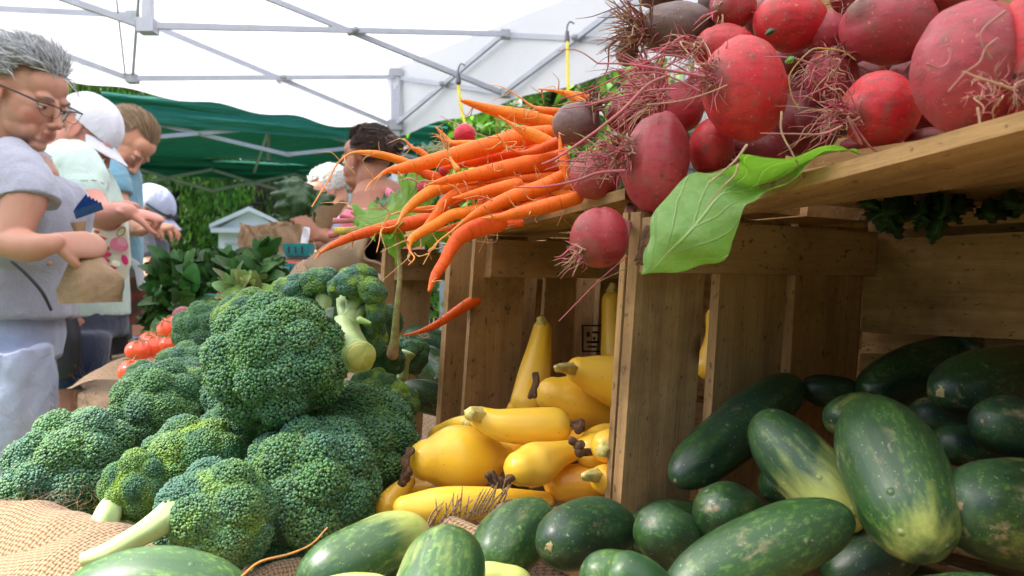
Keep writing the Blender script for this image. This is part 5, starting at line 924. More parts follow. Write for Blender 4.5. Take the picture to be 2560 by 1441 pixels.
def headmesh(m, c, A, s=1.0, neck=None, fat=1.0, nose=1.0):
    def P(p): return c+(np.array(p)*s)@A
    def E(p, r, n=22): m.ball(P(p), np.array(r)*s, A, n=n)
    E((0, -.020, .030), (.073, .094, .080)); E((0, .045, .045), (.056, .042, .045)); E((0, .028, -.020), (.061*fat, .060, .072)); E((0, .030, -.064), (.050*fat, .054, .040)); E((0, .072, -.098), (.021, .019, .016))
    for k in (-1, 1):
        E((k*.034, .052, -.032), (.026*fat, .026, .032)); E((k*.028, .076, .020), (.024, .014, .011)); E((k*.0115, .101, -.040), (.0078, .011, .007)); E((k*.030, .060, -.066), (.018*fat, .022, .022))
        m.ball(P((k*.075, -.006, -.008)), np.array((.006, .018, .030))*s, frame(A[1]+k*.25*A[0], A[2]), n=14); m.tube([P((k*.078, -.018, .014)), P((k*.083, -.020, -.004)), P((k*.079, -.010, -.030))], .0045*s, n=8); m.tube([P((k*.078, -.018, .014)), P((k*.080, -.004, .021)), P((k*.076, .006, .012))], .0045*s, n=8)
    m.tube([P((0, .086, .014)), P((0, .098, -.010)), P((0, .108*1, -.030))], [.0075*s, .0085*s, .0105*s*nose], n=12); E((0, .111, -.034), (.0115*nose, .0115, .0095))
    E((0, .088, -.050), (.014, .012, .010)); E((0, .0925, -.0605), (.021, .0085, .0048)); E((0, .0905, -.0705), (.018, .0085, .0055)); E((0, .080, -.080), (.022, .012, .009))
    if neck is not None: m.tube([P((0, -.030, -.010)), P((0, -.022, -.060)), np.array(neck[0]), np.array(neck[1])], [.050*s, .054*s, .056*s, .075*s], n=20, ell=1.05)
def skin_tint(base, c, A, s=1.0, blush=.5):
    base = np.array(base)
    def f(co):
        L = (co-c)@A.T/s; t = np.tile(base, (len(co), 1))
        def g(p, r): return np.exp(-(((L-np.array(p))/np.array(r))**2).sum(1))[:, None]
        t = t*(1-blush*.5*g((0, .112, -.036), (.016, .014, .013))*np.array([0, .35, .35])); 
        for k in (-1, 1): t = t*(1-blush*g((k*.042, .07, -.032), (.020, .03, .018))*np.array([0, .32, .30])); t = t*(1-.35*g((k*.080, -.005, -.008), (.012, .024, .032))*np.array([0, .35, .35])); t = t*(1-.3*g((k*.031, .088, .000), (.018, .02, .008))*np.array([.5, .7, .7]))
        lip = np.maximum(g((0, .100, -.0615), (.019, .012, .0045)), g((0, .098, -.0705), (.017, .012, .005))); t = t*(1-lip*np.array([.15, .50, .42])); t = t*(1-.75*g((0, .104, -.0658), (.021, .014, .0013)))
        return t
    return f
def eyes(par, c, A, s, skin, iris=(.10, .13, .14), lidz=.1, brow=(.25, .2, .17)):
    for k in (-1, 1):
        p = c+(np.array((k*.031, .0785, .001))*s)@A; m = M(); n = 28; m.ball(p, .0118*s, A, n=n); D = (m.v[-1]-p)/(.0118*s)@A.T
        t = np.tile(np.array([.62, .6, .58]), (len(D), 1)); look = unit((0, 1, -.35)); dt = D@look; t[dt > .90] = iris; t[dt > .972] = (.01, .01, .01); t[D[:, 2] > lidz] = np.array(skin)*.85; t[D[:, 2] < -.55] = np.array(skin)*.9; t[(D[:, 2] > lidz-.14) & (D[:, 2] <= lidz)] = (.05, .03, .03); m.t[-1] = t
        m.build('eye', MAT['tinted'], par); m = M(); m.tube([c+(np.array(v)*s)@A for v in ((k*.014, .094, .018), (k*.030, .0935, .0245), (k*.047, .080, .019))], [.0022*s, .0026*s, .0014*s], n=6, tint=brow); m.build('eyebrow', MAT['hair'], par)
def hair(par, c, A, s, cols, mask, comb, ln, lift, n=1500, th=.0011, shell=1.04, center=(0, -.020, .030), rad=(.073, .094, .080), seed=1, curl=.2, name='hair', grav=.0, msh=True):
    r_ = np.random.default_rng(seed); m = M(); cols = np.array(cols)
    D = r_.normal(size=(n*4, 3)); D = unit_rows(D); D = D[mask(D)][:n]; rad = np.array(rad); cen = np.array(center)
    if msh:
        b = M(); b.ball((0, 0, 0), 1, n=60); vv = b.v[0]; ok = mask(vv); F = [f[ok[f].all(1)] for f in b.f]
        m.add(c+((vv*rad*shell*(1+.02*wob(vv, 6, seed))[:, None]+cen)*s)@A, F, None, cols.mean(0)*.55)
    for d in D:
        p = d*rad*shell*.99+cen; g = unit(np.array(comb(d))+r_.normal(size=3)*curl); g = g-d*(g@d); g = unit(g); l = ln(d)*r_.uniform(.7, 1.2); q_ = [p]; v = g*(1-lift)+d*lift
        dd = d
        for k in range(3):
            p = p+unit(v)*l/3; e = (p-cen)/(rad*shell); rr = np.linalg.norm(e)
            if rr < 1.01: p = cen+e/rr*rad*shell*1.015; 
            dd = unit(e); v = unit(v)-dd*max(-.2, (v@dd))*(.45)-np.array([0, 0, grav])+r_.normal(size=3)*curl*.35; q_.append(p)
        t = cols[r_.integers(len(cols))]*r_.uniform(.8, 1.2); w0 = th*s*r_.uniform(.7, 1.4)
        m.tube([c+(np.array(x)*s)@A for x in q_], [w0*1.1, w0*1.3, w0, w0*.25], n=4, res=2, tint=t)
    return m.build(name, MAT['hair'], par)
def hand(m, wr, dirv, nrm, s=1.0, curl=.5, thumb=1, spread=.12):
    """palm and five separate fingers; nrm points out of the back of the hand"""
    A = frame(dirv, nrm); X, Y, Z = A; wr = np.array(wr)
    def P(x, y, z): return wr+(X*x+Y*y+Z*z)*s
    m.tube([P(0, -.01, 0), P(0, .03, 0), P(.002, .065, .0), P(.002, .088, -.002)], [.026*s, .034*s, .040*s, .038*s], n=16, ell=.38, up=X)
    for i, (x, y, l, w_) in enumerate([(-.030, .086, .070, .0088), (-.010, .092, .078, .0090), (.011, .089, .073, .0086), (.030, .080, .057, .0076)]):
        a = P(x, y-.012, 0); q_ = [a]; an = .15+curl*.4; dirf = unit(Y+X*(x/.03)*spread)
        for k, fr in enumerate((.46, .30, .26)):
            v = dirf*math.cos(an)-Z*math.sin(an); a = a+v*l*s*fr; q_.append(a); an += curl*(.95+.12*i)
        m.tube(q_, [w_*s*1.05, w_*s, w_*s*.92, w_*s*.74], n=10, res=5)
    t0 = P(-thumb*.022, .020, -.004); t1 = t0+(-thumb*X*.026+Y*.026-Z*.010)*s; t2 = t1+(-thumb*X*.010+Y*.026-Z*(.008+.012*curl))*s; t3 = t2+(Y*.022-Z*.010*curl+thumb*X*.004)*s
    m.tube([t0, t1, t2, t3], [.014*s, .0115*s, .0100*s, .0078*s], n=10, res=5)
# ---- woman with short grey hair and glasses
SK1 = (.50, .26, .185)
w1 = empty('person', (*V(20, 720, 1.87)[:2], 0), 'grey haired woman with glasses in a grey tee and pale jeans holding a paper bag', 'person')
hc = V(66, 246, 1.84); HA = frame((.92, -.20, -.36)); s = .94
m = M(); headmesh(m, hc, HA, s, neck=(V(25, 372, 1.87), V(2, 430, 1.89)), fat=1.1)
m.tube([V(35, 450, 1.89), V(30, 560, 1.9), V(30, 700, 1.9), V(25, 800, 1.9)], [.09, .10, .10, .10], n=20, ell=1.3, up=(1, 0, 0))
m.tube([V(45, 425, 1.74), V(62, 480, 1.69), V(45, 545, 1.665), V(28, 600, 1.65)], [.048, .048, .040, .035], n=18); m.tube([V(22, 604, 1.65), V(75, 618, 1.63), V(110, 614, 1.63), V(138, 607, 1.65)], [.035, .032, .025, .020], n=18)
hand(m, V(134, 607, 1.65), (.70, .68, -.02), (.45, -.75, .45), .84, 1.2, thumb=-1, spread=.05)
m.tube([V(40, 430, 2.05), V(60, 540, 2.08), V(80, 610, 2.02), V(95, 612, 1.90)], [.05, .046, .04, .025], n=14); hand(m, V(95, 612, 1.88), (.3, -1, 0), (0, .3, 1), .85, 1.3)
for dd in (1.80, 1.97): m.tube([V(25, 930, dd+.02), V(30, 1200, dd), V(20, 1600, dd), V(20, 1760, dd)], [.06, .05, .045, .035], n=14); m.tube([V(15, 1780, dd), V(90, 1800, dd), V(150, 1805, dd)], [.04, .042, .03], n=10, ell=.6)
remesh(m, .003, 'body', 'skin', w1, 6, skin_tint(SK1, hc, HA, s, .9)); eyes(w1, hc, HA, s, SK1, lidz=.02, brow=(.28, .22, .19))
fm = lambda D: ((D[:, 2] > -.15) & ((D[:, 1] < .15) | (D[:, 2] > .52) | ((D[:, 1] < .38) & (D[:, 2] > .12))) & ~((np.abs(D[:, 0]) > .80) & (D[:, 1] > -.30) & (D[:, 2] < .12))) | ((D[:, 1] < -.35) & (D[:, 2] > -.62))
GR_ = [(.50, .52, .55), (.36, .37, .40), (.64, .66, .69), (.26, .26, .28), (.44, .45, .48)]
hair(w1, hc, HA, s, GR_, fm, lambda d: (d[0]*.3+.35*(d[1] > .2), -.8-.3*(d[2] < .3), .22 if d[1] > -.1 else -.35), lambda d: .066 if d[2] > .2 else .036, .34, 4200, .0010, 1.15, curl=.36, seed=4)
m = M()
for k in (-1, 1):
    P = lambda p: hc+np.array(p)@HA
    m.tube([P((k*.079, -.005, .012)), P((k*.077, .05, .011)), P((k*.066, .096, .008))], [.0016, .0020, .0024], n=8); m.tube([P((k*.066, .096, .008)), P((k*.035, .108, .009)), P((k*.011, .110, .006))], .0018, n=7)
    m.tube([P(v) for v in ((k*.011, .110, .006), (k*.012, .107, -.014), (k*.030, .106, -.019), (k*.052, .101, -.016), (k*.066, .096, .006))], .0007, n=6)
m.tube([P((-.011, .110, .002)), P((0, .113, .005)), P((.011, .110, .002))], .0011, n=6); m.build('glasses', MAT['dark_plastic'], w1)
q = NT('lens_glass'); q.set(col=(.9, .92, .95), rough=.03, trans=1., spec=.5); q.b.inputs['IOR'].default_value = 1.02
m = M(); 
m.tube([V(40, 405, 1.88), V(38, 440, 1.88), V(42, 480, 1.88), V(52, 530, 1.87), V(55, 575, 1.87), V(42, 640, 1.88), V(32, 700, 1.88), V(28, 790, 1.88)], [.060, .108, .122, .138, .130, .124, .122, .124], n=44, ell=1.28, up=(1, 0, 0), cap='flat')
m.tube([V(28, 378, 1.87), V(30, 405, 1.88)], [.062, .085], n=24, ell=1.2, up=(1, 0, 0), cap='flat')
m.tube([V(18, 400, 1.82), V(45, 432, 1.735), V(60, 475, 1.70), V(64, 512, 1.69)], [.060, .062, .064, .068], n=30, cap='flat'); m.tube([V(30, 425, 2.02), V(50, 460, 2.06), V(60, 520, 2.08)], [.062, .068, .066], n=24, cap='flat')
remesh(m, .005, 'tee_shirt', 'grey_tee', w1, 4, disp=.009, dscale=(22, 22, 9), seed=3)
m = M(); m.tube([V(18, 745, 1.9), V(18, 830, 1.9), V(20, 900, 1.9)], [.105, .118, .108], n=36, ell=1.3, up=(1, 0, 0), cap='flat')
for dd in (1.80, 1.99): m.tube([V(20, 880, dd), V(38, 1000, dd), V(28, 1150, dd), V(10, 1350, dd), V(10, 1720, dd)], [.093, .088, .080, .070, .058], n=28, cap='flat')
remesh(m, .006, 'jeans', 'pale_jeans', w1, 4, disp=.010, dscale=(26, 26, 14), seed=8)
m = M(); m.tube([V(30, 655, 1.705), V(70, 690, 1.70), V(105, 730, 1.705), V(128, 775, 1.72)], [.0025, .003, .003, .0025], n=8, ell=1.8); m.build('bag_strap', MAT['dark_plastic'], w1)
# paper bag in her hand
plain('kraft_paper', (.29, .185, .105), .8, .12, 20, bump=.6, bscale=30, bd=.01); plain('dark_kraft', (.13, .065, .04), .8, .3, 14, bump=.5, bscale=25, bd=.01)
def crumple(m, secs, n=40, ell=.62, amp=.10, seed=0, up=(1, 0, 0), tint=None):
    m.tube([s_[:3] for s_ in secs], [s_[3] for s_ in secs], n=n, res=8, ell=ell, up=up, ribs=4, rib_a=.10, noise=amp*1.3, nscale=34, cap='flat', tint=tint)
m = M(); crumple(m, [(*V(196, 556, 1.72), .016), (*V(202, 598, 1.72), .011), (*V(206, 636, 1.71), .022), (*V(214, 676, 1.70), .046), (*V(222, 712, 1.70), .062), (*V(224, 758, 1.70), .062)]); 
m.build('paper_bag', MAT['kraft_paper'], smooth=False, label='crumpled brown paper bag gripped in the grey haired woman hand', cat='bag')
plain('blue_card', (.015, .06, .26), .5, .3, 60)
m = M()
for k in range(5): a, b = V(190+k*2, 548-k*3, 1.60+.004*k), V(258-k*9, 524-k*5, 1.60+.004*k); m.hexa([a, b, b+[0, .002, .0], a+[0, .002, 0], a+[0, -.010, .016], b+[0, -.010, .014], b+[0, -.008, .014], a+[0, -.008, .016]])
m.build('banknotes', MAT['blue_card'], smooth=False, label='blue folded papers held above the paper bag', cat='papers')
# ---- woman with white cap and mint blouse
SK2 = (.56, .27, .21)
w2 = empty('person', (*V(180, 720, 2.5)[:2], 0), 'woman in a white cap and puff sleeved mint blouse looking down at her hands', 'person')
hc = V(217, 336, 2.5); HA = frame((.70, .10, -.66)); s = .98
m = M(); headmesh(m, hc, HA, s, neck=(V(170, 372, 2.52), V(140, 420, 2.54)), fat=1.08)
m.tube([V(160, 440, 2.52), V(185, 560, 2.5), V(190, 700, 2.5), V(190, 800, 2.5)], [.09, .11, .12, .11], n=18, ell=1.3, up=(1, 0, 0))
m.tube([V(180, 440, 2.36), V(205, 490, 2.30), V(245, 535, 2.26), V(272, 546, 2.22)], [.054, .056, .044, .038], n=18); m.tube([V(258, 540, 2.22), V(295, 533, 2.18), V(322, 530, 2.15)], [.038, .031, .023], n=16)
hand(m, V(316, 530, 2.15), (.72, .60, -.12), (0.1, -.4, .9), .80, .95, thumb=-1, spread=.2)
m.tube([V(160, 450, 2.66), V(220, 530, 2.62), V(300, 525, 2.45)], [.05, .045, .026], n=12); hand(m, V(296, 522, 2.42), (.8, -.6, .1), (0, .2, 1), .80, .8)
for dd in (2.42, 2.6): m.tube([V(180, 800, dd), V(165, 1000, dd), V(150, 1200, dd), V(140, 1500, dd)], [.09, .062, .055, .04], n=14); m.tube([V(140, 1515, dd), V(190, 1530, dd)], [.04, .035], n=10)
remesh(m, .0034, 'body', 'skin', w2, 6, skin_tint(SK2, hc, HA, s, .7)); eyes(w2, hc, HA, s, SK2, lidz=-.25, brow=(.4, .32, .28))
hair(w2, hc, HA, s, [(.45, .42, .38), (.34, .31, .28), (.55, .52, .48)], lambda D: (D[:, 1] < .05) & (D[:, 2] > -.70) & ~((np.abs(D[:, 0]) > .78) & (D[:, 1] > -.35) & (D[:, 2] < .2)), lambda d: (0, -.3, -1), lambda d: .022, .1, 1100, .0011, 1.03, curl=.2, seed=9)
def cap(par, c, A, s, mt, bt=.0, seed=1):
    m = M(); b = M(); b.ball((0, 0, 0), 1, n=56); vv = b.v[0]; ok = vv[:, 2] > -.06-.05*vv[:, 1]; F = [f[ok[f].all(1)] for f in b.f]; rad = np.array([.085, .107, .098])
    X = vv*rad*(1+.012*np.cos(6*np.arctan2(vv[:, 1], vv[:, 0])))[:, None]*(1+.02*wob(vv, 3, seed))[:, None]+[0, -.016, .028]; m.add(c+(X*s)@A, F)
    U_, T_ = np.meshgrid(np.linspace(-1, 1, 26), np.linspace(0, 1, 14), indexing='ij'); a = U_*1.15
    X = np.stack([np.sin(a)*(.080+.008*T_), .0+np.cos(a)*.088+T_*.080*np.cos(U_*1.45)**.6-.010, .030-.020*T_-.022*np.abs(U_)**2*(1)-.0*T_], -1)
    for dz in (0, -.003): m.grid(c+((X+[0, 0, dz])*s)@A)
    return m.build('cap', MAT[mt], par)
cap(w2, hc, HA, s, 'white_cap_cloth')
m = M(); m.tube([V(150, 384, 2.53), V(152, 410, 2.53), V(165, 450, 2.52), V(185, 520, 2.5), V(190, 620, 2.5), V(188, 740, 2.5), V(188, 790, 2.5)], [.070, .105, .125, .14, .145, .15, .15], n=40, ell=1.25, up=(1, 0, 0), cap='flat')
m.tube([V(165, 405, 2.42), V(180, 425, 2.36), V(196, 455, 2.33), V(204, 480, 2.30)], [.070, .088, .084, .066], n=30, noise=.05, nscale=30); m.tube([V(160, 420, 2.66), V(190, 470, 2.68)], [.07, .075], n=20)
remesh(m, .006, 'blouse', 'mint_blouse', w2, 3, disp=.006, dscale=(22, 22, 10), seed=5)
m = M(); m.tube([V(204+.0, 478, 2.30), V(206, 484, 2.298)], [.0675, .066], n=36, ribs=14, rib_a=.04, res=2, cap='flat'); m.build('sleeve_cuff', MAT['mint_blouse'], w2)
m = M(); m.tube([V(188, 760, 2.5), V(188, 840, 2.5)], [.14, .14], n=30, ell=1.3, up=(1, 0, 0), cap='flat')
for dd in (2.40, 2.60): m.tube([V(188, 830, dd), V(182, 900, dd), V(178, 965, dd)], [.095, .092, .088], n=24, cap='flat')
remesh(m, .008, 'shorts', 'navy_denim', w2, 3, disp=.006, dscale=(14, 14, 8), seed=2)
m = M(); m.tube([V(118, 398, 2.42), V(126, 430, 2.40), V(132, 470, 2.40)], [.008, .010, .010], n=8, ell=.3); m.build('bag_strap', MAT['kraft_paper'], w2)
m = M(); m.tube([V(145, 800, 2.28), V(150, 850, 2.28), V(155, 905, 2.28)], [.055, .06, .05], n=20, ell=.6, up=(1, 0, 0), noise=.1); m.build('handbag', MAT['dark_plastic'], label='black handbag hanging low behind the grey tee', cat='bag')
m = M(); crumple(m, [(*V(270, 555, 2.24), .046), (*V(275, 600, 2.24), .052), (*V(278, 650, 2.25), .050), (*V(272, 700, 2.26), .036)], amp=.05, ell=.5, tint=(.85, .85, .72)); fb = m.build('floral_bag', MAT['tinted'], label='cloth bag with magenta flowers tucked under the arm of the woman in the white cap', cat='bag')
fl = M()
def petal(x, y, a, l, w_, col, d=2.207):
    c_ = V(x, y, d); A_ = np.array([[math.cos(a), 0, -math.sin(a)], [0, 1, 0], [math.sin(a), 0, math.cos(a)]]); k = d/FPX; fl.ball(c_, (l*k, .0012, w_*k), A_, n=14, tint=col)
MG, PK, OL, WH = (.60, .02, .16), (.80, .22, .34), (.30, .30, .03), (.82, .82, .66)
for k in range(11):
    a = k*.571; petal(246+20*math.cos(a), 636+20*math.sin(a), a, 14, 6.4, OL, 2.2085); petal(246+20*math.cos(a), 636+20*math.sin(a), a, 13, 5.2, MG)
petal(246, 636, 0, 10, 10, WH, 2.206); petal(244, 637, 0, 4, 4, OL, 2.204); petal(298, 612, .3, 24, 17, PK); petal(306, 606, .3, 14, 10, (.86, .4, .5), 2.2055); petal(268, 560, 0, 34, 11, (.62, .03, .07)); petal(303, 580, -.9, 15, 9, OL); petal(303, 580, -.9, 12, 6.5, WH, 2.2055); petal(252, 595, .2, 16, 4, (.7, .12, .02)); petal(242, 580, .2, 8, 5, (.7, .10, .05)); petal(312, 650, 1.2, 14, 8, MG); petal(290, 660, .3, 12, 8, WH, 2.2055); petal(270, 670, .0, 24, 6, (.5, .03, .1))
fl.build('flower_print', MAT['tinted'], fb)
# ---- woman in blue tee
SK3 = (.58, .30, .20)
w3 = empty('person', (*V(270, 720, 3.0)[:2], 0), 'woman with tied light brown hair in a blue tee bending over the stand', 'person')
hc = V(318, 356, 3.0); HA = frame((.52, -.05, -.85), (.6, 0, 1)); s = 1.0
m = M(); headmesh(m, hc, HA, s, neck=(V(282, 385, 3.02), V(258, 420, 3.04))); m.tube([V(262, 440, 3.04), V(262, 560, 3.02), V(262, 760, 3.0)], [.09, .10, .11], n=16, ell=1.3, up=(1, 0, 0))
m.tube([V(275, 440, 2.88), V(292, 500, 2.85), V(310, 560, 2.8), V(335, 570, 2.72), V(352, 575, 2.66)], [.045, .042, .036, .03, .024], n=14); hand(m, V(352, 575, 2.66), (1, -.2, .1), (0, -.3, 1), .95, .6)
m.tube([V(262, 450, 3.16), V(290, 540, 3.15), V(330, 560, 2.95)], [.045, .04, .025], n=12); hand(m, V(335, 560, 2.93), (1, -.4, 0), (0, .2, 1), .95, .6)
for dd in (2.92, 3.10): m.tube([V(265, 760, dd), V(265, 1050, dd), V(265, 1380, dd)], [.08, .06, .04], n=12); m.tube([V(262, 1385, dd), V(320, 1392, dd)], [.035, .03], n=10)
remesh(m, .0038, 'body', 'skin', w3, 5, skin_tint(SK3, hc, HA, s, .5)); eyes(w3, hc, HA, s, SK3, lidz=-.2)
hair(w3, hc, HA, s, [(.26, .17, .10), (.18, .11, .06), (.34, .24, .14), (.22, .14, .08)], lambda D: ((D[:, 1] < .22) & (D[:, 2] > -.30) | (D[:, 2] > .55)) & ~((np.abs(D[:, 0]) > .80) & (D[:, 1] > -.35) & (D[:, 2] < .1)), lambda d: (0, -1, -.1), lambda d: .06, .04, 1600, .0011, 1.13, curl=.06, seed=12)
m = M(); m.tube([V(268, 395, 3.03), V(266, 415, 3.03), V(266, 450, 3.03), V(262, 540, 3.02), V(262, 680, 3.0)], [.065, .105, .12, .125, .125], n=36, ell=1.3, up=(1, 0, 0), cap='flat'); m.tube([V(270, 425, 2.90), V(284, 460, 2.86), V(290, 492, 2.85)], [.060, .062, .060], n=24, cap='flat'); m.tube([V(262, 430, 3.16), V(285, 490, 3.18)], [.06, .06], n=20, cap='flat')
remesh(m, .007, 'tee_shirt', 'blue_tee', w3, 3, disp=.005, dscale=(16, 16, 8), seed=7)
m = M(); m.tube([V(262, 670, 3.0), V(262, 780, 3.0)], [.12, .125], n=24, ell=1.3, up=(1, 0, 0), cap='flat')
for dd in (2.90, 3.10): m.tube([V(262, 760, dd), V(280, 1000, dd), V(275, 1370, dd)], [.09, .07, .055], n=20, cap='flat')
remesh(m, .009, 'trousers', 'dark_trousers', w3, 3)
# ---- person in the lavender cap, bending
w4 = empty('person', (*V(330, 720, 3.6)[:2], 0), 'person in a pale lavender cap and charcoal shirt stooping beyond the floral bag', 'person')
hc = V(380, 532, 3.6); HA = frame((.80, -.05, -.55), (.3, 0, 1)); s = .98
m = M(); headmesh(m, hc, HA, s, neck=(V(355, 560, 3.62), V(345, 585, 3.64))); m.tube([V(345, 590, 3.64), V(340, 700, 3.64), V(335, 800, 3.64)], [.09, .1, .1], n=14, ell=1.3, up=(1, 0, 0))
m.tube([V(348, 600, 3.50), V(366, 650, 3.46), V(368, 690, 3.42), V(358, 730, 3.38)], [.04, .04, .035, .026], n=12); hand(m, V(358, 730, 3.38), (-.2, -.3, -1), (1, 0, 0), .95, .6)
m.tube([V(345, 600, 3.78), V(360, 680, 3.8), V(372, 730, 3.7)], [.04, .036, .025], n=12); hand(m, V(372, 730, 3.7), (.3, 0, -1), (1, 0, 0), .95, .6)
for dd in (3.55, 3.72): m.tube([V(330, 800, dd), V(330, 1050, dd), V(330, 1270, dd)], [.08, .055, .04], n=12)
remesh(m, .0045, 'body', 'skin', w4, 2, skin_tint(SK3, hc, HA, s)); cap(w4, hc, HA, s, 'lavender_cap_cloth'); eyes(w4, hc, HA, s, SK3, lidz=-.2)
hair(w4, hc, HA, s, [(.2, .13, .09), (.14, .09, .06)], lambda D: (D[:, 1] < .0) & (D[:, 2] > -.6) & ~((np.abs(D[:, 0]) > .78) & (D[:, 1] > -.35) & (D[:, 2] < .2)), lambda d: (0, -.3, -1), lambda d: .03, .1, 500, .0015, 1.03, seed=3)
m = M(); m.tube([hc+(np.array(v)*s)@HA for v in ((-.088, .0, .036), (-.07, .075, .036), (0, .097, .038), (.07, .075, .036), (.088, 0, .036))], .005, n=8); m.ball(hc+(np.array((-.03, .094, .040))*s)@HA, (.022, .010, .012), HA, n=12); m.ball(hc+(np.array((.03, .094, .040))*s)@HA, (.022, .010, .012), HA, n=12); m.build('sunglasses', MAT['dark_plastic'], w4)
m = M(); m.tube([V(350, 572, 3.63), V(345, 600, 3.63), V(343, 650, 3.63), V(340, 730, 3.63), V(338, 800, 3.63)], [.075, .12, .125, .12, .12], n=30, ell=1.3, up=(1, 0, 0), cap='flat'); m.tube([V(350, 595, 3.5), V(362, 640, 3.47)], [.055, .055], n=20)
remesh(m, .008, 'shirt', 'charcoal_shirt', w4, 3, disp=.005, dscale=(12, 12, 8))
m = M(); m.tube([V(336, 790, 3.63), V(336, 860, 3.63)], [.12, .12], n=20, ell=1.3, up=(1, 0, 0), cap='flat')
for dd in (3.54, 3.73): m.tube([V(335, 840, dd), V(335, 1050, dd), V(332, 1260, dd)], [.09, .07, .055], n=16, cap='flat')
remesh(m, .01, 'trousers', 'navy_denim', w4, 3)
# tote bag
m = M(); a, b = V(252, 700, 2.75), V(362, 690, 2.75); dn = np.array([0, 0, -.165]); bk = np.array([.02, .12, 0])
for p_, q_ in ((a, b), (b, b+bk), (b+bk, a+bk), (a+bk, a)):
    G = np.array([[p_*(1-u)+q_*u+dn*v+np.array([0, 1, 0])*.008*math.sin(u*6+v*5) for v in np.linspace(0, 1, 14)] for u in np.linspace(0, 1, 14)]); tn = np.array([[((.30, .05, .03) if (abs((v*2.2+u*.8) % 1-.5) < .12) else (.10, .055, .035)) for v in np.linspace(0, 1, 14)] for u in np.linspace(0, 1, 14)]); m.grid(G, tn)
m.grid(np.array([[a+dn, b+dn], [a+bk+dn, b+bk+dn]]), (.08, .04, .03)); o = m.build('shopping_bag', MAT['tinted'], label='dark brown shopping bag with rusty red bands below the floral bag', cat='bag')
m = M(); m.tube([V(270, 700, 2.75), V(290, 660, 2.76), V(330, 655, 2.77), V(350, 695, 2.75)], .007, n=8, ell=.4, tint=(.2, .1, .05)); m.tube([V(325, 650, 2.7), V(345, 670, 2.7), V(355, 715, 2.7)], [.010, .014, .016], n=8, ell=.3, tint=(.65, .66, .74)); m.build('handle', MAT['tinted'], o)
# ---- woman with brown hair in a bun
SK5 = (.36, .17, .11)
w5 = empty('person', (*V(960, 720, 3.0)[:2], 0), 'woman with a dark brown bun and pink tank top turned away behind the carrots', 'person')
hc = V(917, 402, 3.0); HA = frame((-.80, .55, -.06)); s = 1.02
m = M(); headmesh(m, hc, HA, s, neck=(V(928, 465, 3.0), V(945, 505, 3.0))); m.tube([V(950, 500, 3.0), V(958, 560, 3.0), V(958, 700, 3.0), V(958, 820, 3.0)], [.085, .11, .11, .11], n=20, ell=1.5, up=(.8, -.55, 0))
m.tube([V(905, 515, 3.14), V(880, 570, 3.16), V(860, 610, 3.1), V(838, 612, 2.9), V(826, 612, 2.8)], [.045, .042, .036, .03, .024], n=14); hand(m, V(828, 614, 2.80), (-1, -.1, .12), (.1, -.6, .7), .95, .55, thumb=-1, spread=.2)
m.tube([V(1000, 520, 2.86), V(985, 600, 2.8), V(940, 610, 2.7), V(860, 600, 2.66), V(815, 592, 2.66)], [.046, .044, .036, .03, .024], n=14); hand(m, V(812, 590, 2.66), (-.8, .0, .55), (.3, -.9, .1), .95, .4, thumb=1, spread=.25)
for dd in (2.95, 3.1): m.tube([V(960, 800, dd), V(960, 1080, dd), V(960, 1380, dd)], [.08, .06, .04], n=12)
remesh(m, .0038, 'body', 'skin', w5, 5, skin_tint(SK5, hc, HA, s, .6)); eyes(w5, hc, HA, s, SK5)
BRH = [(.050, .026, .018), (.032, .016, .012), (.085, .042, .026), (.020, .011, .009)]
hair(w5, hc, HA, s, BRH, lambda D: ((D[:, 1] < .25) & (D[:, 2] > -.55) | (D[:, 2] > .60)) & ~((np.abs(D[:, 0]) > .82) & (D[:, 1] > -.25) & (D[:, 2] < .05)), lambda d: (0, -1, .05), lambda d: .055, .16, 1700, .0013, 1.14, curl=.16, seed=15)
m = M(); bc_ = hc+np.array((0, -.135, .035))@HA
for k in range(150): a = rng.normal(size=3); a = unit(a)*.034; t_ = unit(np.cross(a, rng.normal(size=3)))*.03; m.tube([bc_+a-t_*.6, bc_+a*1.15, bc_+a+t_*.6], [.002, .003, .0012], n=5, res=3, tint=BRH[k % 4])
m.ball(bc_, .034, n=16, tint=BRH[1]); m.build('hair_bun', MAT['hair'], w5)
m = M(); m.ball(hc+np.array((.080, -.004, -.036))@HA, .0028, n=8, tint=(.8, .8, .78)); m.ball(hc+np.array((-.080, -.004, -.036))@HA, .0028, n=8, tint=(.8, .8, .78)); m.build('earrings', MAT['tinted'], w5)
m = M(); m.tube([V(958, 530, 3.0), V(958, 570, 3.0), V(958, 700, 3.0), V(958, 800, 3.0)], [.112, .125, .125, .13], n=34, ell=1.5, up=(.8, -.55, 0), cap='flat')
for a, b, c_, d in [((985, 497), (968, 480), (995, 540), 2.90), ((920, 500), (930, 482), (915, 540), 3.12)]: m.tube([V(c_[0], c_[1], d-.06), V(a[0], a[1], d-.03), V(b[0], b[1], d+.02), V(a[0], a[1]+10, d+.12), V(c_[0], c_[1]+10, d+.16)], .018, n=10, ell=.5)
remesh(m, .006, 'tank_top', 'pink_top', w5, 3); m = M(); m.tube([V(958, 680, 3.0), V(958, 760, 3.0), V(958, 1000, 3.0), V(958, 1150, 3.0)], [.13, .15, .16, .17], n=30, ell=1.4, up=(.8, -.55, 0), cap='flat', noise=.05); m.build('apron', MAT['striped_apron'], w5)
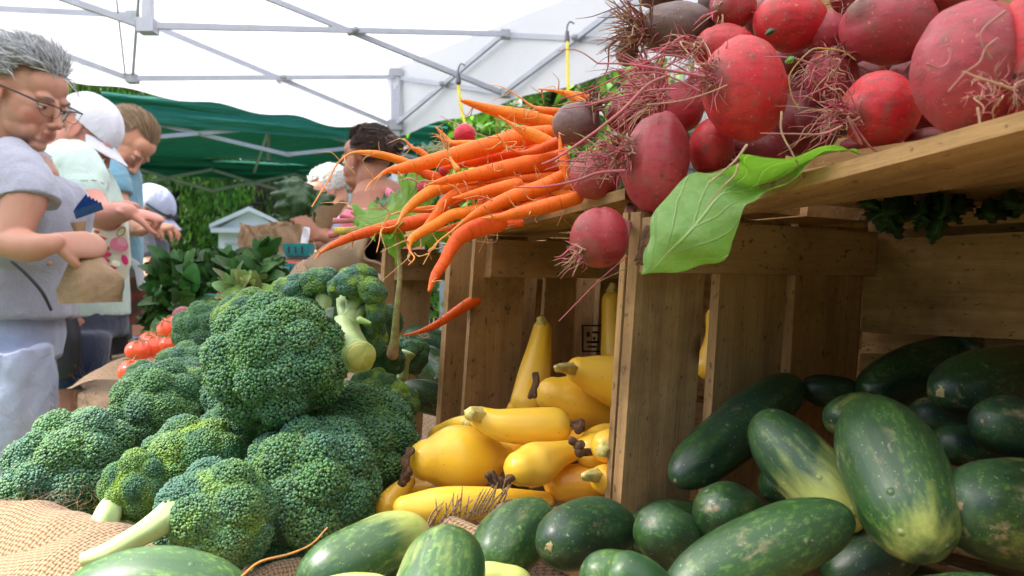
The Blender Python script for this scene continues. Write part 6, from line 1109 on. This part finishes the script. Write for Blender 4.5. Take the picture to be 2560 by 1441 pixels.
# ---- white haired person
w6 = empty('person', (*V(800, 720, 4.2)[:2], 0), 'stooping person with fluffy white hair and lavender shirt behind the dark chard', 'person')
hc = V(822, 478, 4.2); HA = frame((-.75, -.2, -.5)); s = 1.0
m = M(); headmesh(m, hc, HA, s, neck=(V(838, 515, 4.2), V(842, 540, 4.22))); m.tube([V(835, 545, 4.22), V(815, 640, 4.22), V(810, 760, 4.22)], [.09, .11, .11], n=14, ell=1.3, up=(1, 0, 0))
m.tube([V(800, 560, 4.05), V(760, 600, 4.0), V(775, 622, 3.9)], [.045, .04, .026], n=12); hand(m, V(775, 622, 3.9), (1, -.3, -.2), (0, -.2, 1), .95, .5); m.tube([V(820, 560, 4.4), V(790, 640, 4.4), V(760, 640, 4.2)], [.045, .04, .026], n=12); hand(m, V(760, 640, 4.2), (-1, -.4, 0), (0, -.2, 1), .95, .5)
for dd in (4.1, 4.3): m.tube([V(812, 760, dd), V(812, 1000, dd), V(812, 1190, dd)], [.08, .06, .04], n=12)
remesh(m, .0055, 'body', 'skin', w6, 2, skin_tint(SK3, hc, HA, s)); eyes(w6, hc, HA, s, SK3)
hair(w6, hc, HA, s, [(.72, .70, .66), (.80, .78, .75), (.62, .60, .58)], lambda D: (D[:, 1] < .35) & (D[:, 2] > -.5) | (D[:, 2] > .6), lambda d: (.2, -.6, .1), lambda d: .04, .35, 1300, .0018, 1.12, curl=.3, seed=18)
m = M(); m.tube([V(838, 535, 4.22), V(830, 560, 4.22), V(800, 620, 4.2), V(790, 700, 4.2), V(800, 800, 4.2)], [.08, .13, .14, .14, .14], n=26, ell=1.3, up=(1, 0, 0), cap='flat'); m.tube([V(800, 555, 4.06), V(752, 585, 4.0), V(732, 600, 3.98)], [.065, .075, .07], n=20, cap='flat'); m.tube([V(735, 560, 4.1), V(722, 640, 4.1)], [.07, .08], n=20, cap='flat')
remesh(m, .009, 'shirt', 'lavender_shirt', w6, 3, disp=.006, dscale=(12, 12, 8))
m = M(); 
for dd in (4.1, 4.3): m.tube([V(805, 780, dd), V(812, 1000, dd), V(812, 1180, dd)], [.11, .07, .055], n=16, cap='flat')
remesh(m, .012, 'trousers', 'dark_trousers', w6, 2)
# chard bunch wrapped in brown paper
cb = empty('chard_bunch', V(760, 520, 2.72), 'big dark crinkled chard bunch held up by the woman in pink', 'chard')
for i, sec in enumerate([
    [[(770, 590, 2.70)]*3, [(720, 560, 2.72), (755, 555, 2.66), (790, 545, 2.70)], [(690, 510, 2.74), (745, 505, 2.64), (810, 520, 2.70)], [(693, 468, 2.76), (745, 462, 2.66), (805, 492, 2.72)], [(718, 446, 2.76), (748, 446, 2.70), (772, 462, 2.74)]],
    [[(790, 570, 2.66)]*3, [(760, 540, 2.68), (785, 530, 2.64), (810, 535, 2.68)], [(770, 500, 2.70), (800, 490, 2.66), (832, 510, 2.70)], [(800, 480, 2.72)]*3],
    [[(740, 590, 2.62)]*3, [(700, 570, 2.66), (725, 575, 2.62), (750, 585, 2.64)], [(690, 540, 2.68), (705, 548, 2.66), (720, 560, 2.66)], [(683, 530, 2.7)]*3]]):
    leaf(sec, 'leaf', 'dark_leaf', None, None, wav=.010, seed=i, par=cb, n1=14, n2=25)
m = M(); G = []
for v in np.linspace(0, 1, 24):
    row = []
    for a in np.linspace(0, 2*math.pi, 40):
        p = V(800+18*v, 590-70*v, 2.68)+np.array([math.cos(a)*(.022+.040*v), math.sin(a)*(.02+.03*v), math.cos(a)*.02*v+.006*math.sin(a*5+v*4)*v]); row.append(p)
    G.append(row)
m.grid(np.array(G)); m.build('paper_wrap', MAT['dark_kraft'] if 0 else MAT['kraft_paper'], cb)
# ================================================================ beyond the stand
plain('bark', (.05, .038, .030), .9, .4, 6, bump=1, bscale=20, bd=.03); plain('white_paint', (.78, .80, .85), .5, .04, 5); plain('roof_grey', (.16, .16, .17), .85, .2, 3)
def tree(x, y, h, rad, label, kind='weeping', seed=0, n=9000, base=(.05, .115, .02), z0=.15, ls=.11, group='trees behind the stalls', trunk=.16):
    r_ = np.random.default_rng(seed); o = empty('tree', (x, y, 0), label, 'tree', group); B = np.array([x, y, 0.])
    m = M(); P = [B+[0, 0, -.2], B+[.05, 0, h*.3], B+[-.1, .1, h*.65], B+[0, 0, h*.97]]; m.tube(P, [trunk*1.25, trunk, trunk*.6, .03], n=12, noise=.12, nscale=4)
    tips = []; nl = 34
    for i in range(nl):
        t = z0+(1-z0)*(i+.5)/nl; a = i*2.4+r_.random(); l = rad*((1-t)**.7 if kind == 'weeping' else math.sin(math.pi*min(1, max(.08, (t-z0)/(1-z0))))**.6)*r_.uniform(.65, 1.1)+.15
        s_ = B+[0, 0, h*t*.97]; d = np.array([math.cos(a), math.sin(a), 0]); e1 = s_+d*l*.55+[0, 0, l*.16]; e2 = s_+d*l+[0, 0, (-l*.28 if kind == 'weeping' else l*.25)]; m.tube([s_, e1, e2], [trunk*.25, trunk*.12, .008], n=6, res=3)
        for q_ in np.linspace(.25, 1, 7): tips.append(s_*(1-q_)**2+2*q_*(1-q_)*e1+q_*q_*e2)
    m.build('trunk', MAT['bark'], o); tips = np.array(tips); k = r_.integers(0, len(tips), n); m = M()
    cl = r_.uniform(.45, 1.5, len(tips))
    if kind == 'weeping':
        hang = r_.random(n)**1.3*rad*.45; c = tips[k]+r_.normal(size=(n, 3))*[.13, .13, .06]*rad*.4; c[:, 2] -= hang; d = r_.normal(size=(n, 3))*.22+[0, 0, -1]; nr = r_.normal(size=(n, 3)); nr[:, 2] *= .2; wd = ls*.32
    else:
        c = tips[k]+r_.normal(size=(n, 3))*rad*.15; d = r_.normal(size=(n, 3)); d[:, 2] -= .4; nr = r_.normal(size=(n, 3))+[0, 0, 1]; wd = ls*.62
    c[:, 2] = np.maximum(c[:, 2], .05); tint = 1.15*np.array(base)*cl[k][:, None]*r_.uniform(.6, 1.4, (n, 1))*np.where(r_.random((n, 1)) < .25, 1.6, 1.)
    m.leaves(c, d, nr, ls*r_.uniform(.6, 1.4, n), wd*r_.uniform(.7, 1.2, n), tint); m.build('crown', MAT['foliage'], o); return o
def atx(px, d): return (px-1280)/FPX*d
tree(atx(415, 12), 12, 6.8, 1.9, 'weeping conifer with drooping sprays behind the stooping person in the cap', seed=1, n=16000, base=(.05, .13, .02))
tree(atx(690, 14), 14, 8.6, 2.4, 'tall conifer with the thickest dark trunk, right of the little white shed', seed=2, n=9000, z0=.36, trunk=.42, base=(.06, .15, .02))
tree(atx(560, 13.5), 13.5, 7.5, 1.9, 'conifer between the weeping one and the white house, hanging over the shed roof', seed=3, n=9000, z0=.3, base=(.055, .13, .02))
tree(atx(160, 10), 10, 6.8, 2.2, 'conifer showing between the grey haired woman and the green canopy', seed=4, n=14000, base=(.06, .11, .022))
tree(atx(395, 15), 15, 3.2, 2.0, 'low leafy tree under the weeping conifer, left of the shed', 'round', seed=5, n=12000, base=(.07, .16, .03), z0=.05, ls=.14)
tree(atx(500, 16), 16, 3.0, 2.0, 'bright round shrub tree just left of the white shed', 'round', seed=6, n=12000, base=(.08, .17, .035), z0=.05, ls=.14)
tree(atx(1140, 10), 10, 3.6, 1.5, 'dark conifer behind the red radish', seed=7, n=13000, base=(.035, .085, .018), z0=.04)
tree(atx(1400, 6.2), 6.2, 3.1, .75, 'slender bush with bright leaves in front of the shingled barn', 'round', seed=8, n=3500, base=(.085, .18, .03), z0=.35, ls=.11, trunk=.05)
tree(atx(1225, 7.2), 7.2, 2.6, .6, 'young leafy shrub right of the red radish', 'round', seed=9, n=2600, base=(.08, .18, .025), z0=.2, ls=.12, trunk=.04)
for i, (x, y, h) in enumerate([(-16, 21, 7.5), (-12.5, 24, 8), (-9, 30, 9), (-5, 27, 8), (-1, 26, 8.5), (-20, 17, 7), (-15, 13, 6.5), (-11.5, 17, 7)]):
    tree(x, y, h, 3.2, ['far tree left of the white house, second row', 'far tree behind the weeping conifer', 'far tree peeking over the white house', 'far tree right of the white house', 'far tree behind the canopy corner', 'far tree at the left edge of the lawn', 'tree beside the parked car, farther left', 'mid distance tree behind the parked car'][i], 'round', seed=20+i, n=9000, base=(.055, .12, .03), z0=.08, ls=.24, group='trees at the far side of the green', trunk=.25)
for i, (x, y) in enumerate([(-9, -8.5), (-4, -13), (1, -12), (6, -12), (-13, -1.5)]):  # out-of-view trees, added to cut sky light from behind the camera
    tree(x, y, 6.5, 2.6, ['unseen tree added behind the viewer to block light, left', 'unseen tree added behind the viewer to block light, second', 'unseen tree added straight behind the viewer to block light', 'unseen tree added behind the viewer to block light, right', 'unseen tree added at the far left behind the shoppers to block light'][i], 'round', seed=40+i, n=9000, base=(.05, .11, .03), z0=.04, ls=.30, group='unseen trees added behind the viewer to block light', trunk=.25)
# shingled barn at the right
q = NT('weathered_shingle'); L = q.attr('loc'); br = q.n('TexBrick'); q.put(br.inputs['Vector'], L); br.inputs['Scale'].default_value = 1.; br.inputs['Brick Width'].default_value = .13; br.inputs['Row Height'].default_value = .14; br.inputs['Mortar Size'].default_value = .006
br.inputs['Color1'].default_value = (.20, .20, .22, 1); br.inputs['Color2'].default_value = (.11, .11, .125, 1); br.inputs['Mortar'].default_value = (.02, .02, .02, 1)
n1 = q.noise(q.map(L, (40, 5, 5)), 1, 3); q.set(col=q.mix(1., br.outputs[0], q.ramp(n1, (.3, .7), (.7, 1.2)), 'MULTIPLY'), rough=.9, nrm=q.bump(q.math('SUBTRACT', n1, br.outputs['Fac']), .8, .02))
bn = empty('barn', (1.5, 6, 0), 'grey shingled barn whose corner shows between canopy and beets', 'building')
def wallq(m, a, b, z0, z1, th=.1):
    a = np.array(a, float); b = np.array(b, float); d = unit(b-a); nrm = np.array([-d[1], d[0]])*th; L = np.linalg.norm(b-a)
    c8 = [p3(a, z0), p3(b, z0), p3(b+nrm, z0), p3(a+nrm, z0), p3(a, z1), p3(b, z1), p3(b+nrm, z1), p3(a+nrm, z1)]; vi = [0, 1, 5, 4, 3, 2, 6, 7]
    lc = np.array([[0, z0, 0], [L, z0, 0], [L, z1, 0], [0, z1, 0]]*2); m.add(np.array(c8)[vi], np.array([[0, 1, 2, 3], [5, 4, 7, 6]]), lc); m.add(np.array(c8), np.array([[0, 3, 2, 1], [4, 5, 6, 7], [1, 2, 6, 5], [3, 0, 4, 7]]))
ba, bb = (.12, 9.5), (5.2, -3.); m = M(); wallq(m, bb, ba, 0, 4.2, -.12); wallq(m, (4, 12.2), ba, 0, 4.2, .12); wallq(m, (9, -1.2), bb, 0, 4.2, .12); m.build('wall', MAT['weathered_shingle'], bn, smooth=False)
m = M(); rid_ = (np.array(ba)+(4, 12.2))/2, (np.array(bb)+(9, -1.2))/2
for a, b, c_, d_ in [(ba, bb, rid_[1], rid_[0]), ((4, 12.2), (9, -1.2), rid_[1], rid_[0])]: m.hexa([p3(np.array(a), 4.2), p3(np.array(b), 4.2), p3(c_, 6.2), p3(d_, 6.2), p3(np.array(a), 4.35), p3(np.array(b), 4.35), p3(c_, 6.35), p3(d_, 6.35)])
m.build('roof', MAT['roof_grey'], bn, smooth=False); m = M(); m.bar(p3(np.array(ba)+[-.07, -.05], 0), p3(np.array(ba)+[-.07, -.05], 4.2), .14); m.build('corner_board', MAT['white_paint'], bn, smooth=False)
# little white shed
sh = empty('garden_shed', (*V(625, 720, 10.2)[:2], 0), 'little white booth with a pediment roof, behind the paper bags', 'shed'); c0_ = V(625, 720, 10.2); X0 = np.array([1, .12, 0]); X0 = unit(X0); Y0 = np.array([-.12, 1, 0]); Y0 = unit(Y0); b_ = np.array([c0_[0], 10.2, 0])
def sp_(x, y, z): return b_+X0*x*.93+Y0*y+np.array([0, 0, z*.957])
m = M(); w_ = .42; m.hexa([sp_(-w_, 0, 0), sp_(w_, 0, 0), sp_(w_, .8, 0), sp_(-w_, .8, 0), sp_(-w_, 0, 1.85), sp_(w_, 0, 1.85), sp_(w_, .8, 1.85), sp_(-w_, .8, 1.85)]); m.add([sp_(-w_-.02, .01, 1.85), sp_(w_+.02, .01, 1.85), sp_(0, .01, 2.1)], np.array([[0, 1, 2]])); m.build('wall', MAT['white_paint'], sh, smooth=False)
m = M()
for k in (-1, 1): m.hexa([sp_(0, -.08, 2.09), sp_(k*.52, -.08, 1.86), sp_(k*.52, .88, 1.86), sp_(0, .88, 2.09), sp_(0, -.08, 2.15), sp_(k*.52, -.08, 1.91), sp_(k*.52, .88, 1.91), sp_(0, .88, 2.15)][::1] if k > 0 else [sp_(-.52, -.08, 1.86), sp_(0, -.08, 2.09), sp_(0, .88, 2.09), sp_(-.52, .88, 1.86), sp_(-.52, -.08, 1.91), sp_(0, -.08, 2.15), sp_(0, .88, 2.15), sp_(-.52, .88, 1.91)])
m.bar(sp_(-.5, -.05, 1.83), sp_(.5, -.05, 1.83), .08, .06); m.build('roof', MAT['white_paint'], sh, smooth=False)
m = M()
for a, b in [((-.34, .2), (-.34, 1.68)), ((.34, .2), (.34, 1.68)), ((-.34, 1.68), (.34, 1.68)), ((-.34, .2), (.34, .2))]: m.bar(sp_(a[0], -.012, a[1]), sp_(b[0], -.012, b[1]), .03, .03)
m.build('panel_frame', MAT['white_paint'], sh, smooth=False)
# white clapboard house
q = NT('clapboard'); L = q.attr('loc'); x, y, z = q.sep(L); fr = q.math('FRACT', q.math('MULTIPLY', y, 7.)); q.set(col=q.mix(q.ramp(fr, (.0, 1.), (.14, 0.)), (.74, .76, .80), (.34, .36, .4)), rough=.6, nrm=q.bump(fr, .6, .03))
hs = empty('house', (-6, 24, 0), 'white clapboard house half hidden by the trees behind the shed', 'building'); m = M(); wallq(m, (-9.2, 22), (-2, 23), 0, 4.6); wallq(m, (-2, 23), (-2.5, 28), 0, 4.6); wallq(m, (-9.7, 27), (-9.2, 22), 0, 4.6); m.build('wall', MAT['clapboard'], hs, smooth=False)
m = M(); m.hexa([p3(np.array((-9.5, 21.7)), 4.6), p3(np.array((-1.8, 22.7)), 4.6), p3(np.array((-2.2, 25.5)), 6.8), p3(np.array((-9.6, 24.5)), 6.8), p3(np.array((-9.5, 21.7)), 4.75), p3(np.array((-1.8, 22.7)), 4.75), p3(np.array((-2.2, 25.5)), 6.95), p3(np.array((-9.6, 24.5)), 6.95)]); m.build('roof', MAT['roof_grey'], hs, smooth=False)
for k in (0, 1):
    m = M(); a = np.array((-7.9+k*3, 22.13+k*.42)); m.box(p3(a, 2.3), (.45, .05, .7)); wd = m.build('window', MAT['white_paint'], hs, smooth=False); m = M(); m.box(p3(a-[0, .05], 2.3), (.36, .03, .6)); m.build('pane', MAT['dark_plastic'], wd, smooth=False)
# parked car at the edge of the green
plain('car_paint', (.03, .035, .045), .25, .05, 3, coat=.6); plain('car_glass', (.02, .025, .03), .08); plain('tyre', (.02, .02, .02), .8); plain('chrome', (.6, .62, .66), .2, metal=.9)
x1 = atx(428, 9); ca = empty('parked_car', (x1-2, 9.4, 0), 'dark parked car half hidden behind the shoppers and the basil', 'car')
secs = [(-4.2, .55, .78), (-3.9, .35, .92), (-3.0, .30, 1.0), (-2.0, .3, 1.0), (-1.0, .3, 1.0), (-.3, .33, .95), (0, .5, .8)]; m = M(); G = []
for (dx, zl, zh) in secs:
    G.append([np.array([x1+dx, 9+.85*math.copysign(abs(math.cos(a))**.35, math.cos(a))*-1+.85, (zl+zh)/2+(zh-zl)/2*math.copysign(abs(math.sin(a))**.5, math.sin(a))]) for a in np.linspace(0, 2*math.pi, 33)])
G = [[np.array(G[0]).mean(0)]*33]+G+[[np.array(G[-1]).mean(0)]*33]; m.grid(np.array(G)); m.build('body', MAT['car_paint'], ca)
m = M(); G = []
for (dx, w0, zh) in [(-3.2, .80, .98), (-2.8, .72, 1.36), (-2.0, .70, 1.43), (-1.3, .72, 1.36), (-.75, .80, .98)]: G.append([np.array([x1+dx, 9.85-w0, .95]), np.array([x1+dx, 9.85-w0*.86, zh]), np.array([x1+dx, 9.85, zh+.03]), np.array([x1+dx, 9.85+w0*.86, zh]), np.array([x1+dx, 9.85+w0, .95])])
m.grid(np.array(G)); m.build('cabin', MAT['car_glass'], ca); m = M(); m.tube([(x1-2.8, 9.2, 1.38), (x1-2.0, 9.2, 1.45), (x1-1.3, 9.2, 1.38), (x1-.7, 9.1, 1.0)], .02, n=8); m.tube([(x1-3.8, 8.98, .9), (x1-.3, 8.98, .88)], .02, n=8); m.build('trim', MAT['chrome'], ca)
for dx in (-3.3, -.8):
    for yy in (9.05, 10.6):
        m = M(); m.tube([(x1+dx, yy-.02, .32), (x1+dx, yy+.18, .32)], .31, n=28, res=1, cap='flat'); wh = m.build('wheel', MAT['tyre'], ca); m = M(); m.tube([(x1+dx, yy-.03, .32), (x1+dx, yy+.0, .32)], .18, n=20, res=1, cap='flat'); m.build('rim', MAT['chrome'], wh)
# ---- neighbouring display with basil, berries and paper bags
plain('dark_wood', (.10, .065, .045), .8, .3, 8, bump=.5, bscale=40, bd=.004); plain('teal_pulp', (.03, .30, .32), .75, .15, 90, bump=.6, bscale=150, bd=.002); plain('berry_red', (.48, .02, .03), .4, .3, 120, bump=.6, bscale=250, bd=.002); plain('steel', (.42, .43, .47), .35, metal=.7)
plain('pale_wood', (.55, .33, .14), .7, .2, 20)
ds = empty('display_shelf', V(700, 720, 2.45), 'dark wooden shelf behind the basil holding berry baskets and paper bags', 'shelf')
def slab(m, x0, x1_, d0, d1, py, th): 
    a, b = V(x0, py, d0), V(x1_, py, d0); z = a[2]; o_ = [np.array([a[0], d0, z-th]), np.array([b[0], d0, z-th]), np.array([b[0], d1, z-th]), np.array([a[0], d1, z-th])]; m.hexa(o_+[p+[0, 0, th] for p in o_])
m = M(); slab(m, 590, 800, 2.25, 2.75, 656, .02); slab(m, 620, 830, 2.1, 2.35, 694, .02); m.build('shelf_board', MAT['dark_wood'], ds, smooth=False)
for px in (600, 700, 795):
    m = M(); a = V(px, 658, 2.5); m.bar(a, (a[0], a[1], .0), .045); m.build('post', MAT['dark_wood'], ds, smooth=False)
m = M(); slab(m, 560, 900, 2.6, 2.62, 664, .06); m.build('back_board', MAT['dark_wood'], ds, smooth=False)
m = M(); slab(m, 628, 770, 2.2, 2.3, 634, .014); m.build('tray_rail', MAT['steel'], label='thin steel tray edge under the upper berry basket', cat='tray', smooth=False)
def basket(cx, cy, wpx, d, label, berries=True):
    k = d/FPX; c_ = V(cx, cy, d); w0 = wpx/2*k; h = wpx*.40*k; m = M(); G = []
    for (z, s_) in ((-h/2, .78), (-h/2+.001, .80), (h/2, 1.0), (h/2+.002, 1.03), (h/2, .96), (-h/2+.004, .76)):
        G.append([c_+np.array([w0*s_*math.copysign(abs(math.cos(a))**.3, math.cos(a)), w0*s_*math.copysign(abs(math.sin(a))**.3, math.sin(a)), z]) for a in np.linspace(0, 2*math.pi, 41)])
    G = [[c_-[0, 0, h/2]]*41]+G+[[c_-[0, 0, h/2-.004]]*41]; m.grid(np.array(G)); o = m.build('berry_basket', MAT['teal_pulp'], label=label, cat='basket', group='teal pulp berry baskets')
    m = M(); 
    for x in (-.45, 0, .45): m.box(c_+[w0*x, -w0*.90, 0], (.0022, .0022, h*.28))
    m.build('slot', MAT['dark_plastic'], o, smooth=False)
    if berries:
        for j in range(9): m = M(); m.ball(c_+np.array([w0*.72*rng.uniform(-1, 1), w0*.7*rng.uniform(-1, 1), h*.5]), w0*.24, n=14, noise=.05); m.build('strawberry', MAT['berry_red'], label='strawberry heaped in the '+label[:label.index(' basket')+7].lower(), cat='strawberry', group='strawberries in '+label)
basket(748, 627, 72, 2.2, 'upper teal basket below the brown paper wrap', False)
basket(752, 676, 70, 2.15, 'lower teal basket filled with strawberries', True)
basket(540, 748, 52, 1.6, 'small teal basket in front of the basil', True)
def stand_bag(x0, x1_, y0, y1, d, mt, label, dep=.10, lean=0):
    a = V(x0, y1, d); b = V(x1_, y1-2, d+.02); zt = V(x0, y0, d)[2]; m = M(); n = 16; bk = np.array([.05, dep, 0]); G = []
    ring = [a, b, b+bk, a+bk, a]
    for v in np.linspace(0, 1, n):
        row = []
        for i in range(4):
            for u in np.linspace(0, 1, 9)[: -1 if i < 3 else None]:
                p = ring[i]*(1-u)+ring[i+1]*u; p = np.array([p[0]+lean*v, p[1], a[2]+(zt-a[2])*v-(.012*math.sin(i*2+u*2)*v)]); row.append(p+.004*np.array([math.sin(v*9+u*5), math.sin(u*14+v*11+i), 0]))
        G.append(row)
    m.grid(np.array(G)); m.grid(np.array([[a, b], [a+bk, b+bk]])); return m.build('paper_bag', MAT[mt], smooth=False, label=label, cat='bag')
stand_bag(598, 666, 556, 655, 2.42, 'kraft_paper', 'tall open brown paper bag standing in front of the white shed'); stand_bag(668, 690, 560, 655, 2.36, 'kraft_paper', 'narrow brown paper bag right of the tall open one'); stand_bag(692, 712, 570, 655, 2.46, 'white_paint', 'slim white paper bag beside the brown ones')
m = M(); slab(m, 396, 418, 2.0, 2.1, 676, .085); m.build('wooden_box', MAT['pale_wood'], smooth=False, label='pale wooden box side at the left of the basil', cat='box')
# basil
def bunch(cx, cy, d, rw, rh, n, label, seed, base=(.022, .080, .014), ls=.05, name='basil_bunch', cat='basil', up=.5):
    r_ = np.random.default_rng(seed); o = empty(name, V(cx, cy, d), label, cat, 'bunches of basil'); m = M(); st_ = M(); c0_ = V(cx, cy, d)
    for i in range(n):
        D = unit(r_.normal(size=3)+[0, -.35, .3]); p = c0_+D*np.array([rw, rw*.8, rh])*r_.uniform(.55, 1.05); dr = unit(D+[0, 0, up]+r_.normal(size=3)*.5); nn = unit(D+[0, -.2, .5]+r_.normal(size=3)*.4); X = unit(np.cross(dr, nn)); Z = np.cross(X, dr); l = ls*r_.uniform(.6, 1.35); w0 = l*r_.uniform(.24, .32)
        G = [[p+dr*l*(u-.3)+X*w0*v*math.sin(math.pi*min(1, u*.94+.03))**.75*1.0-Z*l*(.35*u*u-.35*abs(v)*(.25)*math.sin(math.pi*u))-Z*0 for v in (-1, -.5, 0, .5, 1)] for u in np.linspace(0, 1, 8)]; t = np.array(base)*r_.uniform(.55, 1.7)*np.array([r_.uniform(.8, 1.5), 1, 1]); m.grid(np.array(G), t)
        if i % 5 == 0: st_.tube([c0_-[0, 0, rh*.8], (c0_+p)/2, p], .0022, n=5, res=3, tint=(.10, .2, .05))
    m.build('leaves', MAT['basil_leaf'], o); st_.build('stems', MAT['root_fibre'], o)
bunch(452, 708, 1.75, .065, .06, 130, 'basil bunch at the left end, against the tote bag', 1)
bunch(545, 705, 1.70, .075, .055, 150, 'basil bunch in front of the white shed', 2)
bunch(640, 710, 1.65, .065, .05, 130, 'basil bunch at the right end under the teal baskets', 3)
bunch(470, 780, 1.6, .06, .06, 120, 'basil bunch lowest at the left above the tomatoes', 4)
bunch(668, 668, 1.8, .02, .05, 34, 'upright sprig of basil standing by the steel tray', 5, ls=.045, up=1.4)
bunch(395, 800, 1.8, .04, .04, 80, 'tuft of dark greens at the far left behind the tomatoes', 6, base=(.02, .07, .015), ls=.035)
bunch(600, 745, 1.45, .045, .03, 60, 'pale green lettuce leaves between broccoli and basil', 7, base=(.11, .20, .05), ls=.045, name='lettuce', cat='lettuce')
m = M(); m.ball(V(458, 790, 1.42), (.019, .019, .017), n=24, tint=(.20, .03, .045), noise=.04); m.build('turnip', MAT['beet_skin'], label='dusky red turnip above the highest tomato', cat='turnip')
# support mass below the basil: burlap covered riser
m = M(); G = np.array([[V(330+u*420, 0, 1.7)*[1, 1, 0]+[0, (v-.5)*.5, ZT+.02+(.10+.012*math.sin(u*14+v*5))*math.sin(math.pi*min(.97, max(.03, v)))**.35*math.sin(math.pi*min(.97, max(.03, u)))**.3] for v in np.linspace(0, 1, 24)] for u in np.linspace(0, 1, 40)]); m.grid(G); m.build('burlap_mound', MAT['burlap_far'], label='burlap draped mound carrying the basil bunches', cat='cloth')
# rolled sack and heap beside the dim crate
m = M(); a, b = V(950, 622, 1.10), V(800, 672, 1.38); ax_ = unit(a-b); sx_ = unit(np.cross(ax_, [0, 0, 1])); uz_ = np.cross(sx_, ax_); Lr = np.linalg.norm(a-b); G = []; Lc = []
for (t, r_0) in [(0, .026), (.15, .033), (.4, .036), (.7, .033), (.9, .030), (.97, .030), (1.0, .028), (1.005, .024), (.98, .020), (.9, .018), (.6, .015)]:
    G.append([b+ax_*Lr*t+(sx_*math.cos(q_)+uz_*math.sin(q_))*r_0*(.95+.09*math.sin(3*q_+t*9)+.05*math.sin(5*q_-t*21)) for q_ in np.linspace(0, 2*math.pi, 49)]); Lc.append([(t*Lr, q_*.05, 0) for q_ in np.linspace(0, 2*math.pi, 49)])
m.grid(cr(np.array(G).reshape(len(G), -1), 3).reshape(-1, 49, 3), None, cr(np.array(Lc).reshape(len(Lc), -1), 3).reshape(-1, 49, 3)); m.build('rolled_sack', MAT['burlap'], label='rolled burlap sack with a dark open end beside the dim crate', cat='sack')
m = M(); m.ball(V(890, 735, 1.3), (.065, .12, .045), n=60, noise=.10, nscale=2.2); m.ball(V(810, 715, 1.5), (.07, .10, .05), n=60, noise=.10, nscale=2.2); m.build('burlap_heap', MAT['burlap_far'], label='slumped burlap heap under the rolled sack', cat='sack')
